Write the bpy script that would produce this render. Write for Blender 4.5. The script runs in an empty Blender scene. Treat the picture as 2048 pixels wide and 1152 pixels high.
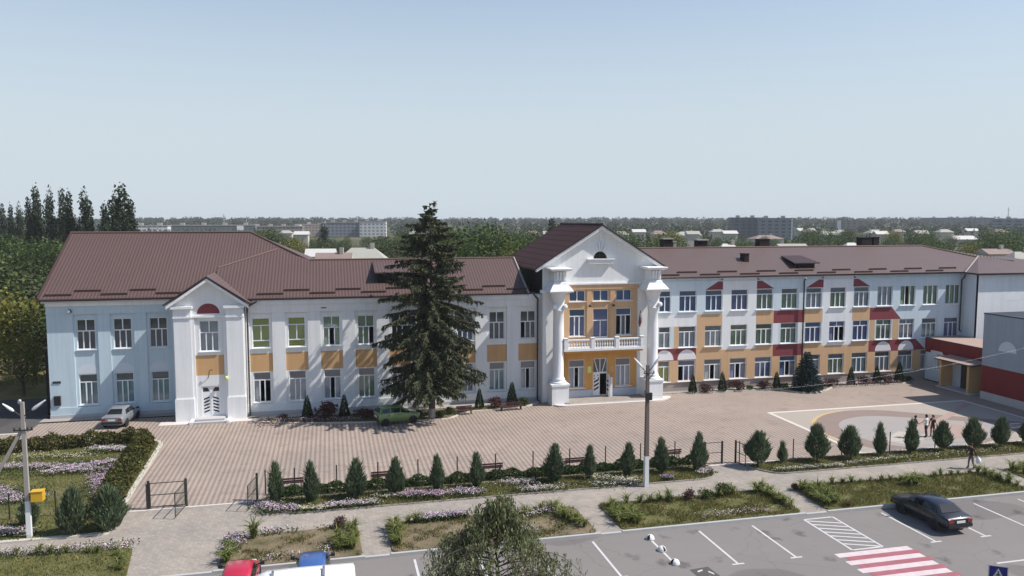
import bpy, math, random
import numpy as np
from mathutils import Vector, Matrix
R = math.radians
S = bpy.context.scene
COL = S.collection

# ------------------------------------------------------------------ camera
cam_d = bpy.data.cameras.new('camera')
cam_d.sensor_width = 36.0
cam_d.lens = 27.25
cam_d.clip_start = 0.5
cam_d.clip_end = 9000
cam = bpy.data.objects.new('camera', cam_d)
COL.objects.link(cam)
cam.location = (0, 0, 16.5)
cam.rotation_euler = (R(90 - 5.01), 0, R(-13.3))
S.camera = cam

# ------------------------------------------------------------------ sky, sun, exposure
SUN_EL, SUN_AZ = 49.0, 107.0          # azimuth clockwise from +Y
w = bpy.data.worlds.new("World")
S.world = w
w.use_nodes = True
nt = w.node_tree
bg = nt.nodes['Background']
sky = nt.nodes.new('ShaderNodeTexSky')
sky.sky_type = 'NISHITA'
sky.sun_disc = False
sky.sun_elevation = R(SUN_EL)
sky.sun_rotation = R(SUN_AZ)
sky.altitude = 0
sky.air_density = 1.0
sky.dust_density = 0.5
sky.ozone_density = 1.6
# a pale band of summer haze low over the horizon
tc = nt.nodes.new('ShaderNodeTexCoord')
sp = nt.nodes.new('ShaderNodeSeparateXYZ')
nt.links.new(tc.outputs['Generated'], sp.inputs[0])
mr = nt.nodes.new('ShaderNodeMapRange')
mr.inputs['From Min'].default_value = 0.0
mr.inputs['From Max'].default_value = 0.50
mr.inputs['To Min'].default_value = 1.0
mr.inputs['To Max'].default_value = 0.0
mr.interpolation_type = 'SMOOTHSTEP'
nt.links.new(sp.outputs[2], mr.inputs[0])
sm = nt.nodes.new('ShaderNodeMix')
sm.data_type = 'RGBA'
nt.links.new(mr.outputs[0], sm.inputs[0])
nt.links.new(sky.outputs[0], sm.inputs[6])
sm.inputs[7].default_value = (4.2, 4.76, 5.16, 1)
nt.links.new(sm.outputs[2], bg.inputs[0])
bg.inputs[1].default_value = 0.125
sl = bpy.data.lights.new('sun', 'SUN')
sl.energy = 5.0
sl.angle = R(0.5)
sl.color = (1.0, 0.955, 0.89)
sun = bpy.data.objects.new('sun', sl)
COL.objects.link(sun)
sd = Vector((math.sin(R(SUN_AZ)) * math.cos(R(SUN_EL)), math.cos(R(SUN_AZ)) * math.cos(R(SUN_EL)), math.sin(R(SUN_EL))))
sun.rotation_euler = (-sd).to_track_quat('-Z', 'Y').to_euler()
sun.location = (60, -10, 80)
S.view_settings.view_transform = 'Standard'
S.view_settings.look = 'None'
S.view_settings.gamma = 1
S.view_settings.exposure = 0.25
S.cycles.max_bounces = 6
S.cycles.transparent_max_bounces = 12
S.cycles.volume_bounces = 0

# ------------------------------------------------------------------ materials
def _c(c):
    if isinstance(c, str):
        c = c.lstrip('#')
        c = [int(c[i:i + 2], 16) / 255 for i in (0, 2, 4)]
        c = [x / 12.92 if x <= 0.04045 else ((x + 0.055) / 1.055) ** 2.4 for x in c]
    return (c[0], c[1], c[2], 1)

def sc_(c, k):
    return (min(c[0] * k, 1), min(c[1] * k, 1), min(c[2] * k, 1), 1)

class NT:
    def __init__(s, name):
        s.m = bpy.data.materials.new(name)
        s.m.use_nodes = True
        s.t = s.m.node_tree
        s.p = s.t.nodes['Principled BSDF']
        s.g = None
    def n(s, typ, **kw):
        nd = s.t.nodes.new(typ)
        for k, v in kw.items():
            if k.startswith('i_'):
                key = k[2:]
                nd.inputs[int(key) if key.isdigit() else key].default_value = v
            else:
                setattr(nd, k, v)
        return nd
    def l(s, a, b):
        s.t.links.new(a, b)
    def pos(s):
        if s.g is None:
            s.g = s.n('ShaderNodeNewGeometry')
        return s.g.outputs['Position']
    def noise(s, scale, detail=4, rough=.55, vec=None):
        nd = s.n('ShaderNodeTexNoise')
        nd.inputs['Scale'].default_value = scale
        nd.inputs['Detail'].default_value = detail
        nd.inputs['Roughness'].default_value = rough
        s.l(vec if vec is not None else s.pos(), nd.inputs['Vector'])
        return nd.outputs['Fac']
    def mix(s, fac, a, b, mode='MIX'):
        nd = s.n('ShaderNodeMix', data_type='RGBA', blend_type=mode)
        for sock, v in ((nd.inputs[0], fac), (nd.inputs[6], a), (nd.inputs[7], b)):
            if hasattr(v, 'links'):
                s.l(v, sock)
            else:
                sock.default_value = v
        return nd.outputs[2]
    def math(s, op, a, b=0.0, c=None):
        nd = s.n('ShaderNodeMath', operation=op)
        for i, v in enumerate((a, b, c)):
            if v is None:
                continue
            if hasattr(v, 'links'):
                s.l(v, nd.inputs[i])
            else:
                nd.inputs[i].default_value = v
        return nd.outputs[0]
    def ramp(s, fac, stops):
        nd = s.n('ShaderNodeValToRGB')
        e = nd.color_ramp.elements
        while len(e) < len(stops):
            e.new(.5)
        for el, (p, c) in zip(e, stops):
            el.position = p
            el.color = c
        s.l(fac, nd.inputs[0])
        return nd.outputs[0]
    def sep(s):
        nd = s.n('ShaderNodeSeparateXYZ')
        s.l(s.pos(), nd.inputs[0])
        return nd.outputs
    def bump(s, h, strength=.3, dist=.02):
        nd = s.n('ShaderNodeBump')
        nd.inputs['Strength'].default_value = strength
        nd.inputs['Distance'].default_value = dist
        s.l(h, nd.inputs['Height'])
        s.l(nd.outputs[0], s.p.inputs['Normal'])
    def done(s, col=None, rough=.8, spec=.3, metal=0):
        if col is not None:
            if hasattr(col, 'links'):
                s.l(col, s.p.inputs['Base Color'])
            else:
                s.p.inputs['Base Color'].default_value = col
        s.p.inputs['Roughness'].default_value = rough
        s.p.inputs['Specular IOR Level'].default_value = spec
        s.p.inputs['Metallic'].default_value = metal
        return s.m

def plain(name, c, rough=.75, var=.10, scale=1.2, spec=.3, bump=0, metal=0, fine=9.0, streak=0):
    """a painted / plastered / metal surface with weathering-scale variation"""
    t = NT(name)
    c = _c(c)
    f = t.noise(scale)
    g = t.noise(scale * fine, 3)
    a = t.mix(f, sc_(c, 1 - var), sc_(c, 1 + var))
    a = t.mix(t.math('MULTIPLY', g, .35), a, sc_(c, 1 - var * 1.6))
    if streak:          # faint rain runs and patchy repainting
        mp = t.n('ShaderNodeMapping'); mp.inputs['Scale'].default_value = (2.6, 2.6, .16)
        t.l(t.pos(), mp.inputs[0])
        sn = t.noise(1.0, 5, .6, mp.outputs[0])
        a = t.mix(1.0, a, t.ramp(sn, [(.36, (1 - streak, 1 - streak, 1 - streak * .9, 1)), (.56, (1.03, 1.03, 1.03, 1))]), 'MULTIPLY')
    if bump:
        t.bump(t.noise(scale * 25, 2), bump, .01)
    return t.done(a, rough, spec, metal)

def leafmat(name, cols, rough=.6, trans=.25):
    t = NT(name)
    g = t.n('ShaderNodeNewGeometry')
    n = len(cols)
    c = t.ramp(g.outputs['Random Per Island'], [(i / max(1, n - 1), _c(k)) for i, k in enumerate(cols)])
    big = t.noise(.9, 2)
    c = t.mix(big, t.mix(1.0, c, (.72, .72, .72, 1), 'MULTIPLY'), t.mix(1.0, c, (1.25, 1.25, 1.2, 1), 'MULTIPLY'))
    t.done(c, rough, .25)
    if trans:
        tr = t.n('ShaderNodeBsdfTranslucent')
        t.l(c, tr.inputs[0])
        mx = t.n('ShaderNodeMixShader')
        mx.inputs[0].default_value = trans
        t.l(t.p.outputs[0], mx.inputs[1])
        t.l(tr.outputs[0], mx.inputs[2])
        t.l(mx.outputs[0], t.t.nodes['Material Output'].inputs[0])
    return t.m

M = {}
M['white'] = plain('white_plaster', (.74, .745, .74), .85, .06, .5, bump=.15, streak=.05)
M['trim'] = plain('white_trim', (.76, .765, .77), .7, .05, .6, streak=.05)
M['gable'] = plain('gable_plaster', (.73, .73, .72), .85, .05, .5, streak=.05)
M['paleblue'] = plain('pale_blue_plaster', (.56, .64, .69), .85, .06, .5, bump=.1, streak=.05)
M['wingblue'] = plain('wing_plaster', (.51, .61, .665), .85, .06, .5, bump=.1, streak=.05)
M['offwhite'] = plain('off_white_paint', (.74, .745, .75), .85, .05, .6, streak=.05)
M['archwhite'] = plain('arch_white_paint', (.72, .71, .72), .85, .04, .6)
M['cloud'] = plain('pale_arch_paint', (.60, .65, .69), .85, .04, .6)
M['orange'] = plain('orange_plaster', (.56, .34, .165), .85, .09, .8, bump=.1, streak=.05)
M['orange2'] = plain('ochre_plaster', (.58, .31, .095), .85, .09, .8, bump=.1, streak=.05)
M['peach'] = plain('peach_plaster', (.58, .375, .215), .85, .07, .7, streak=.05)
M['maroon'] = plain('maroon_paint', (.22, .05, .058), .8, .09, .8, streak=.05)
M['gymred'] = plain('gym_maroon_paint', (.20, .028, .028), .8, .10, .5, streak=.05)
M['gymblue'] = plain('gym_blue_grey_plaster', (.33, .375, .42), .85, .08, .35, streak=.05)
M['plinth'] = plain('plinth_render', (.46, .45, .45), .9, .12, .9, bump=.3)
M['plinthblue'] = plain('blue_grey_plinth', (.46, .49, .55), .9, .1, .9, bump=.2)
M['plinthbrown'] = plain('brownish_plinth', (.36, .30, .27), .9, .12, .9, bump=.3)
M['pvc'] = plain('white_pvc', (.78, .79, .80), .4, .03, 2, spec=.5)
M['sill'] = plain('white_sill_metal', (.82, .82, .82), .4, .03, 2, spec=.5)
M['gutter'] = plain('dark_brown_metal', (.035, .018, .018), .45, .1, 2, spec=.5)
M['pipe'] = plain('dark_downpipe_metal', (.028, .03, .036), .45, .1, 2, spec=.5)
M['darkclad'] = plain('dark_brown_cladding', (.018, .009, .010), .7, .15, 2)
M['soffit'] = plain('pale_soffit', (.62, .60, .585), .8, .05, 1)
M['black'] = plain('black_rubber', (.016, .016, .018), .8, .1, 4)
M['darkmetal'] = plain('dark_iron', (.03, .028, .027), .55, .2, 4, spec=.4)
M['greenmetal'] = plain('green_painted_iron', (.035, .05, .04), .5, .2, 4, spec=.4)
M['steel'] = plain('grey_steel', (.32, .33, .34), .4, .1, 5, spec=.5, metal=.5)
M['benchred'] = plain('dark_red_bench_paint', (.065, .025, .026), .6, .2, 6)
M['bark'] = plain('brown_bark', (.10, .075, .058), .9, .3, 6, bump=.6)
M['barkpale'] = plain('whitewashed_bark', (.30, .27, .25), .9, .2, 6, bump=.5)
M['concrete'] = plain('weathered_concrete', (.34, .31, .285), .9, .15, 2, bump=.3)
M['whitewash'] = plain('whitewashed_concrete', (.70, .70, .69), .9, .08, 3)
M['kerb'] = plain('pale_concrete_kerb', (.52, .485, .42), .9, .12, 1.5, bump=.3)
M['kerbgrey'] = plain('grey_concrete_kerb', (.42, .41, .40), .9, .14, 1.5, bump=.3)
M['line'] = plain('white_road_paint', (.56, .545, .54), .85, .22, 3)
M['pinkwhite'] = plain('worn_pinkish_white_road_paint', (.60, .50, .505), .85, .22, 2.5)
M['pinkpaint'] = plain('worn_red_road_paint', (.34, .125, .145), .9, .28, 2.5)
M['soil'] = None

def glass():
    t = NT('window_glass')
    tr = t.n('ShaderNodeBsdfTransparent')
    tr.inputs[0].default_value = (.86, .89, .90, 1)
    gl = t.n('ShaderNodeBsdfGlossy')
    gl.inputs['Roughness'].default_value = .03
    gl.inputs[0].default_value = (.9, .93, 1, 1)
    fr = t.n('ShaderNodeFresnel')
    fr.inputs[0].default_value = 1.55
    fac = t.math('ADD', t.math('MULTIPLY', fr.outputs[0], .9), .05)
    mx = t.n('ShaderNodeMixShader')
    t.l(fac, mx.inputs[0])
    t.l(tr.outputs[0], mx.inputs[1])
    t.l(gl.outputs[0], mx.inputs[2])
    t.l(mx.outputs[0], t.t.nodes['Material Output'].inputs[0])
    return t.m
M['glass'] = glass()
def carglass():
    t = NT('tinted_car_glass')
    return t.done((.012, .014, .018, 1), .05, .6)
M['carglass'] = carglass()
M['cur_grey'] = plain('grey_curtain', (0.708, 0.725, 0.760), .9, .15, 2)
M['cur_white'] = plain('white_net_curtain', (0.850, 0.850, 0.850), .9, .12, 2)
M['cur_green'] = plain('green_curtain', (0.478, 0.583, 0.389), .9, .15, 2)
M['cur_lime'] = plain('yellow_green_blind', (0.654, 0.708, 0.231), .9, .08, 2)
M['cur_blue'] = plain('blue_curtain', (.20, .32, .60), .9, .15, 2)
M['cur_violet'] = plain('violet_curtain', (.33, .36, .62), .9, .15, 2)
M['cur_teal'] = plain('teal_curtain', (0.495, 0.654, 0.654), .9, .15, 2)
M['cur_dark'] = plain('dark_curtain', (.16, .18, .19), .9, .2, 2)
M['bl_grey'] = plain('grey_transom_blind', (.30, .305, .32), .8, .06, 2)
M['bl_taupe'] = plain('taupe_transom_blind', (.26, .235, .235), .8, .06, 2)
M['bl_blue'] = plain('blue_transom_blind', (.20, .27, .42), .7, .06, 2)
M['bl_olive'] = plain('olive_transom_blind', (.30, .31, .19), .8, .06, 2)

def tile_mat(name, c, axis, amp=.30, period=.25, step=.38, rough=.5, moss=.0):
    """pressed metal roof tile: ribs running down the slope and a step every course"""
    t = NT(name)
    c = _c(c)
    x, y, z = t.sep()
    a = x if axis == 'x' else y
    r = t.math('SINE', t.math('MULTIPLY', a, 2 * math.pi / period))
    r01 = t.math('MULTIPLY_ADD', r, .5, .5)
    st = t.math('FRACT', t.math('DIVIDE', z, step * .45))
    h = t.math('ADD', t.math('MULTIPLY', r01, .7), t.math('MULTIPLY', st, .35))
    f = t.noise(.35, 4)
    big = t.mix(f, sc_(c, .84), sc_(c, 1.14))
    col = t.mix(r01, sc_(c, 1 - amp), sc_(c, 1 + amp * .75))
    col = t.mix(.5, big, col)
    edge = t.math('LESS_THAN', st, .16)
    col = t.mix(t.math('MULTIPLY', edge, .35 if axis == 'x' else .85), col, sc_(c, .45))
    t.bump(h, .55, .035)
    return t.done(col, rough, .35) if axis == 'x' else t.done(col, .85, .08)
M['tile'] = tile_mat('brown_metal_tile', (.110, .068, .060), 'x', .48, .27)
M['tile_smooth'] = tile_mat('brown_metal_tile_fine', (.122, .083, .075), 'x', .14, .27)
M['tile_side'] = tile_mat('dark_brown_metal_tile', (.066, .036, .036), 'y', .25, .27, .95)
M['snow'] = plain('brown_snow_guard', (.055, .030, .028), .5, .1, 2)
M['ridge'] = plain('brown_ridge_cap', (.13, .08, .072), .5, .1, 2)
# ------------------------------------------------------------------ mesh helpers
WL = {}
class MB:
    def __init__(s):
        s.v = []; s.f = []; s.k = []; s.m = []; s.sm = []
    def slot(s, m):
        if isinstance(m, str):
            m = M[m]
        if m not in s.m:
            s.m.append(m)
        return s.m.index(m)
    def face(s, pts, m, smooth=False):
        b = len(s.v)
        s.v += [tuple(p) for p in pts]
        s.f.append(tuple(range(b, b + len(pts))))
        s.k.append(s.slot(m)); s.sm.append(smooth)
    def grid(s, rows, m, smooth=True, closed=True):
        """rows of rings, all the same length"""
        b = len(s.v); n = len(rows[0]); k = s.slot(m)
        for r in rows:
            s.v += [tuple(p) for p in r]
        for i in range(len(rows) - 1):
            for j in range(n if closed else n - 1):
                a = b + i * n + j; c = b + i * n + (j + 1) % n
                s.f.append((a, c, c + n, a + n)); s.k.append(k); s.sm.append(smooth)
    def cap(s, ring, m, flip=False):
        r = list(ring)
        s.face(r[::-1] if flip else r, m)
    def box(s, x0, y0, z0, x1, y1, z1, m, top=None):
        if x0 > x1: x0, x1 = x1, x0
        if y0 > y1: y0, y1 = y1, y0
        if z0 > z1: z0, z1 = z1, z0
        P = [(x0, y0, z0), (x1, y0, z0), (x1, y1, z0), (x0, y1, z0), (x0, y0, z1), (x1, y0, z1), (x1, y1, z1), (x0, y1, z1)]
        b = len(s.v); s.v += P; k = s.slot(m); kt = s.slot(top) if top else k
        for f, kk in (((0, 3, 2, 1), k), ((4, 5, 6, 7), kt), ((0, 1, 5, 4), k), ((1, 2, 6, 5), k), ((2, 3, 7, 6), k), ((3, 0, 4, 7), k)):
            s.f.append(tuple(b + i for i in f)); s.k.append(kk); s.sm.append(False)
    def bar(s, p, q, wd, ht, m, up=(0, 0, 1)):
        p, q = Vector(p), Vector(q)
        d = (q - p).normalized()
        u = Vector(up)
        r = d.cross(u)
        if r.length < 1e-4:
            r = d.cross(Vector((1, 0, 0)))
        r.normalize(); u = r.cross(d)
        r *= wd / 2; u *= ht / 2
        A = [p - r - u, p + r - u, p + r + u, p - r + u]
        B = [x + (q - p) for x in A]
        s.grid([A, B], m, False); s.cap(A, m); s.cap(B, m, True)
    def tube(s, path, rad, m, n=8, cap=True):
        path = [Vector(p) for p in path]
        if not hasattr(rad, '__len__'):
            rad = [rad] * len(path)
        rows = []
        for i, p in enumerate(path):
            d = (path[min(i + 1, len(path) - 1)] - path[max(i - 1, 0)]).normalized()
            a = d.cross(Vector((0, 0, 1)) if abs(d.z) < .9 else Vector((0, 1, 0))).normalized()
            b = d.cross(a)
            rows.append([p + (a * math.cos(2 * math.pi * j / n) + b * math.sin(2 * math.pi * j / n)) * rad[i] for j in range(n)])
        s.grid(rows, m)
        if cap:
            s.cap(rows[0], m, True); s.cap(rows[-1], m)
    def lathe(s, prof, c, m, n=16, axis='z', a0=0, a1=360):
        rows = []
        for r, h in prof:
            ring = []
            for j in range(n):
                t = R(a0) + (R(a1) - R(a0)) * j / n
                if axis == 'z':
                    ring.append((c[0] + r * math.cos(t), c[1] + r * math.sin(t), c[2] + h))
                elif axis == 'x':
                    ring.append((c[0] + h, c[1] + r * math.cos(t), c[2] + r * math.sin(t)))
                else:
                    ring.append((c[0] + r * math.cos(t), c[1] + h, c[2] + r * math.sin(t)))
            rows.append(ring)
        s.grid(rows, m)
        s.cap(rows[0], m, True); s.cap(rows[-1], m)
    def prism(s, poly, y0, y1, m, side=None):
        """polygon in x,z pushed along y (front face at y0)"""
        A = [(x, y0, z) for x, z in poly]; B = [(x, y1, z) for x, z in poly]
        s.cap(A, m); s.cap(B, m, True)
        s.grid([A, B], side or m, False)
    def slab(s, poly, th, m, side=None, under=None):
        """polygon in 3d with a vertical thickness downwards"""
        A = [tuple(p) for p in poly]; B = [(p[0], p[1], p[2] - th) for p in A]
        s.cap(A, m); s.cap(B, under or side or m, True)
        s.grid([A, B], side or m, False)
    def sheet(s, poly, z, m):
        s.face([(p[0], p[1], z) for p in poly], m)
    def obj(s, name, parent=None):
        off = WL.get(parent.name, Vector((0, 0, 0))) if parent else Vector((0, 0, 0))
        me = bpy.data.meshes.new(name)
        v = np.array(s.v, dtype=float).reshape(-1, 3) - np.array(off)
        me.from_pydata(v.tolist(), [], s.f)
        for m in s.m:
            me.materials.append(m)
        me.polygons.foreach_set('material_index', s.k)
        me.polygons.foreach_set('use_smooth', s.sm)
        me.update()
        o = bpy.data.objects.new(name, me)
        COL.objects.link(o)
        if parent:
            o.parent = parent
            WL[o.name] = off
        return o

def quadmesh(name, V, m, mats=None, smooth=False):
    """V: (N,4,3) array of separate quads -> mesh datablock"""
    n = len(V)
    me = bpy.data.meshes.new(name)
    me.vertices.add(n * 4)
    me.vertices.foreach_set('co', np.asarray(V, dtype=np.float32).ravel())
    me.loops.add(n * 4)
    me.loops.foreach_set('vertex_index', np.arange(n * 4, dtype=np.int32))
    me.polygons.add(n)
    me.polygons.foreach_set('loop_start', np.arange(0, n * 4, 4, dtype=np.int32))
    me.polygons.foreach_set('loop_total', np.full(n, 4, dtype=np.int32))
    for mm in (m if isinstance(m, (list, tuple)) else [m]):
        me.materials.append(M[mm] if isinstance(mm, str) else mm)
    if mats is not None:
        me.polygons.foreach_set('material_index', np.asarray(mats, dtype=np.int32))
    me.update(calc_edges=True)
    return me

def link(name, me, parent=None, loc=None):
    o = bpy.data.objects.new(name, me)
    COL.objects.link(o)
    if parent:
        o.parent = parent
    if loc is not None:
        o.location = loc
    return o

def tag(o, label=None, cat=None, group=None, kind=None):
    if label: o['label'] = label
    if cat: o['category'] = cat
    if group: o['group'] = group
    if kind: o['kind'] = kind
    return o

def thing(name, loc, label, cat, group=None, rz=0):
    o = bpy.data.objects.new(name, None)
    COL.objects.link(o)
    o.location = loc
    o.rotation_euler = (0, 0, rz)
    o.empty_display_size = .3
    WL[o.name] = Vector(loc) if not rz else Vector((0, 0, 0))
    return tag(o, label, cat, group)

def local(o):
    """parts of this thing are modelled in its own frame"""
    WL[o.name] = Vector((0, 0, 0))
    return o

def dup(root, loc, rz=0, label=None, group=None, scale=1.0):
    r = root.copy()
    COL.objects.link(r)
    r.location = loc
    r.rotation_euler = (0, 0, rz)
    r.scale = (scale,) * 3 if not hasattr(scale, '__len__') else scale
    if label: r['label'] = label
    if group: r['group'] = group
    for ch in list(root.children):
        c = ch.copy(); COL.objects.link(c); c.parent = r
        for g in list(ch.children):
            d = g.copy(); COL.objects.link(d); d.parent = c
    return r

def struct(mb, name):
    return tag(mb.obj(name), kind='structure')

def rounded(pts, rad, n=6):
    """round the corners of a closed 2d polygon; rad number or list"""
    out = []
    k = len(pts)
    for i, p in enumerate(pts):
        r = rad[i] if hasattr(rad, '__len__') else rad
        p = Vector(p); a = Vector(pts[i - 1]); b = Vector(pts[(i + 1) % k])
        if r <= 0:
            out.append((p.x, p.y)); continue
        da = (a - p); db = (b - p)
        r1 = min(r, da.length * .48, db.length * .48)
        A = p + da.normalized() * r1; B = p + db.normalized() * r1
        for j in range(n + 1):
            t = j / n
            q = A * (1 - t) ** 2 + p * 2 * t * (1 - t) + B * t * t
            out.append((q.x, q.y))
    return out

def kerb_loop(mb, poly, wd, z0, z1, m, closed=True):
    """a kerb of width wd inside along a polyline"""
    pts = [Vector(p) for p in poly]
    n = len(pts)
    inner = []
    for i in range(n):
        a = pts[i - 1] if (closed or i > 0) else pts[i] - (pts[i + 1] - pts[i])
        b = pts[(i + 1) % n] if (closed or i < n - 1) else pts[i] + (pts[i] - pts[i - 1])
        d1 = (pts[i] - a).normalized() if (pts[i] - a).length > 1e-6 else (b - pts[i]).normalized()
        d2 = (b - pts[i]).normalized() if (b - pts[i]).length > 1e-6 else d1
        nn = Vector((-(d1.y + d2.y), d1.x + d2.x))
        if nn.length < 1e-6:
            nn = Vector((-d1.y, d1.x))
        nn.normalize()
        k = 1 / max(.4, nn.dot(Vector((-d1.y, d1.x))))
        inner.append(pts[i] + nn * wd * k)
    rows = [[(p.x, p.y, z0) for p in pts], [(p.x, p.y, z1) for p in pts], [(p.x, p.y, z1) for p in inner], [(p.x, p.y, z0) for p in inner]]
    mb.grid(rows, m, False, closed)

rng = np.random.default_rng(7)
random.seed(7)

def unit(n, g=None):
    g = g or rng
    v = g.normal(size=(n, 3))
    return v / np.linalg.norm(v, axis=1, keepdims=True)

def cards(c, d, ln, wd, g=None, taper=.25):
    """blades: start point c, direction d, length, width -> (N,4,3)"""
    g = g or rng
    n = len(c)
    d = d / np.maximum(np.linalg.norm(d, axis=1, keepdims=True), 1e-6)
    s = np.cross(d, unit(n, g))
    s /= np.maximum(np.linalg.norm(s, axis=1, keepdims=True), 1e-6)
    ln = np.broadcast_to(np.asarray(ln, float), (n,))[:, None]
    wd = np.broadcast_to(np.asarray(wd, float), (n,))[:, None]
    e = c + d * ln
    return np.stack([c - s * wd / 2, c + s * wd / 2, e + s * wd / 2 * taper, e - s * wd / 2 * taper], axis=1)

def leaves(c, size, g=None, up=.0):
    g = g or rng
    n = len(c)
    u = unit(n, g); 
    v = np.cross(u, unit(n, g)); v /= np.linalg.norm(v, axis=1, keepdims=True)
    if up:
        u[:, 2] *= (1 - up); v[:, 2] *= (1 - up)
    sz = np.broadcast_to(np.asarray(size, float), (n,))[:, None] / 2
    return np.stack([c - u * sz, c - v * sz * .7, c + u * sz, c + v * sz * .7], axis=1)

def lobe_points(g, lobes, n, shell=.35):
    """points in the outer part of a set of ellipsoids (cx,cy,cz,rx,rz)"""
    L = np.array(lobes, float)
    wgt = L[:, 3] ** 2 + .02
    idx = g.choice(len(L), n, p=wgt / wgt.sum())
    d = unit(n, g)
    r = 1 - shell * g.random(n) ** 1.5
    r *= 1 + .13 * np.sin(d[:, 0] * 7 + idx) * np.sin(d[:, 1] * 6 + idx * 2) + .06 * g.normal(size=n)
    p = d * r[:, None]
    return L[idx, :3] + p * np.stack([L[idx, 3], L[idx, 3], L[idx, 4]], axis=1)
# ------------------------------------------------------------------ ground materials
def paving_plaza():
    t = NT('striped_plaza_paving')
    x, y, z = t.sep()
    ph = t.math('FRACT', t.math('DIVIDE', x, .322))
    row = t.math('LESS_THAN', ph, .46)
    wob = t.noise(3.5, 3)
    br = t.n('ShaderNodeTexBrick', i_Scale=1.0)
    br.offset = .5
    br.inputs['Mortar Size'].default_value = .008
    br.inputs['Brick Width'].default_value = .16
    br.inputs['Row Height'].default_value = .107
    br.inputs['Color1'].default_value = (.95, .95, .95, 1)
    br.inputs['Color2'].default_value = (1.07, 1.03, 1.0, 1)
    br.inputs['Mortar'].default_value = (.72, .70, .68, 1)
    t.l(t.pos(), br.inputs['Vector'])
    light = _c((.365, .305, .262)); dark = _c((.238, .190, .160))
    a = t.mix(row, light, dark)
    a = t.mix(1.0, a, br.outputs['Color'], 'MULTIPLY')
    big = t.noise(.16, 5, .6)
    a = t.mix(1.0, a, t.ramp(big, [(.3, (.84, .84, .86, 1)), (.7, (1.12, 1.09, 1.06, 1))]), 'MULTIPLY')
    st = t.noise(.9, 6, .7)
    a = t.mix(1.0, a, t.ramp(st, [(.34, (.80, .79, .79, 1)), (.48, (1, 1, 1, 1))]), 'MULTIPLY')
    a = t.mix(t.math('MULTIPLY', wob, .3), a, _c((.33, .28, .25)))
    t.bump(br.outputs['Fac'], .2, .006)
    return t.done(a, .88, .25)

def paving_walk():
    t = NT('grey_block_paving')
    br = t.n('ShaderNodeTexBrick', i_Scale=1.0)
    br.offset = .5
    br.inputs['Mortar Size'].default_value = .012
    br.inputs['Brick Width'].default_value = .30
    br.inputs['Row Height'].default_value = .15
    br.inputs['Color1'].default_value = (.285, .252, .222, 1)
    br.inputs['Color2'].default_value = (.352, .315, .280, 1)
    br.inputs['Mortar'].default_value = (.24, .21, .185, 1)
    mp = t.n('ShaderNodeMapping')
    mp.inputs['Rotation'].default_value = (0, 0, R(45))
    t.l(t.pos(), mp.inputs[0]); t.l(mp.outputs[0], br.inputs['Vector'])
    big = t.noise(.5, 5, .65)
    a = t.mix(1.0, br.outputs['Color'], t.ramp(big, [(.3, (.84, .85, .86, 1)), (.7, (1.12, 1.09, 1.05, 1))]), 'MULTIPLY')
    t.bump(br.outputs['Fac'], .3, .006)
    return t.done(a, .9, .2)

def asphalt(name='worn_asphalt', c=(.196, .178, .168)):
    t = NT(name)
    c = _c(c)
    x, y, z = t.sep()
    big = t.noise(.22, 6, .6)
    fine = t.noise(38, 2)
    st = t.n('ShaderNodeMapping'); st.inputs['Scale'].default_value = (.08, .9, 1)
    t.l(t.pos(), st.inputs[0])
    streak = t.noise(1.0, 5, .6, st.outputs[0])
    a = t.mix(big, sc_(c, .82), sc_(c, 1.16))
    a = t.mix(t.math('MULTIPLY', streak, .5), a, sc_(c, .72))
    a = t.mix(t.math('MULTIPLY', fine, .45), a, sc_(c, 1.35))
    vo = t.n('ShaderNodeTexVoronoi', feature='DISTANCE_TO_EDGE'); vo.inputs['Scale'].default_value = .16
    wv = t.n('ShaderNodeVectorMath', operation='ADD')
    nz = t.n('ShaderNodeTexNoise'); nz.inputs['Scale'].default_value = .8; nz.inputs['Detail'].default_value = 5
    t.l(t.pos(), nz.inputs['Vector']); t.l(t.pos(), wv.inputs[0]); t.l(nz.outputs['Color'], wv.inputs[1]); t.l(wv.outputs[0], vo.inputs['Vector'])
    crack = t.math('LESS_THAN', vo.outputs['Distance'], .0035)
    a = t.mix(t.math('MULTIPLY', crack, .2), a, sc_(c, .35))
    oil = t.n('ShaderNodeTexVoronoi'); oil.inputs['Scale'].default_value = .55
    ov = t.n('ShaderNodeVectorMath', operation='ADD'); on = t.n('ShaderNodeTexNoise'); on.inputs['Scale'].default_value = 2.2
    t.l(t.pos(), on.inputs['Vector']); t.l(t.pos(), ov.inputs[0]); t.l(on.outputs['Color'], ov.inputs[1]); t.l(ov.outputs[0], oil.inputs['Vector'])
    om = t.ramp(oil.outputs['Distance'], [(.10, (.62, .62, .62, 1)), (.26, (1, 1, 1, 1))])
    a = t.mix(1.0, a, om, 'MULTIPLY')
    pt = t.noise(.13, 2, .3)
    a = t.mix(1.0, a, t.ramp(pt, [(.395, (.80, .79, .80, 1)), (.405, (1, 1, 1, 1))]), 'MULTIPLY')
    t.bump(fine, .3, .008)
    return t.done(a, .9, .25)

def bed(name, a, b, c, sc=.9, dry=(.42, .6)):
    t = NT(name)
    n1 = t.noise(sc, 6, .65); n2 = t.noise(sc * 9, 4, .7)
    f = t.math('ADD', t.math('MULTIPLY', n1, .65), t.math('MULTIPLY', n2, .35))
    col = t.ramp(f, [(dry[0] - .08, _c(a)), (sum(dry) / 2, _c(b)), (dry[1] + .08, _c(c))])
    t.bump(n2, .8, .06)
    return t.done(col, .95, .1)

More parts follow.
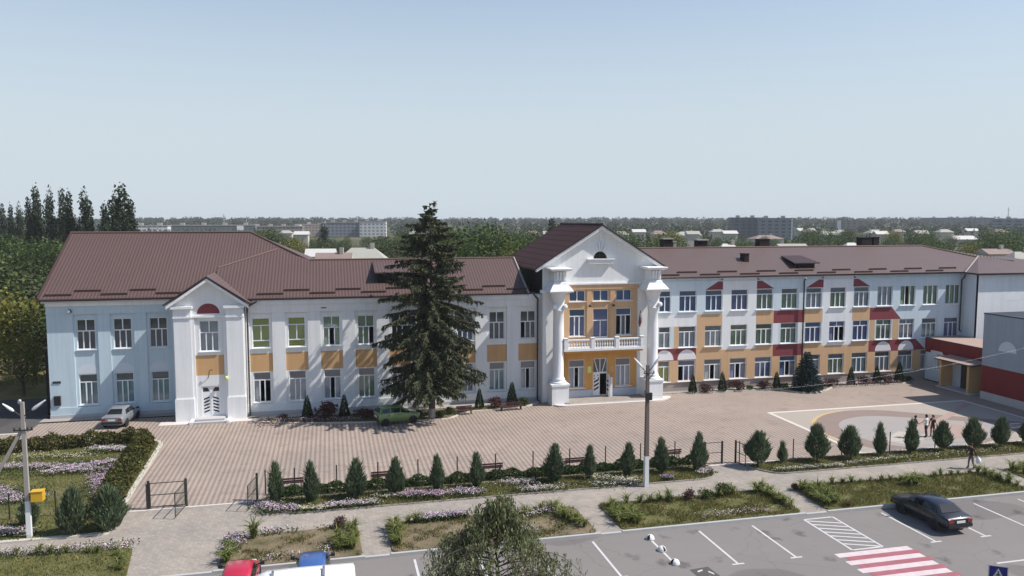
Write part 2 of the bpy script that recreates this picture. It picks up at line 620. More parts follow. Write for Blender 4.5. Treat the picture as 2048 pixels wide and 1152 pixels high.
M['plaza'] = paving_plaza()
M['walk'] = paving_walk()
M['asphalt'] = asphalt()
M['asphalt_dark'] = asphalt('dark_yard_asphalt', (.085, .078, .075))
M['lawn'] = bed('lawn_soil_green', (.065, .075, .025), (.12, .115, .045), (.21, .175, .10))
M['drybed'] = bed('dry_bed_soil', (.075, .075, .03), (.17, .135, .085), (.25, .20, .14), .7)
M['fieldgrass'] = bed('dry_field_grass', (.12, .11, .035), (.22, .185, .075), (.30, .25, .13), .5)
M['court'] = plain('beige_court_paving', (.36, .315, .272), .9, .09, .5, bump=.15)
M['courtgrey'] = plain('grey_court_paving', (.315, .29, .272), .9, .08, .5)
M['courtbrown'] = plain('brown_court_paving', (.245, .185, .162), .9, .1, .6)
M['courtyellow'] = plain('yellow_court_paving', (.49, .36, .18), .9, .1, .6)
M['courtpink'] = plain('pink_court_paving', (.36, .265, .228), .9, .1, .6)
M['courtcream'] = plain('cream_court_paving', (.43, .385, .335), .9, .08, .6)
M['edge'] = plain('pale_edging_stone', (.60, .545, .50), .9, .1, 1)

def terrain():
    t = NT('town_ground')
    x, y, z = t.sep()
    n1 = t.noise(.012, 6, .6); n2 = t.noise(.09, 5, .65)
    f = t.math('ADD', t.math('MULTIPLY', n1, .6), t.math('MULTIPLY', n2, .4))
    c = t.ramp(f, [(.36, _c((.030, .042, .016))), (.5, _c((.055, .062, .026))), (.58, _c((.12, .105, .055))), (.68, _c((.17, .14, .085)))])
    return t.done(c, .95, .1)
M['terrain'] = terrain()

def hill(x, y):
    d = math.hypot(x, y)
    t = min(1, max(0, (d - 320) / 1500))
    return 11.5 * t * t * (3 - 2 * t)

# ------------------------------------------------------------------ ground, roads, paving
mb = MB()
rows = []
for d in (2, 20, 60, 120, 200, 320, 420, 540, 680, 840, 1020, 1250, 1500, 1850, 2300, 3000, 4200):
    ring = []
    for j in range(96):
        a = 2 * math.pi * j / 96
        x, y = d * math.sin(a), d * math.cos(a)
        ring.append((x, y, -.2 + hill(x, y)))
    rows.append(ring)
mb.grid(rows, 'terrain'); mb.cap(rows[0], 'terrain', True)
struct(mb, 'ground')

mb = MB(); mb.sheet([(-70, 8), (95, 8), (95, 37.5), (-70, 37.5)], -.12, 'asphalt'); struct(mb, 'parking_asphalt')
mb = MB(); mb.sheet([(-70, 37.6), (95, 37.6), (95, 46.7), (-70, 46.7)], 0, 'walk'); struct(mb, 'sidewalk')
mb = MB(); mb.sheet([(-70, 46.7), (60, 46.7), (60, 69), (-23.2, 69), (-23.2, 66.2), (-70, 66.2)], 0, 'plaza'); struct(mb, 'plaza_paving')
mb = MB(); mb.sheet([(-70, 66.2), (-23.2, 66.2), (-23.2, 79), (-70, 79)], 0, 'asphalt_dark'); struct(mb, 'yard_asphalt')
mb = MB(); mb.sheet([(-90, 79), (-23.2, 79), (-23.2, 100), (-90, 112)], .0, 'fieldgrass'); struct(mb, 'field')

# parking markings and the crossing, all flat paint
mk = MB()
ZL = -.114
def vline(x, y0, y1, wd=.12, tee=True):
    mk.sheet([(x - wd / 2, y0), (x + wd / 2, y0), (x + wd / 2, y1), (x - wd / 2, y1)], ZL, 'line')
    if tee:
        mk.sheet([(x - .32, y0 - .12), (x + .32, y0 - .12), (x + .32, y0 - .004), (x - .32, y0 - .004)], ZL, 'line')
for x in (-8.3, -5.9, -2.6, .6, 3.8, 6.9, 10.0, 13.02, 19.03, 22.2, 30.35, 33.45, 36.65, 39.8, 43.0, 46.2):
    vline(x, 32.85, 36.9)
vline(16.05, 33.3, 36.9, .12, False)
x0, x1, y0, y1 = 25.45, 27.25, 32.9, 37.0
for a, b in (((x0, y0), (x0, y1)), ((x1, y0), (x1, y1))):
    mk.sheet([(a[0] - .06, a[1]), (a[0] + .06, a[1]), (b[0] + .06, b[1]), (b[0] - .06, b[1])], ZL, 'line')
for yy in (y0, y1):
    mk.sheet([(x0 + .061, yy - .06), (x1 - .061, yy - .06), (x1 - .061, yy + .06), (x0 + .061, yy + .06)], ZL, 'line')
for i in range(7):
    ya = y0 + .5 + i * .52
    mk.sheet([(x0 + .07, ya + .2), (x0 + .07, ya + .33), (x1 - .07, ya - .37), (x1 - .07, ya - .5)], ZL, 'line')
for i in range(8):
    ya = 32.25 - i * .86
    mk.sheet([(24.25, ya), (28.5, ya), (28.5, ya + .44), (24.25, ya + .44)], ZL, 'pinkwhite')
    mk.sheet([(24.55, ya - .42), (28.7, ya - .42), (28.7, ya - .004), (24.55, ya - .004)], ZL, 'pinkpaint')
mk.sheet([(31.3, 29.9), (44, 29.9), (44, 30.02), (31.3, 30.02)], ZL, 'line')
struct(mk, 'parking_markings')

# kerb between parking and planted islands
mb = MB()
for a, b in ((-70, -9.2), (-5.6, 1.45), (2.7, 13.7), (14.9, 25.9), (27.3, 41.7), (43.0, 95)):
    mb.box(a, 37.42, -.12, b, 37.6, .05, 'kerbgrey')
for a, b in ((-9.2, -5.6), (1.45, 2.7), (13.7, 14.9), (25.9, 27.3), (41.7, 43.0)):
    mb.box(a, 37.42, -.12, b, 37.6, .0, 'kerbgrey')
struct(mb, 'parking_kerb')

BEDS = {}
def garden(name, poly, mat, z=.05, kerb='kerbgrey', kw=.1):
    mb = MB()
    mb.sheet(poly, z, mat)
    if kerb:
        kerb_loop(mb, poly, -kw if False else kw, 0, z + .04, kerb)
    struct(mb, name)
    BEDS[name + str(len(BEDS))] = poly
    return poly
isl = [garden('garden_bed', rounded(p, .35), m, kerb=None) for p, m in (
    ([(-30, 37.65), (-9.4, 37.65), (-9.9, 41.2), (-30, 42.2)], 'lawn'),
    ([(-5.4, 37.65), (1.35, 37.65), (1.2, 41.7), (-5.5, 41.2)], 'drybed'),
    ([(2.8, 37.65), (13.6, 37.65), (13.4, 41.5), (2.7, 41.5)], 'drybed'),
    ([(15.0, 37.65), (25.8, 37.65), (25.9, 41.6), (14.9, 41.5)], 'lawn'),
    ([(27.4, 37.65), (41.6, 37.65), (41.6, 41.2), (27.6, 41.7)], 'lawn'),
    ([(43.1, 37.65), (60, 37.65), (60, 41.7), (43.2, 41.4)], 'lawn'))]
midbed = garden('garden_bed', rounded([(-4.4, 46.65), (-4.2, 45.4), (-2.6, 44.05), (24.0, 44.05), (24.6, 46.65)], [0, .8, 1.2, 2.2, .2]), 'lawn', kerb='concrete', kw=.07)
hedgebed = garden('garden_bed', [(-3.9, 46.75), (24.2, 46.75), (24.2, 47.7), (-3.9, 47.7)], 'lawn', kerb=None)
rightbed = garden('garden_bed', rounded([(26.9, 45.9), (28.0, 43.85), (58, 43.85), (58, 46.3), (30, 46.35)], [.5, 1.6, .2, .2, 1]), 'lawn', kerb='concrete', kw=.07)
leftbed = garden('garden_bed', rounded([(-26, 43.3), (-11.6, 43.3), (-11.9, 52), (-12.2, 61.0), (-13.6, 62.3), (-26, 61.6)], [.1, .3, 4, 1.5, 1.2, .1]), 'lawn', kerb='kerb', kw=.28)
facbed = garden('garden_bed', rounded([(-6.3, 66.6), (-6.3, 65.5), (-4, 64.5), (1.4, 63.3), (8.2, 62.6), (9.7, 62.9), (11.2, 64.7), (15.6, 64.9), (17.2, 65.6), (18.2, 66.6)], [0, .3, 1, 1.5, .8, .8, .8, .5, .8, 0]), 'drybed', .04, 'kerb', .2)
facbed2 = garden('garden_bed', rounded([(31.6, 67.2), (32.8, 66.9), (42.4, 66.7), (43.2, 65.0), (45.2, 64.2), (47.0, 65.2), (48.4, 66.3), (56.4, 66.1), (58.2, 66.9), (58.2, 67.3), (31.6, 67.4)], [.3, .3, .5, .8, 1.2, .8, .4, .5, .4, .1, .1]), 'drybed', .04, 'kerb', .18)

# concrete apron round the school, edging stones
mb = MB()
mb.box(-23.3, 69.3, 0, -12.4, 70.4, .05, 'concrete')
mb.box(-6.8, 66.62, 0, 18.3, 67.8, .05, 'concrete')
mb.box(30.6, 67.42, 0, 60, 68.1, .05, 'concrete')
mb.box(-13.6, 65.9, 0, -5.9, 67.0, .05, 'edge')
struct(mb, 'building_apron')
mb = MB()
mb.box(-11.3, 46.55, 0, -4.5, 46.7, .012, 'edge')
mb.box(24.4, 46.5, 0, 30, 46.68, .012, 'edge')
mb.box(-40, 65.98, 0, -23.2, 66.2, .03, 'edge')
struct(mb, 'edging_stones')

# patterned court of coloured paving on the right of the plaza
mb = MB()
mb.sheet([(36.7, 46.7), (56.2, 46.7), (56.2, 58.4), (36.7, 58.4)], .006, 'court')
mb.sheet([(36.7, 58.4), (56.2, 58.4), (56.5, 58.72), (36.4, 58.72)], .006, 'edge')
mb.sheet([(36.4, 46.4), (36.7, 46.4), (36.7, 58.4), (36.4, 58.72)], .006, 'edge')
mb.sheet([(56.2, 46.7), (56.5, 46.7), (56.5, 58.72), (56.2, 58.4)], .006, 'edge')
def disc(cx, cy, r, z, m, tip=None, n=64, a0=0, a1=360):
    pts = []
    for j in range(n + 1):
        a = R(a0 + (a1 - a0) * j / n)
        pts.append((cx + r * math.cos(a), max(46.72, cy + r * math.sin(a))))
    if tip: pts.append(tip)
    pts = [(max(36.72, x), y) for x, y in pts]
    mb.sheet(pts, z, m)
disc(43.9, 50.9, 7.0, .010, 'courtyellow', None, 48, 95, 200)
disc(43.9, 50.9, 6.7, .014, 'courtbrown', (56.0, 50.4), 64, 62, 298)
disc(43.6, 50.9, 4.7, .018, 'courtgrey', (54.5, 50.2), 64, 64, 296)
mb.sheet([(44.5, 50.2), (47.4, 53.9), (50.6, 50.2), (47.4, 47)], .022, 'courtpink')
mb.sheet([(40.2, 49.1), (43.2, 51.0), (44.7, 49.4), (41.6, 47.4)], .022, 'courtcream')
mb.sheet([(44.6, 50.7), (55.6, 57.6), (56.0, 57.2), (45.2, 50.3)], .026, 'courtpink')
struct(mb, 'paved_court')
mb = MB(); mb.box(36.4, 46.42, 0, 58, 46.62, .06, 'edge'); struct(mb, 'court_kerb')
# ------------------------------------------------------------------ building helpers
def wall_grid(mb, x0, x1, z0, z1, Y, ops, mat, depth=.2, paint=None, reveal=None, axis='y', flip=1):
    """wall face in a vertical plane with real rectangular openings and reveals.
    paint: list of (x0,x1,z0,z1,mat), later ones win."""
    xs = {x0, x1}; zs = {z0, z1}
    for o in ops:
        xs |= {o[0], o[1]}; zs |= {o[2], o[3]}
    for p in paint or ():
        xs |= {p[0], p[1]}; zs |= {p[2], p[3]}
    xs = sorted(x for x in xs if x0 - 1e-6 <= x <= x1 + 1e-6)
    zs = sorted(z for z in zs if z0 - 1e-6 <= z <= z1 + 1e-6)
    def col(x, z):
        c = mat
        for p in paint or ():
            if p[0] < x < p[1] and p[2] < z < p[3]:
                c = p[4]
        return c
    def P(x, z, d=0):
        return (x, Y + d, z) if axis == 'y' else (Y + d, x, z)
    for i in range(len(xs) - 1):
        for j in range(len(zs) - 1):
            cx, cz = (xs[i] + xs[i + 1]) / 2, (zs[j] + zs[j + 1]) / 2
            if any(o[0] < cx < o[1] and o[2] < cz < o[3] for o in ops):
                continue
            mb.face([P(xs[i], zs[j]), P(xs[i + 1], zs[j]), P(xs[i + 1], zs[j + 1]), P(xs[i], zs[j + 1])], col(cx, cz))
    for o in ops:
        a, b, c, d = o[:4]
        m = reveal or mat
        def rc(x, z):
            return reveal or col(x, z)
        mb.face([P(a, c), P(a, d), P(a, d, depth), P(a, c, depth)], rc(a - .02, (c + d) / 2))
        mb.face([P(b, c), P(b, c, depth), P(b, d, depth), P(b, d)], rc(b + .02, (c + d) / 2))
        mb.face([P(a, d), P(b, d), P(b, d, depth), P(a, d, depth)], rc((a + b) / 2, d + .02))
        mb.face([P(a, c), P(a, c, depth), P(b, c, depth), P(b, c)], rc((a + b) / 2, c - .02))

def window(par, x0, x1, z0, z1, Y, kind, cur='cur_grey', blind='bl_grey', openl=(), sill=True, name='window', label=None, sash=None):
    """window set into an opening; Y = wall face. Frame mesh with pane, curtain, blind and sill below it."""
    f = MB(); y0, y1 = Y + .10, Y + .165
    t = .065; b = .045
    f.box(x0, y0, z0, x0 + t, y1, z1, 'pvc'); f.box(x1 - t, y0, z0, x1, y1, z1, 'pvc')
    f.box(x0 + t, y0, z0, x1 - t, y1, z0 + t, 'pvc'); f.box(x0 + t, y0, z1 - t, x1 - t, y1, z1, 'pvc')
    w = x1 - x0; h = z1 - z0
    lights = []                                     # (xa,xb,za,zb, blind?)
    def hbar(z): f.box(x0 + t, y0 + .004, z - b, x1 - t, y1 - .004, z + b, 'pvc')
    def vbar(x, a, c, bb=b): f.box(x - bb, y0 + .008, a, x + bb, y1 - .008, c, 'pvc')
    if kind == 'A':       # two panes over three
        zt = z0 + h * .61
        hbar(zt); vbar((x0 + x1) / 2, zt + b, z1 - t)
        for k in (1, 2): vbar(x0 + w * k / 3, z0 + t, zt - b)
        lights = [(x0 + w * k / 3, x0 + w * (k + 1) / 3, z0, zt) for k in range(3)]
        top = (zt, z1); topblind = False
    elif kind == 'G':     # band, two panes, band
        za, zb = z0 + h * .24, z0 + h * .75
        hbar(za); hbar(zb); vbar((x0 + x1) / 2, za + b, zb - b)
        lights = [(x0, x1, z0, z1)]; top = None; topblind = False
    elif kind == 'S':     # small two-pane
        vbar((x0 + x1) / 2, z0 + t, z1 - t)
        lights = [(x0, x1, z0, z1)]; top = None; topblind = False
    elif kind == 'D':     # balcony door: large top light, two below
        zt = z0 + h * .62
        hbar(zt); vbar((x0 + x1) / 2, z0 + t, zt - b)
        f.box(x0 + t, y0 + .01, z0 + t, x1 - t, y1, z0 + .28, 'pvc')
        lights = [(x0, x1, z0, zt)]; top = (zt, z1); topblind = False
    elif kind == '2':     # narrow two-light
        zt = z0 + h * .72
        hbar(zt); vbar(x0 + w * .5, z0 + t, zt - b)
        lights = [(x0, x0 + w * .5, z0, zt), (x0 + w * .5, x1, z0, zt)]
        top = (zt, z1); topblind = True
    elif kind == 'T':     # full-height three lights, no transom
        for k in (1, 2): vbar(x0 + w * k / 3, z0 + t, z1 - t)
        lights = [(x0 + w * k / 3, x0 + w * (k + 1) / 3, z0, z1) for k in range(3)]
        top = None; topblind = False
    else:                 # band over three lights
        zt = z0 + h * .735
        hbar(zt)
        for k in (1, 2): vbar(x0 + w * (.06 + .88 * k / 3), z0 + t, zt - b, .05)
        if sash:
            vbar((x0 + x1) / 2, zt + b, z1 - t)
        lights = [(x0 + w * k / 3, x0 + w * (k + 1) / 3, z0, zt) for k in range(3)]
        top = (zt, z1); topblind = not sash
    fo = f.obj(name, par)
    if label: fo['label'] = label
    g = MB(); yg = (y0 + y1) / 2
    if openl and len(lights) == 3:
        for k, (xa, xb, za, zb) in enumerate(lights):
            if k not in openl:
                g.face([(xa, yg, za + .01), (xb, yg, za + .01), (xb, yg, zb - .01), (xa, yg, zb - .01)], 'glass')
        if top: g.face([(x0 + .02, yg, top[0]), (x1 - .02, yg, top[0]), (x1 - .02, yg, top[1] - .02), (x0 + .02, yg, top[1] - .02)], 'glass')
    else:
        g.face([(x0 + .02, yg, z0 + .02), (x1 - .02, yg, z0 + .02), (x1 - .02, yg, z1 - .02), (x0 + .02, yg, z1 - .02)], 'glass')
    g.obj('pane', fo)
    if cur:
        c = MB(); yc = Y + .30
        for k, (xa, xb, za, zb) in enumerate(lights):
            if k in openl: continue
            n = max(3, int((xb - xa) / .07)); amp = .022
            zz = zb
            rows = [[(xa + (xb - xa) * i / n, yc + amp * (-1) ** i + amp * random.uniform(-.6, .6), z) for i in range(n + 1)] for z in (za - .04, zz)]
            c.grid(rows, cur, True, False)
        if top and not topblind:
            n = int((x1 - x0) / .08)
            c.grid([[(x0 + (x1 - x0) * i / n, yc + .02 * (-1) ** i, z) for i in range(n + 1)] for z in top], cur, True, False)
        c.obj('curtain', fo)
    if topblind and blind:
        c = MB()
        c.box(x0 + .03, Y + .20, top[0], x1 - .03, Y + .22, top[1], blind)
        c.obj('blind', fo)
    if sill:
        s = MB()
        s.box(x0 - .08, Y - .14, z0 - .06, x1 + .08, Y + .09, z0 - .005, 'sill')
        s.obj('sill', fo)
    return fo

def arch_poly(cx, z, r, rz=None, n=18):
    rz = rz or r
    return [(cx + r * math.cos(math.pi * j / n), z + rz * math.sin(math.pi * j / n)) for j in range(n + 1)]

def snow_guards(roof, pts, length, lo, hi, plane, m='snow'):
    """short bars clipped on the roof in two staggered lines; plane(y)->z"""
    for i, x in enumerate(pts):
        y = lo if i % 2 == 0 else hi
        b = MB()
        z = plane(y)
        b.box(x, y - .03, z + .0, x + length, y + .03, z + .17, m)
        for k in (0, .5, 1):
            b.box(x + length * k - .03, y + .031, z - .02, x + length * k + .03, y + .16, z + .12, m)
        b.obj('snow_guard', roof)

def downpipe(par, x, y, z0, z1, r=.07, jog=None):
    d = MB()
    path = [(x, y, z0), (x, y, z1)]
    if jog:
        path += jog
    d.tube(path, r, 'pipe', 8)
    for k in range(3):
        z = z0 + (z1 - z0) * (k + .5) / 3
        d.lathe([(r + .02, -.03), (r + .02, .03)], (x, y, z), 'pipe', 8)
    d.tube([(x, y, z0 + .001), (x, y - .22, z0 - .12)], r, 'pipe', 8)
    return d.obj('downpipe', par)

# ================================================================== two-storey wing (left) of the school
Bl = thing('school_building', (-6, 70, 0), 'long white two-storey school wing with pilasters, orange panels and brown tiled roof', 'school building')
YW, YS, YR = 70.3, 67.8, 66.9
lowz, upz = (1.08, 3.66), (5.75, 8.28)
secx = [-5.7 + 2.905 * i for i in range(9)]
wingx = [-19.8, -17.0, -14.2]
wl = MB()
def relief(mb, X0, X1, Y, xs, mat, spandrel, bay=.92):
    """front skin with tall bays, each bay set back and holding two windows"""
    wall_grid(mb, X0, X1, .3, 8.72, Y, [(x - bay, x + bay, .95, 8.72) for x in xs], mat, .10)
    for x in xs:
        ops = [(x - .71, x + .71, *lowz), (x - .71, x + .71, *upz)]
        pn = [(x - bay, x + bay, 3.72, 5.28, spandrel)] if spandrel else []
        wall_grid(mb, x - bay, x + bay, .95, 8.72, Y + .10, ops, mat, .17, pn)
    mb.box(X0, Y - .06, 8.72, X1, Y + .3, 9.42, mat)
    mb.box(X0, Y - .22, 9.42, X1, Y + .3, 9.8, 'trim')
    mb.box(X0 - .02, Y - .06, .32, X1 + .02, Y - .003, .93, mat)
    mb.box(X0 - .04, Y - .10, 0, X1 + .04, Y + .3, .32, 'plinth')
relief(wl, -22.7, -12.4, YW, wingx, 'wingblue', None)
relief(wl, -6.9, 18.6, YS, secx, 'white', 'orange')
# pale painted arches over the wing's lower windows
for x in wingx:
    wl.prism(arch_poly(x, 3.72, .82, .78), YW + .096, YW + .2, 'cloud')
# closed sides and back
wl.box(-22.7, YW + .3, 0, -22.4, 88, 9.8, 'wingblue')
wl.face([(-22.7, 88, 0), (3.5, 88, 0), (3.5, 88, 9.8), (-22.7, 88, 9.8)], 'white')
wl.face([(3.5, 79, 0), (3.5, 88, 0), (3.5, 88, 9.8), (3.5, 79, 9.8)], 'white')
wl.face([(3.5, 79, 0), (18.6, 79, 0), (18.6, 79, 9.8), (3.5, 79, 9.8)], 'white')
wl.face([(-22.7, 88, 9.8), (-22.7, YW, 9.8), (-22.7, 79, 15.1)], 'wingblue')
# risalit: side cheeks, body, pilasters
rx0, rx1 = -12.45, -6.95
wl.box(rx0, YR + .3, 0, rx0 + .25, YW + .3, 9.6, 'white'); wl.box(rx1 - .25, YR + .3, 0, rx1, YS + .3, 9.6, 'white')
cx = -9.7
wall_grid(wl, rx0, rx1, .0, 8.62, YR + .22, [(cx - .74, cx + .74, .32, 2.85), (cx - .74, cx + .74, *upz)], 'white', .2, [(-10.95, -8.45, 3.75, 5.42, 'orange')])
for a, b in ((-12.35, -11.05), (-8.32, -7.02)):
    wl.box(a, YR, 1.95, b, YR + .217, 8.55, 'trim')
    wl.box(a - .09, YR - .09, 0, b + .09, YR + .215, 1.88, 'trim')
    wl.box(a - .05, YR - .05, 1.88, b + .05, YR + .216, 1.95, 'trim')
    wl.box(a - .06, YR - .08, 8.55, b + .06, YR + .214, 8.70, 'trim')
    wl.box(a - .02, YR - .02, 8.70, b + .02, YR + .213, 9.32, 'trim')
    wl.box(a - .18, YR - .22, 9.32, b + .16, YR + .212, 9.52, 'trim')
for a, b in ((-11.04, -10.80), (-8.58, -8.33)):       # inner thin pilaster strips
    wl.box(a, YR + .10, .0, b, YR + .218, 8.55, 'trim')
wl.box(-11.0, YR + .06, 8.56, -8.36, YR + .215, 8.70, 'trim')
# gable wall
gab = [(rx0, 8.62), (rx1, 8.62), (rx1, 9.62), (cx, 11.72), (rx0, 9.62)]
wl.prism(gab, YR + .222, YR + .5, 'white')
wl.prism(arch_poly(cx, 8.86, .88, .84), YR + .21, YR + .3, 'maroon')
wl.obj('wall', Bl)
# brown annex wall at the left corner, plates
a = MB(); a.box(-23.5, 72.0, 0, -22.75, 75.5, 5.6, 'darkclad'); a.box(-23.6, 71.9, 5.6, -22.72, 75.6, 5.72, 'snow'); a.obj('annex', Bl)
a = MB(); a.box(-22.45, YW - .05, 3.0, -21.85, YW - .002, 3.18, 'darkmetal'); a.obj('name_plate', Bl)
a = MB(); a.box(-22.4, YW - .16, 1.15, -21.9, YW - .002, 1.95, 'darkmetal'); a.box(-22.36, YW - .18, 1.19, -21.94, YW - .161, 1.91, 'black'); a.obj('meter_box', Bl)
a = MB(); a.lathe([(.05, 0), (.16, .05), (.17, .22), (.11, .26)], (-20.9, YW - .35, 9.0), 'darkmetal', 12, 'y'); a.bar((-20.9, YW - .07, 9.1), (-20.9, YW - .3, 9.0), .05, .05, 'darkmetal'); a.lathe([(.135, -.01), (.135, .002)], (-20.9, YW - .355, 9.0), 'pvc', 12, 'y'); a.obj('floodlight', Bl)
# bracket and lamp beside the small entrance
a = MB(); a.tube([(-9.9, YR + .2, 3.5), (-9.8, YR + .02, 3.8), (-9.75, YR - .02, 4.15), (-9.6, YR - .08, 4.25), (-9.45, YR - .1, 4.2)], .03, 'darkmetal', 6); a.obj('flag_bracket', Bl)
a = MB(); a.lathe([(.02, -.2), (.11, -.15), (.14, 0), (.1, .13), (.02, .16)], (-8.42, YR - .12, 3.55), 'cur_lime', 10); a.bar((-8.42, YR + .1, 3.72), (-8.42, YR - .12, 3.72), .04, .04, 'darkmetal'); a.obj('wall_lamp', Bl)
# windows
for i, x in enumerate(wingx):
    window(Bl, x - .71, x + .71, *upz, YW + .1, 'A', 'cur_dark')
    window(Bl, x - .71, x + .71, *lowz, YW + .1, 'B', 'cur_teal', 'bl_grey')
window(Bl, cx - .74, cx + .74, *upz, YR + .22, 'A', 'cur_grey')
upk = [('G', 'cur_lime', ()), ('G', 'cur_lime', ()), ('A', 'cur_green', (1,)), ('A', 'cur_green', (2,)), ('A', 'cur_dark', ()), ('A', 'cur_dark', ()), ('A', 'cur_blue', ()), ('A', 'cur_dark', ()), ('A', 'cur_dark', (0,))]
lok = [('cur_grey', (1, 2)), ('cur_grey', ()), ('cur_grey', (1,)), ('cur_green', ()), ('cur_grey', ()), ('cur_grey', ()), ('cur_grey', ()), ('cur_teal', ()), ('cur_grey', (1,))]
for i, x in enumerate(secx):
    k, c, o = upk[i]
    window(Bl, x - .71, x + .71, *upz, YS + .1, k, c, 'bl_grey', o)
    c, o = lok[i]
    window(Bl, x - .71, x + .71, *lowz, YS + .1, 'B', c, 'bl_grey', o)
# white slatted door of the risalit
d = MB()
yd = YR + .30
d.box(cx - .73, yd, .33, cx + .73, yd + .07, 2.84, 'pvc')
for sgn in (-1, 1):
    for k in range(5):
        z = .75 + k * .27
        xa, xb = cx + sgn * .14, cx + sgn * .58
        d.prism([(min(xa, xb), z + (.13 if sgn < 0 else 0) - (.13 if sgn < 0 else 0)), (max(xa, xb), z), (max(xa, xb), z + .13), (min(xa, xb), z + .13)] if False else
                ([(xb, z - .16), (xa, z), (xa, z + .13), (xb, z - .03)] if sgn < 0 else [(xa, z), (xb, z - .16), (xb, z - .03), (xa, z + .13)]), yd - .006, yd - .001, 'carglass')
    d.prism(([(cx - .62, 2.38), (cx - .1, 2.38), (cx - .3, 2.72), (cx - .62, 2.72)] if sgn < 0 else [(cx + .1, 2.38), (cx + .62, 2.38), (cx + .62, 2.72), (cx + .3, 2.72)]), yd - .006, yd - .001, 'carglass')
    d.prism([(cx + sgn * .27 - .14, 2.72), (cx + sgn * .07 - .06 * (sgn > 0), 2.45), (cx + sgn * .07 + .06 * (sgn < 0), 2.72)] if False else [(cx - .02 + sgn * .1, 2.5), (cx + .02 + sgn * .1, 2.5), (cx + sgn * .24, 2.72)][::1 if sgn > 0 else 1], yd - .004, yd - .001, 'carglass')
d.box(cx - .03, yd - .02, .4, cx + .03, yd - .001, 2.3, 'pvc')
do = d.obj('door', Bl)
h = MB(); h.tube([(cx - .08, yd - .02, 1.3), (cx - .08, yd - .07, 1.32), (cx - .08, yd - .07, 1.5), (cx - .08, yd - .02, 1.52)], .015, 'steel', 6); h.obj('handle', do)
st = MB()
st.box(-11.0, 65.75, 0, -8.4, YR + .2, .16, 'plinth'); st.box(-10.8, 66.1, .16, -8.6, YR + .24, .32, 'plinth')
st.box(-11.25, 65.7, 0, -11.0, 66.9, .22, 'whitewash'); st.box(-8.4, 65.7, 0, -8.15, 66.9, .22, 'whitewash')
st.obj('entrance_steps', Bl)

# roofs. A: slope over the long section, B: higher slope over the wing
pa = lambda y: 9.95 + .5 * (y - 67.3)
pb = lambda y: 9.97 + .5585 * (y - 69.55)
ra = MB()
A = [(-7.0, 67.42, pa(67.42)), (17.5, 67.42, pa(67.42)), (17.5, 73.1, pa(73.1)), (-1.7, 73.1, pa(73.1)), (-4.62, 75.0, pa(75.0)), (-9.5, 72.0, pa(72.0)), (-9.5, 69.5, pa(69.5))]
ra.slab(A, .10, 'tile', 'gutter', 'soffit')
for p, q in ((A[4], A[5]), (A[5], A[6])):
    ra.face([p, q, (q[0], q[1], q[2] - 1.6), (p[0], p[1], p[2] - 1.6)], 'ridge')
ra.slab([(-1.7, 73.1, pa(73.1)), (17.5, 73.1, pa(73.1)), (17.5, 79.5, 9.6), (-1.7, 79.5, 9.6)], .1, 'tile', 'gutter', 'soffit')
ra.box(17.3, 67.6, 9.8, 17.45, 79, 9.9, 'soffit')
ra.face([(17.44, 67.4, 9.7), (17.44, 79.3, 9.7), (17.44, 73.1, 12.75)], 'darkclad')
roofA = ra.obj('roof', Bl)
b = MB()
b.tube([(-1.7, 73.1, pa(73.1) + .03), (17.5, 73.1, pa(73.1) + .03)], .09, 'ridge', 8)
b.tube([(-9.5, 72.0, pa(72.0) + .02), (-4.62, 75.0, pa(75) + .02)], .10, 'ridge', 8)
b.tube([(17.45, 67.3, pa(67.3) + .03), (17.45, 73.1, pa(73.1) + .03)], .1, 'concrete', 6)
b.obj('ridge_cap', roofA)
snow_guards(roofA, [-5.9 + 2.15 * i for i in range(11)], 2.05, 67.85, 68.35, pa)
g = MB(); g.tube([(-6.6, 67.38, 9.93), (17.5, 67.38, 9.93)], .085, 'gutter', 8); g.obj('gutter', roofA)
rb = MB()
B0, B1 = (-23.15, 69.5), (3.9, 88.6)
rb.slab([(-23.15, 69.72, pb(69.72)), (-9.0, 69.72, pb(69.72)), (-1.7, 74.4, pb(74.4)), (-7.3, 79.1, pb(79.1)), (-23.15, 79.1, pb(79.1))], .10, 'tile', 'gutter', 'soffit')
rb.slab([(-7.3, 79.1, pb(79.1)), (-1.7, 74.4, pb(74.4)), (3.9, 69.6, pb(69.5)), (3.9, 88.6, pb(69.5))], .1, 'tile', 'gutter', 'soffit')
rb.slab([(-23.15, 79.1, pb(79.1)), (-7.3, 79.1, pb(79.1)), (3.9, 88.6, pb(69.5)), (-23.15, 88.6, pb(69.5))], .1, 'tile', 'gutter', 'soffit')
rb.box(-22.9, 69.8, 9.74, -12.4, 70.2, 9.86, 'soffit')
roofB = rb.obj('roof', Bl)
b = MB()
b.tube([(-23.15, 79.1, pb(79.1) + .03), (-7.3, 79.1, pb(79.1) + .03), (-1.7, 74.4, pb(74.4) + .04)], .11, 'ridge', 8)
b.tube([(-23.1, 69.72, pb(69.72) + .03), (-23.1, 79.1, pb(79.1) + .03)], .1, 'snow', 6)
b.obj('ridge_cap', roofB)
snow_guards(roofB, [-22.7 + 2.12 * i for i in range(5)], 2.0, 70.1, 70.6, pb)
g = MB(); g.tube([(-23.1, 69.68, 9.98), (-12.9, 69.68, 9.98)], .085, 'gutter', 8); g.obj('gutter', roofB)
# small dormer half hidden by the spruce
dm = MB()
dm.box(4.2, 69.3, 10.6, 6.2, 71.6, 11.75, 'darkclad')
dm.slab([(3.9, 69.0, 11.9), (6.5, 69.0, 11.9), (6.5, 73.0, 12.75), (3.9, 73.0, 12.75)], .1, 'tile')
dm.obj('dormer', roofA)
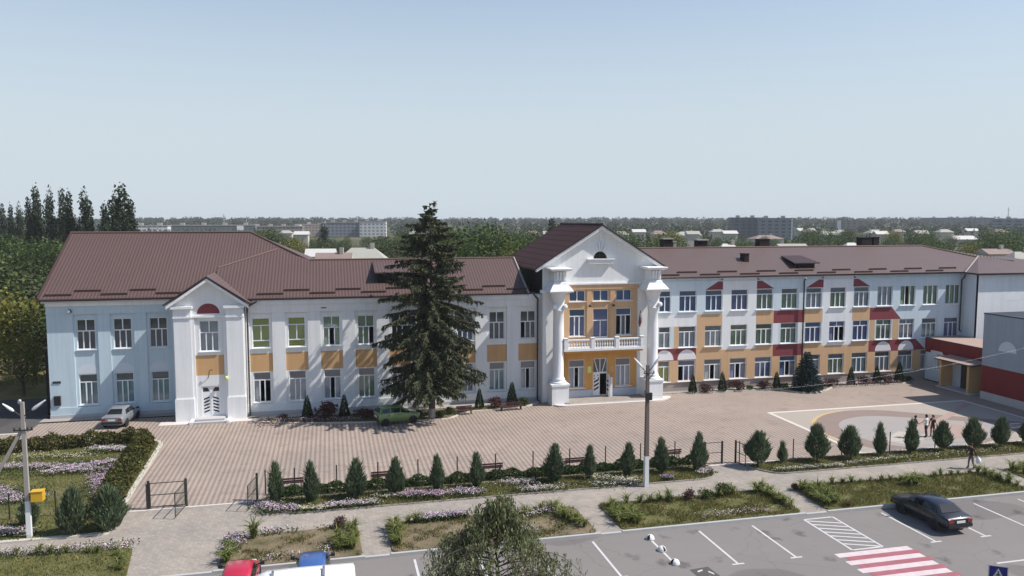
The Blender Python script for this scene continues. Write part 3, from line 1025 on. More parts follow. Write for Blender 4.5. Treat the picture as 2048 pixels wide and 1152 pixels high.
# risalit gable roof
rg = MB()
yz = YR - .35
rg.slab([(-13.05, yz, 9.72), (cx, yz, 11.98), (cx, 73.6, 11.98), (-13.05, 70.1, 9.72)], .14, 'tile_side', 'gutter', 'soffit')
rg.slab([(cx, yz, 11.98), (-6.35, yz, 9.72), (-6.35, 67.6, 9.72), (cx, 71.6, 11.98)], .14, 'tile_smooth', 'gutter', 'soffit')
for sgn in (-1, 1):       # white raking cornice
    xa, xb = (-12.85, cx) if sgn < 0 else (cx, -6.55)
    za, zb = (9.62, 11.82) if sgn < 0 else (11.82, 9.62)
    rg.prism([(xa, za - .30), (xb, zb - .30), (xb, zb - .05), (xa, za - .05)], yz + .06, YR + .221, 'trim')
rg.obj('pediment_roof', Bl)
downpipe(Bl, -6.72, 67.55, .15, 9.2, .065, [(-6.72, 67.5, 9.3), (-5.9, 67.2, 9.75)])
downpipe(Bl, 18.35, 67.5, .15, 9.3, .075, [(18.35, 67.5, 9.4), (17.9, 67.2, 9.82)])
a = MB(); a.box(.2 - .95, YS - .1, 9.0, 1.2 - 1.5, YS - .061, 9.08, 'darkmetal'); a.obj('cable_box', Bl)

# ================================================================== portico block in the middle
Bp = thing('school_building', (24, 70, 0), 'tall gabled entrance block with two giant white columns, balcony and ochre wall', 'school building')
YP = 66.85
pw = MB()
px0, px1, pcx = 18.6, 29.75, 24.05
ops, wins = [], []
for x in (21.9, 26.4):
    ops += [(x - .76, x + .76, 1.15, 3.75), (x - .76, x + .76, 5.92, 8.42)]
ops += [(23.42, 24.9, 5.55, 8.42), (23.46, 24.92, .28, 3.8)]
for x in (21.9, 24.16, 26.4):
    ops += [(x - .76, x + .76, 9.12, 10.12)]
wall_grid(pw, px0, px1, 0, 10.72, YP, ops, 'white', .22, [(20.55, 27.72, .0, 10.72, 'peach'), (20.55, 27.72, 0, 4.8, 'orange2'), (20.55, 27.72, 0, .95, 'plinthblue')], None)
# strips between the tall windows, cornice band
for x in (23.03, 25.28):
    pw.box(x - .22, YP - .07, 5.4, x + .22, YP - .003, 10.2, 'peach')
pw.box(20.5, YP - .12, 10.22, 27.8, YP - .003, 10.66, 'peach')
pw.box(20.4, YP - .2, 10.66, 27.9, YP - .002, 10.80, 'trim')
pw.box(20.3, YP - .08, .0, 23.3, YP - .003, .93, 'plinthblue'); pw.box(25.05, YP - .08, .0, 27.9, YP - .003, .98, 'plinthblue')
# side and back walls
pw.box(px0, YP + .25, 0, px0 + .2, 79, 9.82, 'white'); pw.box(px0 - .02, YP + .24, 9.82, px0 + .2, 79, 12.3, 'darkclad')
pw.box(px1 - .2, YP + .25, 0, px1, 79, 12.3, 'white')
pw.face([(px0, 79, 0), (px1, 79, 0), (px1, 79, 12.3), (pcx, 79, 16), (px0, 79, 12.3)], 'white')
# pediment wall
gz = lambda x: 12.25 + (1 - abs(x - pcx) / 5.9) * 3.68
ped = [(px0, 10.72), (px1, 10.72), (px1, gz(px1)), (pcx, gz(pcx)), (px0, gz(px0))]
lr = .66
# pediment in pieces round the lunette opening
n = 14
arc = [(24.07 + lr * math.cos(math.pi * j / n), 13.0 + lr * math.sin(math.pi * j / n)) for j in range(n + 1)]
yf = YP
pw.face([(px0, yf, 10.72), (px1, yf, 10.72), (px1, yf, gz(px1)), (24.07 + lr, yf, 13.0), (24.07 - lr, yf, 13.0), (px0, yf, gz(px0))], 'gable')
pw.face([(px1, yf, gz(px1))] + [(pcx, yf, gz(pcx))] + [(x, yf, z) for x, z in arc[:n // 2 + 1]][::-1], 'gable')
pw.face([(pcx, yf, gz(pcx)), (px0, yf, gz(px0))] + [(x, yf, z) for x, z in arc[n // 2:]][::-1], 'gable')
pw.grid([[(x, yf, z) for x, z in arc], [(x, yf + .3, z) for x, z in arc]], 'gable', True, False)
pw.prism([(23.4, 13.75), (24.75, 13.75), (24.45, 14.4), (24.2, 14.75), (24.16, 15.6), (23.98, 15.6), (23.94, 14.75), (23.7, 14.4)][::1], YP - .07, YP - .003, 'gable') if False else None
for dx, zt in ((-.28, 14.2), (-.1, 14.5), (.1, 14.5), (.28, 14.2)):      # fan-shaped keystone
    pw.prism([(24.07 + dx * .8 - .06, 13.0 + lr + .02), (24.07 + dx * .8 + .06, 13.0 + lr + .02), (24.07 + dx * 1.5 + .09, zt), (24.07 + dx * 1.5 - .09, zt)], YP - .12, YP - .003, 'trim')
pw.prism([(24.01, 14.55), (24.13, 14.55), (24.16, 15.45), (23.98, 15.45)], YP - .08, YP - .003, 'trim')
# lunette sill
pw.box(22.95, YP - .32, 12.55, 25.2, YP - .003, 12.92, 'gable')
pw.box(22.8, YP - .4, 12.92, 25.35, YP - .003, 13.0, 'trim')
pw.obj('wall', Bp)
lw = MB(); lw.prism(arch_poly(24.07, 13.01, lr - .02), YP + .2, YP + .24, 'carglass'); lo_ = lw.obj('lunette', Bp)
lw = MB(); lw.box(24.04, YP + .15, 13.02, 24.1, YP + .195, 13.62, 'darkmetal'); lw.box(23.45, YP + .15, 13.02, 24.7, YP + .195, 13.06, 'darkmetal'); lw.obj('frame', lo_)
# raking cornices, roof
pr = MB()
yv = 66.32
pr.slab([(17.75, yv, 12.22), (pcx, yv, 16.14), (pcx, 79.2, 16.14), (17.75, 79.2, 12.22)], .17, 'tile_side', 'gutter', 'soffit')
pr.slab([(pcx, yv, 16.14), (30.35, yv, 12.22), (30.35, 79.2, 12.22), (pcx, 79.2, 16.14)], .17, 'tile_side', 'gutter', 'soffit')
pr.tube([(pcx, yv, 16.16), (pcx, 79.2, 16.16)], .09, 'gutter', 8)
pro = pr.obj('roof', Bp)
co = MB()
for sgn in (-1, 1):
    xa, xb = (17.95, pcx) if sgn < 0 else (pcx, 30.15)
    za, zb = (12.2, 15.99) if sgn < 0 else (15.99, 12.2)
    co.prism([(xa, za - .32), (xb, zb - .32), (xb, zb - .04), (xa, za - .04)], yv + .1, YP - .003, 'trim')
co.obj('raking_cornice', Bp)
# columns
def column(xc, yc):
    c = MB()
    c.box(xc - .78, yc - .78, 0, xc + .78, YP - .004, 1.75, 'trim'); c.box(xc - .85, yc - .85, 1.75, xc + .85, YP - .005, 1.92, 'trim')
    c.lathe([(.72, 1.92), (.76, 2.0), (.70, 2.1), (.58, 2.13), (.60, 2.22), (.62, 2.30), (.54, 2.4), (.495, 2.5), (.495, 5), (.48, 7), (.465, 8.4), (.52, 8.46), (.52, 8.54), (.475, 8.58), (.50, 9.0), (.56, 9.4), (.66, 9.8), (.82, 10.15)], (xc, yc, 0), 'trim', 28)
    for sx in (-1, 1):      # scrolls
        c.lathe([(.04, -.05), (.22, -.05), (.24, .05), (.2, .25), (.04, .27)], (xc + sx * .48, yc - .5, 8.82), 'trim', 14, 'y')
    # flared abacus
    r0 = [(xc - .82, yc - .82, 10.1), (xc + .82, yc - .82, 10.1), (xc + .82, YP - .01, 10.1), (xc - .82, YP - .01, 10.1)]
    def ring(r, z): return [(xc - r, yc - r, z), (xc + r, yc - r, z), (xc + r, YP - .01, z), (xc - r, YP - .01, z)]
    c.grid([ring(.80, 10.1), ring(1.08, 10.16), ring(1.10, 10.26), ring(.78, 10.70), ring(.68, 10.78), ring(.60, 11.0), ring(.56, 11.05)], 'trim', False)
    c.cap(ring(.80, 10.1), 'trim', True)
    # block with fluted consoles
    c.box(xc - .54, yc - .5, 11.05, xc + .54, YP - .011, 12.0, 'trim')
    for k in (-1, 0, 1):
        x = xc + k * .27
        prof = [(yc - .52, 11.15), (yc - .62, 11.3), (yc - .66, 11.7), (yc - .78, 11.95), (yc - .5, 11.95), (yc - .5, 11.15)]
        c.grid([[(x - .09, y, z) for y, z in prof], [(x + .09, y, z) for y, z in prof]], 'trim', False)
        c.cap([(x - .09, y, z) for y, z in prof], 'trim'); c.cap([(x + .09, y, z) for y, z in prof], 'trim', True)
    c.grid([ring(.66, 11.98), ring(.95, 12.08), ring(1.0, 12.2), ring(.98, 12.26)], 'trim', False)
    c.cap(ring(.98, 12.26), 'trim')
    c.obj('column', Bp)
column(19.85, 65.95); column(28.9, 65.95)
pl = MB()
pl.box(18.62, YP - .12, 0, 20.52, YP - .004, 10.3, 'white'); pl.box(18.4, YP - .3, 9.95, 18.99, YP + .1, 10.25, 'trim'); pl.obj('pilaster', Bp)
pl = MB(); pl.box(27.75, YP - .12, 0, 29.7, YP - .004, 10.3, 'white'); pl.obj('pilaster', Bp)
# balcony
bl = MB()
by0 = 65.45
bl.box(20.25, by0, 4.78, 27.95, YP - .13, 4.98, 'trim'); bl.box(20.4, by0 + .12, 4.6, 27.8, YP - .13, 4.78, 'orange2')
bl.box(20.3, by0 + .04, 5.72, 27.9, by0 + .24, 5.84, 'trim'); bl.box(20.3, by0 + .05, 4.98, 27.9, by0 + .23, 5.08, 'trim')
for x in (20.45, 22.98, 25.3, 27.72):
    bl.box(x - .17, by0 + .01, 4.98, x + .17, by0 + .29, 5.92, 'trim'); bl.box(x - .2, by0 - .02, 5.92, x + .2, by0 + .32, 5.99, 'trim')
for x in (20.36, 27.8):
    bl.box(x - .08, by0 + .29, 5.72, x + .08, YP - .13, 5.84, 'trim')
bo = bl.obj('balcony', Bp)
def baluster(x, y):
    b = MB(); b.lathe([(.055, 5.08), (.055, 5.14), (.035, 5.18), (.075, 5.32), (.07, 5.4), (.032, 5.55), (.04, 5.62), (.055, 5.66), (.055, 5.72)], (x, y, 0), 'trim', 8); b.obj('baluster', bo)
for a, b_ in ((20.45, 22.98), (22.98, 25.3), (25.3, 27.72)):
    for k in range(9):
        baluster(a + (b_ - a) * (k + 1.0) / 10, by0 + .14)
# windows of the portico
window(Bp, 21.14, 22.66, 1.15, 3.75, YP, 'B', 'cur_grey', 'bl_grey', (1,)); window(Bp, 25.64, 27.16, 1.15, 3.75, YP, 'B', 'cur_grey', 'bl_grey')
window(Bp, 21.14, 22.66, 5.92, 8.42, YP, 'B', 'cur_violet', 'bl_blue'); window(Bp, 25.64, 27.16, 5.92, 8.42, YP, 'B', 'cur_dark', 'bl_blue', (0, 2))
window(Bp, 23.42, 24.9, 5.55, 8.42, YP, 'D', 'cur_violet', sill=False, name='balcony_door')
for x in (21.9, 24.16, 26.4):
    window(Bp, x - .76, x + .76, 9.12, 10.12, YP, 'S', 'cur_blue')
# main entrance
d = MB(); yd = YP + .14
d.box(23.46, yd, .28, 23.53, yd + .1, 3.8, 'pvc'); d.box(24.85, yd, .28, 24.92, yd + .1, 3.8, 'pvc'); d.box(23.53, yd, 2.36, 24.85, yd + .1, 2.5, 'pvc'); d.box(23.53, yd, 3.72, 24.85, yd + .1, 3.8, 'pvc')
d.bar((24.19, yd + .02, 2.5), (24.19, yd + .02, 3.72), .07, .05, 'pvc', (0, 1, 0))
d.bar((23.98, yd + .02, 2.5), (23.62, yd + .02, 3.72), .07, .05, 'pvc', (0, 1, 0)); d.bar((24.4, yd + .02, 2.5), (24.76, yd + .02, 3.72), .07, .05, 'pvc', (0, 1, 0))
de = d.obj('entrance_door', Bp)
g = MB(); g.face([(23.53, yd + .06, 2.5), (24.85, yd + .06, 2.5), (24.85, yd + .06, 3.72), (23.53, yd + .06, 3.72)], 'glass'); g.face([(23.53, yd + .3, 2.5), (24.85, yd + .3, 2.5), (24.85, yd + .3, 3.72), (23.53, yd + .3, 3.72)], 'cur_dark'); g.obj('pane', de)
l = MB(); l.box(23.53, yd + .01, .3, 24.19, yd + .07, 2.36, 'pvc')
for k in range(3): l.prism([(23.62, .75 + k * .36), (24.1, 1.0 + k * .36), (24.1, 1.18 + k * .36), (23.62, .93 + k * .36)], yd + .003, yd + .009, 'carglass')
for xx, zz in ((23.66, 1.9), (23.66, 2.15), (24.04, 1.95), (24.0, 2.2)): l.box(xx - .05, yd + .003, zz - .06, xx + .05, yd + .009, zz + .06, 'carglass')
l.obj('door_leaf', de)
l = MB(); l.box(24.86, yd - .62, .3, 24.92, yd + .04, 2.36, 'pvc')
for k in range(3): l.box(24.852, yd - .5, .8 + k * .4, 24.86, yd - .1, .98 + k * .4, 'carglass')
l.obj('door_leaf', de)
l = MB(); l.box(25.05, YP - .35, .26, 25.25, YP - .085, 2.05, 'trim'); l.obj('door_post', Bp)
l = MB(); l.box(25.05, YP - .03, 2.5, 25.5, YP - .003, 3.1, 'orange'); l.obj('name_plate', Bp)
l = MB(); l.box(22.95, YP - .03, 2.5, 23.3, YP - .003, 3.1, 'cur_lime'); l.obj('name_plate', Bp)
for x in (23.02, 25.28):
    l = MB(); l.bar((x, YP - .05, 8.78), (x, YP - .3, 8.78), .05, .05, 'darkmetal'); l.lathe([(.03, -.12), (.13, -.05), (.13, .06), (.05, .1)], (x, YP - .36, 8.72), 'darkmetal', 10); l.obj('wall_lamp', Bp)
pf = MB()
poly = rounded([(20.6, YP - .1), (20.0, 64.85), (28.9, 64.85), (28.2, YP - .1)], [.1, 1.2, 1.2, .1])
pf.slab([(x, y, .26) for x, y in poly], .26, 'walk', 'edge')
pf.slab([(x, y, .13) for x, y in rounded([(18.9, 65.9), (19.5, 64.5), (29.4, 64.5), (31.0, 66.0), (30, 66.2), (20, 66.2)], [.1, 1.2, 1.2, .5, .1, .1])], .13, 'edge')
pf.obj('porch_platform', Bp)

# ================================================================== three-storey wing (right)
Br = thing('school_building', (47, 70, 0), 'long pale blue three-storey school wing painted with orange, white and maroon blocks', 'school building')
YB = 68.0
xs3 = [33.4 + 2.735 * i for i in range(12)]
fz = [(1.0, 3.03), (4.3, 6.33), (7.76, 9.78)]
cols = [(31.05, .6)] + [(x, .9) for x in xs3]
ops = []
for x, hw in cols:
    for z in fz:
        ops.append((x - hw, x + hw, z[0], z[1]))
rw = MB()
pnt = [
    (29.7, 34.35, 6.34, 7.45, 'offwhite'),
    (29.7, 60.6, .9, 3.04, 'peach'),
    (32.0, 32.5, 4.2, 6.34, 'peach'), (29.7, 34.5, 3.04, 4.22, 'maroon'),
    (34.35, 37.05, .9, 7.45, 'peach'),
    (37.05, 40.68, 3.9, 10.95, 'offwhite'), (37.05, 40.68, .9, 3.9, 'peach'),
    (40.68, 42.62, 6.34, 7.6, 'peach'), (40.68, 42.62, 3.0, 4.22, 'peach'),
    (42.62, 46.05, 6.34, 7.6, 'maroon'), (42.62, 46.05, 3.04, 4.22, 'maroon'), (42.62, 43.2, 4.22, 6.34, 'offwhite'), (45.3, 46.05, 4.22, 6.34, 'offwhite'),
    (46.05, 48.1, 6.34, 7.6, 'peach'), (46.05, 48.1, 3.0, 4.22, 'peach'),
    (48.1, 51.5, 3.9, 10.95, 'offwhite'), (48.1, 51.5, .9, 3.9, 'peach'),
    (51.5, 53.55, 6.34, 7.6, 'peach'), (51.5, 53.55, 3.0, 4.22, 'peach'),
    (53.55, 56.15, 6.34, 7.6, 'maroon'), (53.55, 54.2, 4.22, 6.34, 'peach'), (56.3, 57.05, 4.22, 6.34, 'peach'),
    (53.55, 59.2, 3.04, 4.22, 'maroon'),
    (29.7, 64.7, 0, .9, 'plinthbrown'),
]
wall_grid(rw, 29.75, 64.72, 0, 10.95, YB, ops, 'paleblue', .2, pnt)
rw.box(29.75, YB - .05, .86, 64.7, YB - .003, .93, 'plinthbrown')
def tri(pts, m): rw.face([(x, YB - .006, z) for x, z in pts], m)
tri([(35.2, 9.8), (37.04, 9.8), (37.04, 10.9)], 'maroon'); tri([(40.7, 9.8), (42.6, 9.8), (40.7, 10.9)], 'maroon')
tri([(46.15, 9.8), (48.08, 9.8), (48.08, 10.9)], 'maroon'); tri([(51.52, 9.8), (53.5, 9.8), (51.52, 10.9)], 'maroon')
tri([(56.15, 6.36), (57.3, 6.36), (56.15, 7.58)], 'maroon'); tri([(59.2, 3.06), (60.4, 3.06), (59.2, 4.2)], 'maroon')
for x, r in ((31.05, .95), (33.4, .98), (55.28, .95), (58.02, .95)):
    tri(arch_poly(x, 3.1, r, .98), 'archwhite')
for x in (55.28, 60.75):
    tri(arch_poly(x, 9.82, .78, .7), 'cloud')
rw.box(29.75, YB - .06, 10.6, 64.4, YB - .007, 10.7, 'paleblue')
rw.face([(29.75, 81.6, 0), (72, 81.6, 0), (72, 81.6, 10.95), (29.75, 81.6, 10.95)], 'paleblue')
rw.face([(29.78, YB, 10.9), (29.78, 81.6, 10.9), (29.78, 74.6, 13.4)], 'darkclad')
# end block stepping forward
YE = 66.0
rw.box(64.7, YE + .01, 0, 64.95, 81, 10.95, 'paleblue')
rw.box(64.7, YE, 0, 78, YE + .25, 10.95, 'trim')
rw.box(77.8, YE + .25, 0, 78, 81, 10.95, 'paleblue')
for x, z in ((69.0, 8.2), (71.2, 8.2), (67.2, 5.5), (69.6, 5.5), (72, 5.6)):
    rw.face([(a, YE - .006, b) for a, b in arch_poly(x, z, .95, .9)], 'sill')
rw.obj('wall', Br)
pr_ = lambda y: 11.02 + .35 * (y - 67.35)
rr = MB()
rr.slab([(29.8, 67.68, pr_(67.68)), (64.25, 67.68, pr_(67.68)), (69.6, 71.3, pr_(71.3)), (65.2, 74.7, pr_(74.7)), (29.8, 74.7, pr_(74.7))], .1, 'tile_smooth', 'gutter', 'soffit')
rr.slab([(29.8, 74.7, pr_(74.7)), (65.2, 74.7, pr_(74.7)), (72.6, 82.1, 11), (29.8, 82.1, 11)], .1, 'tile_smooth', 'gutter', 'soffit')
rr.slab([(65.2, 74.7, pr_(74.7)), (69.6, 71.3, pr_(71.3)), (72.6, 69.5, pr_(70.5)), (72.6, 82.1, 11)], .1, 'tile_smooth', 'gutter', 'soffit')
rr.slab([(64.25, 65.65, 11.08), (79, 65.65, 11.08), (73, 71.3, 12.5), (69.6, 71.3, 12.45)], .1, 'tile_smooth', 'gutter', 'soffit')
rr.slab([(64.25, 65.65, 11.08), (69.6, 71.3, 12.45), (64.25, 67.68, 11.12)], .1, 'tile_smooth', 'gutter', 'soffit')
rr.slab([(69.6, 71.3, 12.45), (73, 71.3, 12.5), (79, 65.4, 11.05), (79, 82, 11.05), (69.6, 82, 11.05)], .1, 'tile_smooth', 'gutter', 'soffit')
roofR = rr.obj('roof', Br)
b = MB()
b.tube([(29.8, 74.7, pr_(74.7) + .03), (65.2, 74.7, pr_(74.7) + .03), (69.6, 71.3, pr_(71.3) + .04)], .09, 'ridge', 8)
b.tube([(64.25, 67.3, 11.08), (69.6, 71.3, 12.49)], .08, 'concrete', 6)
b.obj('ridge_cap', roofR)
snow_guards(roofR, [30.4 + 2.12 * i for i in range(16)], 2.0, 67.9, 68.5, pr_)
g = MB(); g.tube([(29.8, 67.64, 11.06), (64.2, 67.64, 11.06), (64.2, 65.6, 11.0), (79, 65.6, 11.0)], .085, 'gutter', 8); g.obj('gutter', roofR)
def chimney(x0, x1, y, z0, z1, cap=True, m='darkclad'):
    c = MB(); c.box(x0, y, z0, x1, y + .9, z1, m)
    if cap: c.box(x0 - .12, y - .12, z1, x1 + .12, y + 1.02, z1 + .12, 'concrete')
    else: c.box(x0 - .05, y - .05, z1, x1 + .05, y + .95, z1 + .08, m)
    c.obj('chimney', roofR)
chimney(33.9, 34.9, 74.9, 13, 14.5, True); chimney(35.05, 35.4, 75.0, 13, 14.2, False, 'plinthbrown'); chimney(37.8, 38.9, 74.9, 13, 14.35, True)
chimney(45.0, 46.2, 74.9, 13, 14.4, False); chimney(57.6, 58.9, 74.9, 13, 14.5, False); chimney(59.2, 59.9, 75.0, 13, 14.55, False)
chimney(40.95, 41.45, 70.9, 11.9, 13.05, False)
dm = MB()
dm.box(46.1, 69.3, 11.5, 47.9, 71.5, 12.2, 'darkclad')
dm.slab([(45.4, 69.0, 12.22), (48.3, 69.0, 12.22), (48.0, 71.9, 12.82), (45.7, 71.9, 12.82)], .1, 'snow')
dm.slab([(45.4, 69.0, 12.22), (46.1, 69.35, 11.75), (45.9, 71.5, 12.5), (45.7, 71.9, 12.82)], .05, 'darkclad')
dm.obj('dormer', roofR)
sg = {0: ['bl_blue', 'bl_taupe', 'bl_olive']}
spec3 = [('cur_blue', 'bl_blue')] + [('cur_blue', 'bl_blue'), ('cur_blue', 'bl_blue'), ('cur_violet', 'bl_blue'), ('cur_green', 'bl_grey'), ('cur_green', 'bl_grey'), ('cur_grey', 'bl_grey'), ('cur_green', 'bl_grey'), ('cur_grey', 'bl_grey'), ('cur_grey', 'bl_grey'), ('cur_green', 'bl_grey'), ('cur_green', 'bl_grey'), ('cur_green', 'bl_grey')]
spec2 = [('cur_white', 'bl_taupe')] + [('cur_grey', 'bl_taupe'), ('cur_white', 'bl_grey'), ('cur_green', 'bl_olive'), ('cur_green', 'bl_olive'), ('cur_green', 'bl_grey'), ('cur_violet', 'bl_blue'), ('cur_violet', 'bl_blue'), ('cur_violet', 'bl_blue'), ('cur_green', 'bl_taupe'), ('cur_grey', 'bl_grey'), ('cur_teal', 'bl_grey'), ('cur_violet', 'bl_blue')]
spec1 = [('cur_lime', 'bl_olive')] + [('cur_violet', 'bl_blue'), ('cur_grey', 'bl_taupe'), ('cur_violet', 'bl_taupe'), ('cur_blue', 'bl_blue'), ('cur_blue', 'bl_blue'), ('cur_grey', 'bl_taupe'), ('cur_green', 'bl_grey'), ('cur_teal', 'bl_grey'), ('cur_grey', 'bl_taupe'), ('cur_grey', 'bl_taupe'), ('cur_grey', 'bl_taupe'), ('cur_grey', 'bl_taupe')]
opn = {(0, 1): (0,), (0, 2): (1,), (0, 3): (1,), (0, 5): (1,), (1, 7): (1, 2), (2, 10): (1,), (2, 5): ()}
for i, (x, hw) in enumerate(cols):
    for k, sp in enumerate((spec1, spec2, spec3)):
        z = fz[k]
        kind = '2' if i == 0 else ('T' if (k == 2 and i >= 9) else 'B')
        window(Br, x - hw, x + hw, z[0], z[1], YB, kind, sp[i][0], sp[i][1], opn.get((k, i), ()), sash=(k == 1 and i in (7, 8, 9, 10)))
downpipe(Br, 45.78, 67.8, .3, 10.5, .075, [(45.78, 67.5, 10.8)])
downpipe(Br, 64.3, 67.75, 5.0, 10.3, .08, [(64.3, 67.4, 10.6), (64.2, 67.25, 10.9)])

# low link with porch, and sports hall
Bk = thing('link_building', (61, 63, 0), 'low flat-roofed maroon and blue link building with orange-walled porch beside sports hall', 'building')
k = MB()
wall_grid(k, 59.2, 67.9, 0, 3.15, 60.4, [(65.2, 66.5, 1.2, 2.9)], 'paleblue', .2, [(59.2, 67.9, 2.85, 3.15, 'gymred')], None, 'x')
k.box(60.4 - .05, 59.15, 3.15, 64.6, 67.95, 4.28, 'gymred', 'courtpink')
k.box(60.3, 59.1, 4.28, 64.65, 67.9, 4.38, 'pipe', 'courtpink')
k.face([(60.395, 66.9 + .6 * 1.4 * math.cos(math.pi * j / 12) - .5, 2.85 + .55 * math.sin(math.pi * j / 12)) for j in range(13)], 'cloud')
k.obj('wall', Bk)
w_ = MB(); w_.box(60.5, 65.2, 1.2, 60.56, 66.5, 1.27, 'pvc'); w_.box(60.5, 65.2, 2.83, 60.56, 66.5, 2.9, 'pvc')
for y in (65.2, 65.82, 66.43): w_.box(60.5, y, 1.27, 60.56, y + .07, 2.83, 'pvc')
wo = w_.obj('window', Bk)
w_ = MB(); w_.face([(60.53, 65.27, 1.27), (60.53, 66.43, 1.27), (60.53, 66.43, 2.83), (60.53, 65.27, 2.83)], 'glass'); w_.obj('pane', wo)
w_ = MB(); w_.box(60.7, 65.2, 1.2, 60.72, 66.5, 2.9, 'cur_grey'); w_.obj('curtain', wo)
c = MB()
c.box(58.75, 63.9, 0, 60.33, 64.15, 2.75, 'orange'); c.box(58.75, 60.5, 0, 60.33, 60.75, 2.75, 'orange'); c.box(60.1, 60.76, 0, 60.34, 63.89, 2.75, 'plinthblue')
c.obj('porch', Bk)
c = MB(); c.slab([(58.5, 59.9, 2.85), (60.34, 59.9, 3.1), (60.34, 64.6, 3.1), (58.5, 64.6, 2.85)], .12, 'courtpink', 'pipe'); c.obj('porch_roof', Bk)
c = MB(); c.box(60.04, 61.2, .1, 60.095, 62.8, 2.35, 'darkmetal'); c.obj('door', Bk)
c = MB(); c.box(58.6, 60.2, 0, 60.3, 64.4, .12, 'plinth'); c.obj('porch_step', Bk)

Bg = thing('sports_hall', (70, 49, 0), 'blue-grey windowless sports hall with maroon band and pale arches at the right edge', 'sports hall')
g = MB()
X = 58.65
wall_grid(g, 36, 59.0, 0, 7.9, X, [], 'gymblue', .2, [(36, 59, .72, 3.15, 'gymred'), (36, 59, 0, .72, 'plinth')], None, 'x')
g.box(X - .03, 36, 7.9, 84, 59.03, 8.0, 'pipe')
g.face([(X, 59.0, 0), (84, 59.0, 0), (84, 59.0, 7.9), (X, 59.0, 7.9)], 'gymblue')
g.face([(X, 36, 0), (84, 36, 0), (84, 36, 7.9), (X, 36, 7.9)], 'gymblue'); g.face([(84, 36, 0), (84, 59, 0), (84, 59, 7.9), (84, 36, 7.9)], 'gymblue')
for yc, zz in ((56.3, 4.75), (53.6, 6.3), (50.8, 4.8), (48.0, 6.3)):
    g.face([(X - .006, yc + .95 * math.cos(math.pi * j / 14), zz + .95 * math.sin(math.pi * j / 14)) for j in range(15)], 'cloud')
g.obj('wall', Bg)
# ------------------------------------------------------------------ vegetation
M['juniper'] = leafmat('juniper_foliage', ['#414d3a', '#526049', '#647356', '#7a8665'], .7, .25)
M['thuja'] = leafmat('thuja_foliage', ['#1b2a1a', '#24361f', '#2f4227', '#3a4a2c'], .7, .15)
M['spruce'] = leafmat('spruce_needles', ['#2a3122', '#3b432e', '#4d543b', '#63634b', '#444b34'], .75, .1)
M['bluespruce'] = leafmat('blue_spruce_needles', ['#1c2a2a', '#243536', '#304446', '#3f5353'], .75, .1)
M['birch'] = leafmat('birch_leaves', ['#465030', '#5d6740', '#727b52', '#8a9168', '#9ba07a', '#75664a'], .5, .35)
M['barberry'] = leafmat('barberry_leaves', ['#3a2024', '#4c2c2e', '#5d3a38', '#3a3228'], .7, .2)
M['bush'] = leafmat('green_bush_leaves', ['#26331a', '#35441f', '#465629', '#566334'], .65, .25)
M['hedge'] = leafmat('bronze_hedge_leaves', ['#2c3317', '#43481f', '#5b5328', '#4d4522', '#3c471d', '#66662f'], .65, .25)
M['lowhedge'] = leafmat('low_green_hedge', ['#1d2b14', '#29391a', '#374a20', '#485a2c'], .65, .2)
M['lily'] = leafmat('daylily_blades', ['#3f4a26', '#52602f', '#687339', '#80844a', '#928d58'], .55, .3)
M['dryleaf'] = leafmat('dry_flower_stems', ['#5b4c34', '#6d5d40', '#55502f', '#7a6c4c'], .8, .2)
M['grass'] = leafmat('lawn_grass_blades', ['#5a5a30', '#6f6b3b', '#857d48', '#988c56'], .7, .3)
M['grass2'] = leafmat('green_grass_blades', ['#47522a', '#58622f', '#6b7038', '#7d7d45'], .7, .3)
M['fl_white'] = leafmat('white_petals', ['#b9b4b4', '#d4cfd0', '#c9bfc4', '#e2dfdd'], .6, .2)
M['fl_lilac'] = leafmat('lilac_petals', ['#96809f', '#ab93b3', '#9f84aa', '#bfb0c4'], .6, .2)
M['fl_pink'] = leafmat('pale_pink_petals', ['#c9aabb', '#d7c0c8', '#b893ad', '#cbb6bf'], .6, .2)
M['fl_yellow'] = leafmat('pale_yellow_petals', ['#c9bd86', '#d8cfa6', '#b8ae74', '#d4cdb4'], .6, .2)
M['decid_a'] = leafmat('dark_tree_leaves', ['#29321d', '#374325', '#48552f', '#5a663a'], .65, .25)
M['decid_b'] = leafmat('mid_green_tree_leaves', ['#2d3b1c', '#3d4d24', '#50612e', '#64733b'], .65, .3)
M['decid_c'] = leafmat('yellowing_tree_leaves', ['#565a25', '#706f30', '#878142', '#5f622c', '#948c4a'], .65, .3)
M['poplar'] = leafmat('poplar_leaves', ['#1d2719', '#28341f', '#344128', '#435033'], .65, .2)
def farwood():
    t = NT('far_wood_leaves')
    n1 = t.noise(.07, 3, .6); n2 = t.noise(.5, 2)
    f = t.math('ADD', t.math('MULTIPLY', n1, .75), t.math('MULTIPLY', n2, .25))
    c = t.ramp(f, [(.35, _c('#20281a')), (.48, _c('#2f3a22')), (.58, _c('#414a2a')), (.68, _c('#5a5a36'))])
    t.done(c, .8, .1)
    tr = t.n('ShaderNodeBsdfTranslucent'); t.l(c, tr.inputs[0])
    mx = t.n('ShaderNodeMixShader'); mx.inputs[0].default_value = .35
    t.l(t.p.outputs[0], mx.inputs[1]); t.l(tr.outputs[0], mx.inputs[2]); t.l(mx.outputs[0], t.t.nodes['Material Output'].inputs[0])
    return t.m
M['farwood'] = farwood()
P_VAR = {}

def trunk_mesh(path, rad, m, limbs=(), n=8):
    b = MB(); b.tube(path, rad, m, n)
    for p, q, r0, r1 in limbs:
        mid = (Vector(p) + Vector(q)) / 2 + Vector((0, 0, .05))
        b.tube([p, mid, q], [r0, (r0 + r1) / 2, r1], m, 6)
    return b

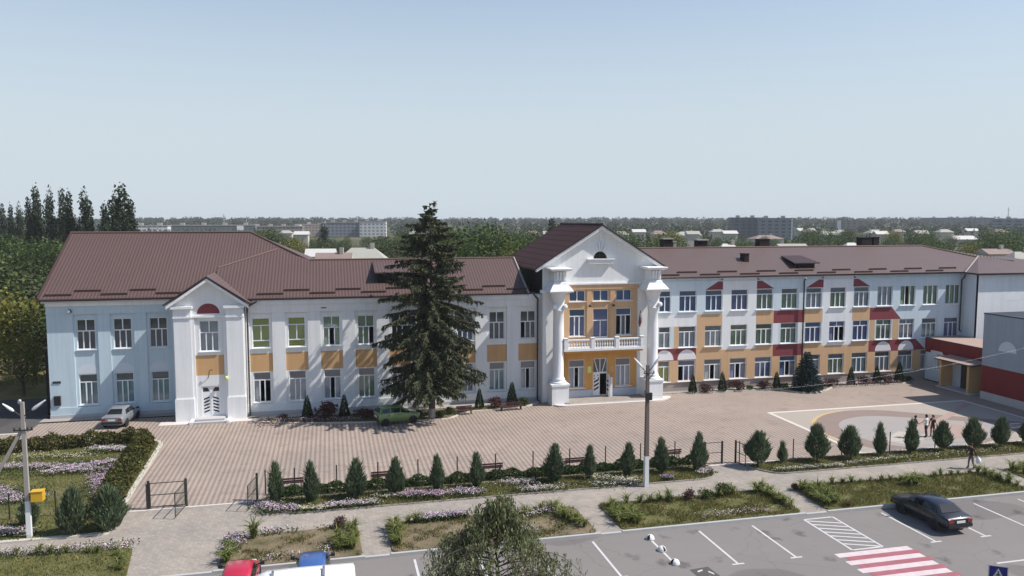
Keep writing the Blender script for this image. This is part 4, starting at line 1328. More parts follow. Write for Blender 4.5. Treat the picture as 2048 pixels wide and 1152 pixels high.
# ---- columnar junipers along the fence
def juniper_mesh(seed, h, rmax, low, n, stem=.25):
    g = np.random.default_rng(seed)
    t = g.random(n) ** .85
    z = stem + t * (h - stem) * .93
    prof = np.where(t < low, (.45 + .55 * np.sin(np.clip(t / low, 0, 1) * math.pi / 2)), np.clip((1 - t) / (1 - low), 0, 1) ** (.62 + .05 * (seed % 4)))
    a = g.random(n) * 2 * math.pi
    lump = 1 + .16 * np.sin(a * 3 + seed) + .12 * np.sin(a * 5 + z * 4 + seed)
    r = rmax * prof * lump * (1 - .5 * g.random(n) ** 2)
    c = np.stack([r * np.cos(a), r * np.sin(a), z], 1)
    d = np.stack([np.cos(a) * .38, np.sin(a) * .38, np.ones(n)], 1) + g.normal(size=(n, 3)) * .22
    ln = .16 + .26 * g.random(n) * (1 + 1.1 * (t > .78))
    d[:, :2] *= np.where(t > .8, .35, 1.0)[:, None]
    return quadmesh('juniper_crown', cards(c, d, ln, .055 + .03 * g.random(n), g, .2), 'juniper')
JV = [('slim', juniper_mesh(1, 2.4, .40, .42, 1900, .1)), ('slim', juniper_mesh(2, 2.35, .36, .40, 1700, .1)), ('stout', juniper_mesh(3, 2.45, .53, .42, 2300, .12)),
      ('egg', juniper_mesh(4, 2.45, .66, .40, 2500, .28)), ('egg', juniper_mesh(5, 2.4, .62, .44, 2400, .3)), ('thin', juniper_mesh(6, 1.35, .28, .3, 700, .12)), ('big', juniper_mesh(8, 2.55, .68, .44, 2900, .05))]
tm = MB(); tm.tube([(0, 0, -.02), (.02, 0, .35), (0, .02, 1.4)], [.06, .05, .02], 'bark', 6); jtrunk = tm.obj('trunk'); jt_me = jtrunk.data; bpy.data.objects.remove(jtrunk)
JUN = [  # x, y, variant, scale, label
    (-16.0, 45.3, 2, .85, 'dark juniper column behind the left lamp post and its yellow box'),
    (-13.4, 43.75, 6, .98, 'big dark juniper column in the left bed, nearer the lamp post'),
    (-11.7, 44.0, 6, 1.05, 'big leaning dark juniper at the left bed corner beside the drive'),
    (-3.3, 46.0, 0, 1.05, 'slim pointed juniper nearest the driveway gate post'),
    (-1.2, 45.7, 1, .98, 'slim juniper second from the driveway gate, right of a bench'),
    (1.2, 45.6, 2, 1.1, 'stout tall juniper third from the driveway gate'),
    (3.7, 45.7, 2, .98, 'stout juniper behind the bright lilac flower clump'),
    (6.2, 45.7, 1, .92, 'narrow juniper between the lilac flowers and the birch top'),
    (8.6, 45.8, 0, 1.02, 'juniper just left of the weeping birch top'),
    (13.5, 45.7, 2, 1.02, 'stout juniper right of the birch top with a bench beyond it'),
    (15.9, 45.8, 1, .9, 'narrow juniper at the right end of a dark red bench'),
    (18.45, 45.8, 0, 1.0, 'slim juniper immediately left of the concrete lamp pole'),
    (20.9, 45.8, 0, 1.0, 'slim juniper just right of the concrete lamp pole'),
    (23.4, 45.7, 2, 1.0, 'full juniper beside the narrow wire gate'),
    (27.75, 45.7, 4, 1.1, 'round egg shaped juniper at the start of the right bed beside the gate'),
    (29.75, 45.9, 5, 1.0, 'tiny young juniper between two egg shaped ones'),
    (32.3, 45.7, 3, 1.02, 'broad egg shaped juniper third from the narrow gate'),
    (34.85, 45.6, 3, 1.04, 'broad egg shaped juniper before the court\'s white corner line'),
    (37.4, 45.8, 1, 1.0, 'narrow juniper in front of the court\'s pink paving'),
    (39.85, 45.8, 1, .98, 'egg shaped juniper hiding the legs of the striped-top person'),
    (42.45, 45.75, 4, 1.0, 'egg shaped juniper just right of the three people'),
    (45.0, 45.6, 4, .95, 'egg shaped juniper behind the walking person'),
    (47.2, 45.5, 4, .9, 'egg shaped juniper in the hall shadow, last but one on the right'),
    (49.8, 45.6, 3, .9, 'egg shaped juniper cut by the right edge of the picture')]
for i, (x, y, v, s, lab) in enumerate(JUN):
    o = thing('juniper', (x, y, .04), lab, 'juniper', 'columnar junipers along the fence', rz=i * 1.3)
    o.scale = (s * (1 + .10 * math.sin(i * 3.7)), s * (1 + .10 * math.sin(i * 3.7)), s * (.86 + .07 * math.sin(i * 2.1)))
    o.rotation_euler = (R(2.5 * math.sin(i * 1.9)), R(3 * math.sin(i * 2.7 + 1)), i * 1.3)
    link('trunk', jt_me, o); link('crown', JV[v][1], o)

# ---- clipped thuja cones at the school wall
def thuja_mesh(seed, n=1500):
    g = np.random.default_rng(seed)
    t = 1 - np.sqrt(g.random(n))
    a = g.random(n) * 2 * math.pi
    r = .46 * (1 - t) ** .8 * np.minimum(1, (t + .06) / .12) ** .4 * (1 - .15 * g.random(n))
    c = np.stack([r * np.cos(a), r * np.sin(a), .04 + t * 1.95], 1)
    d = np.stack([np.cos(a) * .5, np.sin(a) * .5, np.ones(n)], 1) + g.normal(size=(n, 3)) * .2
    return quadmesh('thuja_crown', cards(c, d, .10 + .08 * g.random(n), .05, g, .3), 'thuja')
TH = [thuja_mesh(11), thuja_mesh(12)]
for i, (x, y, s, lab) in enumerate([
    (-2.0, 65.4, 1.0, 'dark thuja cone in spruce shade, left of the big barberry'), (1.0, 65.0, 1.0, 'dark thuja cone in spruce shade, right of the big barberry'),
    (12.6, 65.7, .9, 'dark thuja cone just right of the big spruce'), (15.5, 65.6, 1.12, 'taller green thuja cone next to the portico downpipe'),
    (33.6, 67.05, .9, 'thuja cone nearest the portico\'s right column'), (36.7, 67.05, .95, 'thuja cone between two reddish barberry bushes'),
    (42.5, 66.95, .85, 'thuja cone just left of the blue spruce'), (50.7, 66.75, .9, 'thuja cone first to the right of the blue spruce'),
    (53.7, 66.75, .92, 'thuja cone second to the right of the blue spruce'), (56.2, 66.6, 1.08, 'largest thuja cone at the far right end of the wall bed')]):
    o = thing('thuja', (x, y, .04), lab, 'thuja', 'clipped thuja cones along the school wall', rz=i)
    o.scale = (s, s, s)
    link('trunk', jt_me, o); link('crown', TH[i % 2], o)

# ---- bushes
def bush_mesh(seed, m, n=700, size=.13):
    g = np.random.default_rng(seed)
    lob = [(g.normal() * .25, g.normal() * .25, .42 + .2 * g.random(), .3 + .12 * g.random(), .3 + .1 * g.random()) for _ in range(7)]
    p = lobe_points(g, lob, n, .6)
    p[:, 2] = np.maximum(p[:, 2], .03)
    return quadmesh('bush_crown', np.concatenate([leaves(p, size * (.7 + .6 * g.random(n)), g), cards(np.stack([g.normal(size=40) * .08, g.normal(size=40) * .08, np.zeros(40)], 1), np.stack([g.normal(size=40), g.normal(size=40), np.ones(40) * 1.6], 1), .6, .025, g)]), m)
BB = [bush_mesh(21, 'barberry'), bush_mesh(22, 'barberry')]
BG = [bush_mesh(23, 'bush'), bush_mesh(24, 'bush')]
for i, (x, y, k, s, lab) in enumerate([
    (-.6, 65.0, 0, 1.7, 'large dark barberry bush between two thuja cones in spruce shade'), (2.7, 64.6, 0, 1.15, 'dark barberry bush behind the rear of the green hatchback'),
    (3.9, 65.2, 0, .8, 'small dark shrub against the wall behind the green hatchback'), (-4.0, 65.6, 0, .6, 'low dark shrub at the left end of the shaded wall bed'),
    (14.0, 65.5, 0, 1.15, 'rusty red barberry bush between two thuja cones by the portico'), (16.7, 65.8, 1, .9, 'grey-green low bush beside the portico pedestal'),
    (11.0, 64.9, 0, .6, 'low purple shrub behind the small bench near the spruce'),
    (35.0, 67.0, 0, .95, 'reddish barberry bush, first from the portico\'s right column'), (38.4, 67.0, 0, 1.15, 'reddish barberry bush, second from the portico\'s right column'),
    (39.7, 67.05, 1, .55, 'low green shrub between two reddish barberries'), (41.0, 67.0, 0, 1.05, 'reddish barberry bush, third from the portico\'s right column'),
    (43.1, 66.6, 1, .7, 'low dark shrub at the left foot of the blue spruce'), (46.9, 66.4, 0, .9, 'low reddish shrub at the right foot of the blue spruce'),
    (48.4, 66.75, 0, 1.0, 'bronze barberry bush just right of the blue spruce'), (52.1, 66.8, 0, 1.0, 'purple barberry bush between the first two right-hand thujas'),
    (54.8, 66.8, 0, 1.1, 'purple barberry bush between the last two right-hand thujas'), (57.5, 66.8, 1, .7, 'low green shrub at the curved right end of the wall bed'),
    (8.9, 63.6, 1, .7, 'low green shrub at the foot of the big spruce, right side'), (9.8, 64.4, 1, .75, 'low green shrub behind the big spruce, beside the kerb curve'), (7.0, 63.9, 1, .7, 'low green shrub between the green hatchback and the big spruce')]):
    o = thing('bush', (x, y, .03), lab, 'bush', 'shrubs in the beds along the school wall', rz=i * 1.7)
    o.scale = (s, s, s * .9)
    link('foliage', (BB if k == 0 else BG)[i % 2], o)

# ---- big spruce in front of the school
def spruce(x0, y0, H, label):
    g = np.random.default_rng(5)
    o = thing('spruce', (x0, y0, 0), label, 'spruce')
    b = MB()
    b.tube([(0, 0, -.05), (.04, 0, 2.5), (.0, .06, 7), (.05, 0, 12), (-.02, 0, H - .3)], [.30, .25, .2, .11, .015], 'bark', 10)
    tips, dirs, lens = [], [], []
    z = 2.7
    while z < H - .35:
        f = (z - 1.5) / (H - 1.5)
        L0 = float(np.interp(z, [2.6, 4.0, 6.2, 8.8, 12.2, 14.8, 16.3, 17.2, 17.8], [3.6, 4.4, 4.6, 4.35, 3.6, 2.7, 1.4, .7, .3]))
        nb = int(7 if f < .6 else 6)
        off = g.random() * 6.28
        for k in range(nb):
            a = off + 2 * math.pi * k / nb + g.normal() * .18
            L = L0 * (.5 + .6 * g.random())
            if g.random() < .12: L *= 1.15
            rise = (.30 if f < .55 else .62) + g.normal() * .10
            droop = (.40 if f < .5 else .26) + .1 * g.random()
            ns = max(4, int(L / .3))
            P = []; zj = g.normal() * .22
            for s in range(ns + 1):
                t = s / ns
                rr = L * t
                zz = z + L * (rise * t * .55 - droop * t ** 1.7 + .22 * max(0, t - .75))
                P.append((rr * math.cos(a) + .12 * math.sin(3 * t + k), rr * math.sin(a) + .12 * math.cos(3.3 * t + k), zz + zj))
            b.tube(P, [.055 * (1 - f * .6) * (1 - .8 * s / ns) + .006 for s in range(ns + 1)], 'bark', 4, False)
            P = np.array(P)
            for s in range(ns):
                seg = P[s + 1] - P[s]
                t = (s + .5) / ns
                if t < .16: continue
                m = int(9 + 5 * (1 - abs(t - .6)))
                u = g.random(m)[:, None]
                base = P[s] + seg * u
                side = np.cross(seg / np.linalg.norm(seg), [0, 0, 1])
                sg = np.where(g.random(m) < .5, 1, -1)[:, None]
                hang = g.random(m)[:, None] < .66
                dirv = np.where(hang, np.array([0, 0, -1.0]) + seg / np.linalg.norm(seg) * .35, side * sg * .9 + seg / np.linalg.norm(seg) * .9 + np.array([0, 0, -.25]))
                dirv = dirv + g.normal(size=(m, 3)) * .22
                ln = np.where(hang[:, 0], (.30 + .62 * g.random(m)) * (1.25 - .6 * f), .25 + .45 * g.random(m)) * (1 - .25 * f) * (1.15 - .55 * t)
                tips.append(base); dirs.append(dirv); lens.append(ln)
                # twigs of needles along each hanging branchlet
                e = base + dirv / np.linalg.norm(dirv, axis=1, keepdims=True) * (ln * .5)[:, None]
                tips.append(e); dirs.append(dirv * .5 + g.normal(size=(m, 3)) * .55); lens.append(ln * .5)
        z += (.42 if f < .3 else .46) * (1 - .25 * f)
    n = 90
    zz = H - 1.6 * g.random(n); aa = g.random(n) * 6.28
    tips.append(np.stack([np.zeros(n), np.zeros(n), zz], 1)); dirs.append(np.stack([np.cos(aa), np.sin(aa), .9 * np.ones(n)], 1)); lens.append(.12 + .25 * (H - zz) / 1.6)
    tips = np.concatenate(tips); dirs = np.concatenate(dirs); lens = np.concatenate(lens)
    b.obj('trunk', o).location = (0, 0, 0)
    V = cards(tips, dirs, lens, .085 + .05 * g.random(len(tips)), g, .35)
    link('needles', quadmesh('spruce_needles', V, 'spruce'), o)
    print('spruce quads', len(V))
    # whitewashed foot
    wb = MB(); wb.tube([(0, 0, 0), (.012, 0, .9)], [.308, .287], 'barkpale', 10, False); wb.obj('whitewash', o)
sp = spruce
_sav = WL
def _sp():
    spruce(8.1, 63.3, 17.8, 'tall dark drooping spruce in front of the white school wing')
_orig_thing = thing
def thing(*a, **k):
    return _orig_thing(*a, **k)
_tmp = _orig_thing
def local_thing(*a, **k):
    o = _orig_thing(*a, **k); WL[o.name] = Vector((0, 0, 0)); return o
thing = local_thing
_sp()

# ---- small blue spruce
o = thing('blue_spruce', (44.9, 65.6, .03), 'dense small blue spruce in the rounded kerb bulge', 'spruce')
g = np.random.default_rng(9); T, D, Ln = [], [], []
b = MB(); b.tube([(0, 0, 0), (0, 0, 3.7)], [.09, .01], 'bark', 6)
z = .12
while z < 3.75:
    f = z / 3.8; L0 = 1.62 * (1 - f) ** .8 * (1 if f > .1 else .92) + .05
    nb = 13 if f < .6 else 8; off = g.random() * 6
    for k in range(nb):
        a = off + 6.283 * k / nb; L = L0 * (.85 + .22 * g.random())
        m = int(26 * L + 6); t = .12 + .88 * g.random(m); 
        base = np.stack([L * t * math.cos(a), L * t * math.sin(a), z + L * (.18 * t - .3 * t * t) + .0 * t], 1)
        sd = np.where(g.random(m) < .5, 1, -1)
        dv = np.stack([math.cos(a) - sd * math.sin(a) * .8, math.sin(a) + sd * math.cos(a) * .8, np.full(m, .12)], 1) + g.normal(size=(m, 3)) * .2
        T.append(base); D.append(dv); Ln.append(.16 + .14 * g.random(m))
    z += .21 * (1 - .3 * f)
b.obj('trunk', o)
T = np.concatenate(T); link('needles', quadmesh('blue_spruce_needles', cards(T, np.concatenate(D), np.concatenate(Ln), .07, g, .4), 'bluespruce'), o)

# ---- weeping birch on the near side of the road
o = thing('birch_tree', (6.4, 29.6, -.12), 'small weeping birch in the foreground with pale drooping twigs', 'tree')
g = np.random.default_rng(3); b = MB()
b.tube([(0, 0, -.05), (.05, 0, 1.6), (-.05, .1, 3.4), (.0, 0, 5.6)], [.11, .09, .06, .012], 'bark', 8)
T, D, LV = [], [], []
for k in range(84):
    z0 = 1.3 + 4.2 * g.random() ** 1.0
    f = (z0 - 1.2) / 4.5
    L = float(np.interp(z0, [1.2, 2.4, 3.3, 4.0, 4.8, 5.6], [3.2, 3.9, 4.0, 2.2, 1.1, .5])) * (.45 + .6 * g.random())
    a = g.random() * 6.283
    if g.random() < .6: a = g.choice([0.0, math.pi]) + g.normal() * .45
    P = []
    ns = 9
    for s in range(ns + 1):
        t = s / ns
        P.append((L * t * math.cos(a) + .1 * math.sin(t * 5 + k), L * t * math.sin(a), z0 + L * (.5 * t - .62 * t * t) - .2 * t ** 3 * L))
    b.tube(P, [.028 * (1 - .85 * s / ns) + .003 for s in range(ns + 1)], 'bark', 4, False)
    P = np.array(P)
    for s in range(2, ns + 1):
        for q in range(3 if s > 4 else 1):
            st = P[s] + g.normal(size=3) * .12
            hl = (.45 + .9 * g.random()) * (.6 + .5 * (1 - f))
            m = int(12 * hl) + 4
            tt = g.random(m)
            sway = g.normal(size=2) * .18
            pts = np.stack([st[0] + sway[0] * tt + g.normal(size=m) * .05, st[1] + sway[1] * tt + g.normal(size=m) * .05, st[2] - hl * tt + .12], 1)
            pts = pts[pts[:, 2] > .5]
            LV.append(pts)
            if g.random() < .5:
                b.tube([st, st + np.array([sway[0] * .5, sway[1] * .5, -hl * .5]), st + np.array([sway[0], sway[1], -hl])], [.007, .005, .002], 'bark', 3, False)
n = 380
LV.append(lobe_points(g, [(0, 0, 5.3, .45, .7), (.1, 0, 4.6, .8, .7), (-.3, 0, 3.9, 1.0, .7), (.5, .1, 3.8, .9, .6)], n, .8))
b.obj('trunk', o)
LV = np.concatenate(LV)
dd = np.stack([g.normal(size=len(LV)) * .35, g.normal(size=len(LV)) * .35, -np.ones(len(LV))], 1)
V = np.concatenate([cards(LV, dd, .10 + .07 * g.random(len(LV)), .045 + .02 * g.random(len(LV)), g, .25)])
link('crown', quadmesh('birch_crown', V, 'birch'), o)
print('birch', len(V))

# ---- hedge round the left garden and low hedge behind the fence
def hedge(name, path, w, h, m, n, label, cat, size=.12, lump=.12):
    g = np.random.default_rng(len(path) * 7 + n)
    path = np.array(path, float); seg = np.linalg.norm(np.diff(path, axis=0), axis=1); cum = np.concatenate([[0], np.cumsum(seg)])
    t = g.random(n) * cum[-1]
    i = np.clip(np.searchsorted(cum, t) - 1, 0, len(seg) - 1)
    u = ((t - cum[i]) / seg[i])[:, None]
    c = path[i] * (1 - u) + path[i + 1] * u
    dr = (path[i + 1] - path[i]) / seg[i][:, None]
    nr = np.stack([-dr[:, 1], dr[:, 0]], 1)
    ang = g.random(n) * math.pi
    lum = 1 + lump * np.sin(t * 2.3) + lump * np.sin(t * 5.1 + 1) + .08 * g.normal(size=n)
    ex = np.abs(np.cos(ang)) ** .6 * np.sign(np.cos(ang)) * w / 2 * lum
    ez = np.abs(np.sin(ang)) ** .6 * h * lum * (.9 + .1 * g.random(n))
    fill = np.where(g.random(n) < .25, g.random(n), 1)
    p = np.stack([c[:, 0] + nr[:, 0] * ex * fill, c[:, 1] + nr[:, 1] * ex * fill, .04 + ez * fill], 1)
    me = quadmesh(name, leaves(p, size * (.7 + .7 * g.random(n)), g), m)
    return tag(link(name, me), label, cat)
hedge('hedge', [(-26, 60.4), (-21, 60.9), (-17.5, 61.2), (-14.4, 61.7), (-13.6, 60.9), (-13.3, 59), (-13.15, 55.5), (-12.95, 51), (-12.7, 48.0), (-12.4, 45.2)], 1.3, .85, 'hedge', 17000, 'bronze green hedge curving round the left flower garden', 'hedge', .17)
hedge('low_hedge', [(-3.6, 47.2), (4, 47.2), (12, 47.2), (17.5, 47.25), (23.8, 47.25)], .8, .45, 'lowhedge', 26000, 'low dark green hedge running behind the row of slim junipers', 'hedge', .10, .2)
# ------------------------------------------------------------------ trees behind the school
def tree_variant(seed, m, h, r, n, kind='round'):
    g = np.random.default_rng(seed)
    lob = []
    if kind == 'poplar':
        for k in range(13):
            t = (k + .5) / 13
            lob.append((g.normal() * .10 * r, g.normal() * .10 * r, h * (.06 + .87 * t), r * (1.0 - .62 * t ** 2.2) * (.8 + .25 * g.random()), h * .085))
        for k in range(7):
            a = g.random() * 6.28; q = .35 + .45 * g.random()
            lob.append((r * .65 * math.cos(a), r * .65 * math.sin(a), h * q, r * .40, h * (.10 + .06 * g.random())))
    else:
        for k in range(15):
            d = unit(1, g)[0]
            lob.append((d[0] * r * .62, d[1] * r * .62, h * .62 + d[2] * h * .26, r * (.34 + .22 * g.random()), h * (.12 + .08 * g.random())))
        lob.append((0, 0, h * .62, r * .6, h * .28))
    p = lobe_points(g, lob, n, .5)
    p = p[p[:, 2] > h * .08]
    sz = h * (.030 if kind != 'poplar' else .024) * (.7 + .7 * g.random(len(p)))
    return quadmesh('tree_crown', leaves(p, sz, g, .1), m)
def trunk_variant(h, r):
    b = MB()
    b.tube([(0, 0, -.3), (.02 * h, 0, h * .3), (0, .01 * h, h * .6)], [h * .026, h * .02, h * .008], 'bark', 6)
    for k in range(5):
        a = k * 1.3; b.tube([(0, 0, h * (.25 + .05 * k)), (r * .3 * math.cos(a), r * .3 * math.sin(a), h * (.42 + .05 * k)), (r * .6 * math.cos(a), r * .6 * math.sin(a), h * (.52 + .06 * k))], [h * .012, h * .008, h * .003], 'bark', 5, False)
    o = b.obj('trunk'); me = o.data; bpy.data.objects.remove(o); return me
TV = {'dark': [tree_variant(31, 'decid_a', 10, 3.6, 2600), tree_variant(32, 'decid_a', 10, 4.2, 2800)],
      'mid': [tree_variant(33, 'decid_b', 10, 3.8, 2600), tree_variant(34, 'decid_b', 10, 4.4, 2800)],
      'yellow': [tree_variant(35, 'decid_c', 10, 3.6, 2600)],
      'poplar': [tree_variant(36, 'poplar', 10, 1.05, 5200, 'poplar'), tree_variant(37, 'poplar', 10, .9, 4800, 'poplar'), tree_variant(38, 'poplar', 10, 1.15, 5600, 'poplar')]}
TT = trunk_variant(10, 3.6)
_b = MB(); _b.tube([(0, 0, -.3), (.02, 0, 4), (0, .02, 8.5)], [.2, .12, .02], 'bark', 6); _o = _b.obj('trunk'); TP = _o.data; bpy.data.objects.remove(_o)
def ground_at(px, d):
    """point at bearing of picture column px (of 2048) and range d"""
    a = math.atan((px - 1024) / 1550) + R(13.3)
    r = d / math.cos(a - R(13.3))
    return r * math.sin(a), r * math.cos(a)
def top_z(py, d): return 16.5 - (py - 440) / 1550 * d
def plant(kind, i, px, d, h, label, group, wide=1.0, x=None, y=None):
    if x is None: x, y = ground_at(px, d)
    o = thing('poplar_tree' if kind == 'poplar' else 'tree', (x, y, hill(x, y) - .1), label, 'tree', group, rz=i * 1.1)
    s = h / 10
    o.scale = (s * wide, s * wide, s)
    link('trunk', TP if kind == 'poplar' else TT, o); link('crown', TV[kind][i % len(TV[kind])], o)
    return o
PG = 'tall poplars on the left skyline'
for i, (px, top, d, wd, lab) in enumerate([
    (8, 402, 190, .75, 'poplar on the left skyline at the very edge of the picture'), (26, 400, 192, .65, 'poplar on the left skyline, middle of the first short trio'), (42, 401, 190, .65, 'poplar on the left skyline, third of the first short trio'),
    (62, 388, 172, .65, 'shorter stem left of the tallest poplar pair on the skyline'), (77, 361, 172, .8, 'tall ragged poplar, fourth group on the left skyline'), (105, 369, 170, .62, 'thinnest tall poplar on the left skyline'),
    (129, 371, 170, .75, 'tall poplar beside the thinnest one, left of a pair'), (143, 372, 171, .7, 'tall poplar, right of the pair beside the thinnest one'), (174, 371, 170, .85, 'single full poplar above the left end of the tiled roof'),
    (187, 428, 165, .5, 'short poplar sprig at the foot of the single full poplar'), (212, 397, 168, .85, 'shorter poplar left of the broad triple clump'), (236, 369, 165, .9, 'left tip of the broad triple poplar clump'), (250, 361, 165, .95, 'highest tip of the broad triple poplar clump'), (266, 388, 165, .8, 'right low shoulder of the broad triple poplar clump')]):
    plant('poplar', i, px, d, top_z(top, d) , lab, PG, wd * .92)
LG = 'leafy trees beside the left end of the school'
for i, (kind, x, y, h, wd, lab) in enumerate([
    ('dark', -33, 92, 14.5, 1.0, 'dark leafy tree touching the left end of the tiled roof'), ('yellow', -32.5, 84, 13.2, .85, 'yellow-green tree lit by sun left of the school'), ('yellow', -28.2, 80.5, 7.2, .8, 'small yellowing tree hard against the left school corner'),
    ('dark', -38, 97, 15, 1.0, 'dark leafy tree at the left picture edge under the poplars'), ('dark', -28.5, 96, 13.5, .85, 'dark tree peeping over the left gable of the roof'), ('mid', -36.5, 86, 8, 1.0, 'green tree at the left picture edge beside the dry grass'),
    ('yellow', -36, 79, 6.0, 1.0, 'low olive tree above the dry grass bank at the left edge'), ('mid', -44, 104, 15, 1.1, 'green tree beyond the left picture edge trees'), ('dark', -29.8, 88.5, 9.5, .85, 'dark tree in shade between the yellow tree and the school')]):
    plant(kind, i, 0, 0, h, lab, LG, wd * 1.15, x, y).location.z -= h * .14
for i, (px, top, d, lab) in enumerate([(12, 466, 140, 'green tree under the first short poplar trio'), (60, 470, 138, 'green tree under the tallest ragged poplar'), (100, 474, 142, 'green tree under the thinnest poplar beside the roof')]):
    plant('mid', i, px, d, top_z(top, d), lab, LG, .9)
MG = 'big green trees behind the middle of the school'
for i, (kind, px, top, d, wd, lab) in enumerate([
    ('mid', 948, 442, 125, 1.0, 'big bright green tree behind the roof right of the spruce'), ('mid', 905, 452, 132, 1.0, 'green tree half hidden by the right side of the spruce top'), ('mid', 1000, 447, 128, 1.0, 'big green tree left of the portico roof'), ('dark', 870, 462, 140, 1.0, 'dark tree seen through the right of the spruce'),
    ('mid', 1035, 462, 120, .8, 'green tree right beside the portico roof slope'), ('dark', 1058, 455, 165, .9, 'dark tree behind the portico roof slope'), ('dark', 1100, 449, 175, .9, 'dark tree just behind the portico ridge'), ('dark', 1280, 468, 150, 1.1, 'dark tree right of the pediment'), ('mid', 1335, 464, 190, 1.0, 'green tree behind the first chimney'), ('dark', 790, 470, 160, 1.0, 'dark tree left of the spruce top beside the pale roofed house'), ('yellow', 1020, 488, 116, .55, 'small olive tree against the portico roof')]):
    plant(kind, i + 3, px, d, top_z(top, d), lab, MG, wd)
plant('poplar', 1, 1103, 210, top_z(431, 210), 'lone dark poplar behind the portico ridge', PG, 1.2)
plant('poplar', 2, 648, 260, top_z(441, 260), 'lone dark poplar before the white apartment blocks', PG, 1.15)
TG = 'trees among the houses behind the school'
g = np.random.default_rng(44)
kinds = ['dark', 'mid', 'dark', 'mid', 'yellow', 'dark']
PLACE = [(300, 'behind the left tiled roof ridge'), (560, 'behind the sloping hip of the left roof'), (850, 'around the pale roofed house left of the spruce'), (1210, 'between spruce and portico in the distance'), (1480, 'beyond the first chimneys of the three-storey roof'), (1720, 'beyond the middle of the three-storey roof'), (2100, 'beyond the right end of the three-storey roof')]
cnt = 0
for i in range(190):
    px = g.uniform(520, 2080) if i % 6 else g.uniform(270, 560)
    d = 190 + 330 * g.random() ** 1.2
    py = g.uniform(453, 484) if px > 560 else g.uniform(455, 464)
    if 590 < px < 785 or 1455 < px < 1585: py = g.uniform(470, 488)
    h = min(15, max(6.5, top_z(py, d) - hill(*ground_at(px, d))))
    place = [p for lim, p in PLACE if px < lim][0]
    kd = kinds[i % 6]
    nm = {'dark': 'dark round tree', 'mid': 'green round tree', 'yellow': 'olive yellow round tree'}[kd]
    plant(kd, i, px, d, h, nm + ' among distant houses ' + place, TG + ' ' + place + ', ' + nm + 's', .85 + .4 * g.random())
for i in range(34):
    px = g.uniform(545, 700) if i % 3 else g.uniform(1440, 1600)
    d = 270 + 230 * g.random()
    py = g.uniform(472, 490)
    h = min(14, max(5.5, top_z(py, d) - hill(*ground_at(px, d))))
    kd = kinds[i % 6]
    nm = {'dark': 'dark round tree', 'mid': 'green round tree', 'yellow': 'olive yellow round tree'}[kd]
    pl_ = 'in front of the distant apartment blocks on the ' + ('left' if px < 1000 else 'right')
    plant(kd, i, px, d, h, nm + ' ' + pl_, 'trees ' + pl_ + ', ' + nm + 's', .9 + .5 * g.random())
# far woods as one mass
g = np.random.default_rng(45)
N = 3000
th_ = R(13.3) + R(42) * (2 * g.random(N) - 1)
dd = 430 + 2000 * g.random(N) ** 1.25
px_ = 1024 + 1550 * np.tan(th_ - R(13.3))
near = ((px_ > 340) & (px_ < 790) | (px_ > 1450) & (px_ < 1590) | (px_ > 1665) & (px_ < 1730)) & (dd < 840)
dd = np.where(near, dd + 700, dd)
cx_, cy_ = dd * np.sin(th_), dd * np.cos(th_)
hz = np.array([hill(x, y) for x, y in zip(cx_, cy_)])
K = 40
hh = 5.0 + 7.0 * g.random(N) ** 1.6
d3 = unit(N * K, g).reshape(N, K, 3) * (1 - .4 * g.random((N, K, 1)) ** 2)
P = np.stack([cx_[:, None] + d3[:, :, 0] * hh[:, None] * .62, cy_[:, None] + d3[:, :, 1] * hh[:, None] * .62, hz[:, None] + hh[:, None] * .55 + d3[:, :, 2] * hh[:, None] * .5], 2).reshape(-1, 3)
V = leaves(P, np.repeat(1.3 + dd / 900, K) * (.8 + .6 * g.random(N * K)), g, .0)
tag(link('distant_woods', quadmesh('distant_woods', V, 'farwood')), 'far wooded belt along the whole horizon', 'woods', kind='stuff')

# ------------------------------------------------------------------ far buildings
def block_mat(name, wall, win, sx=3.2, sz=2.8):
    t = NT(name)
    br = t.n('ShaderNodeTexBrick', i_Scale=1.0)
    br.offset = 0.0
    br.inputs['Mortar Size'].default_value = .8
    br.inputs['Brick Width'].default_value = sx
    br.inputs['Row Height'].default_value = sz
    br.inputs['Color1'].default_value = _c(win); br.inputs['Color2'].default_value = sc_(_c(win), 1.4); br.inputs['Mortar'].default_value = _c(wall)
    x, y, z = t.sep()
    cb = t.n('ShaderNodeCombineXYZ')
    t.l(t.math('ADD', x, t.math('MULTIPLY', y, .7)), cb.inputs[0]); t.l(z, cb.inputs[1])
    t.l(cb.outputs[0], br.inputs['Vector'])
    c = t.mix(t.noise(.05, 4), t.mix(1.0, br.outputs['Color'], (.85, .85, .86, 1), 'MULTIPLY'), br.outputs['Color'])
    return t.done(c, .85, .2)
M['blk_white'] = block_mat('white_panel_block', (.62, .60, .60), (.16, .16, .18))
M['blk_grey'] = block_mat('grey_panel_block', (.23, .24, .26), (.07, .08, .09))
M['blk_tan'] = block_mat('brown_brick_block', (.27, .22, .20), (.10, .09, .09))
M['blk_dark'] = block_mat('dark_grey_block', (.15, .165, .17), (.07, .08, .085))
M['slate'] = plain('grey_slate_roofing', (.36, .35, .31), .85, .12, .6)
M['roofbrown'] = plain('faded_brown_roofing', (.27, .20, .18), .85, .12, .6)
M['roofwhite'] = plain('white_sheet_roofing', (.55, .53, .50), .7, .06, .6)
M['housewall'] = plain('pale_house_plaster', (.50, .45, .38), .9, .1, .5)
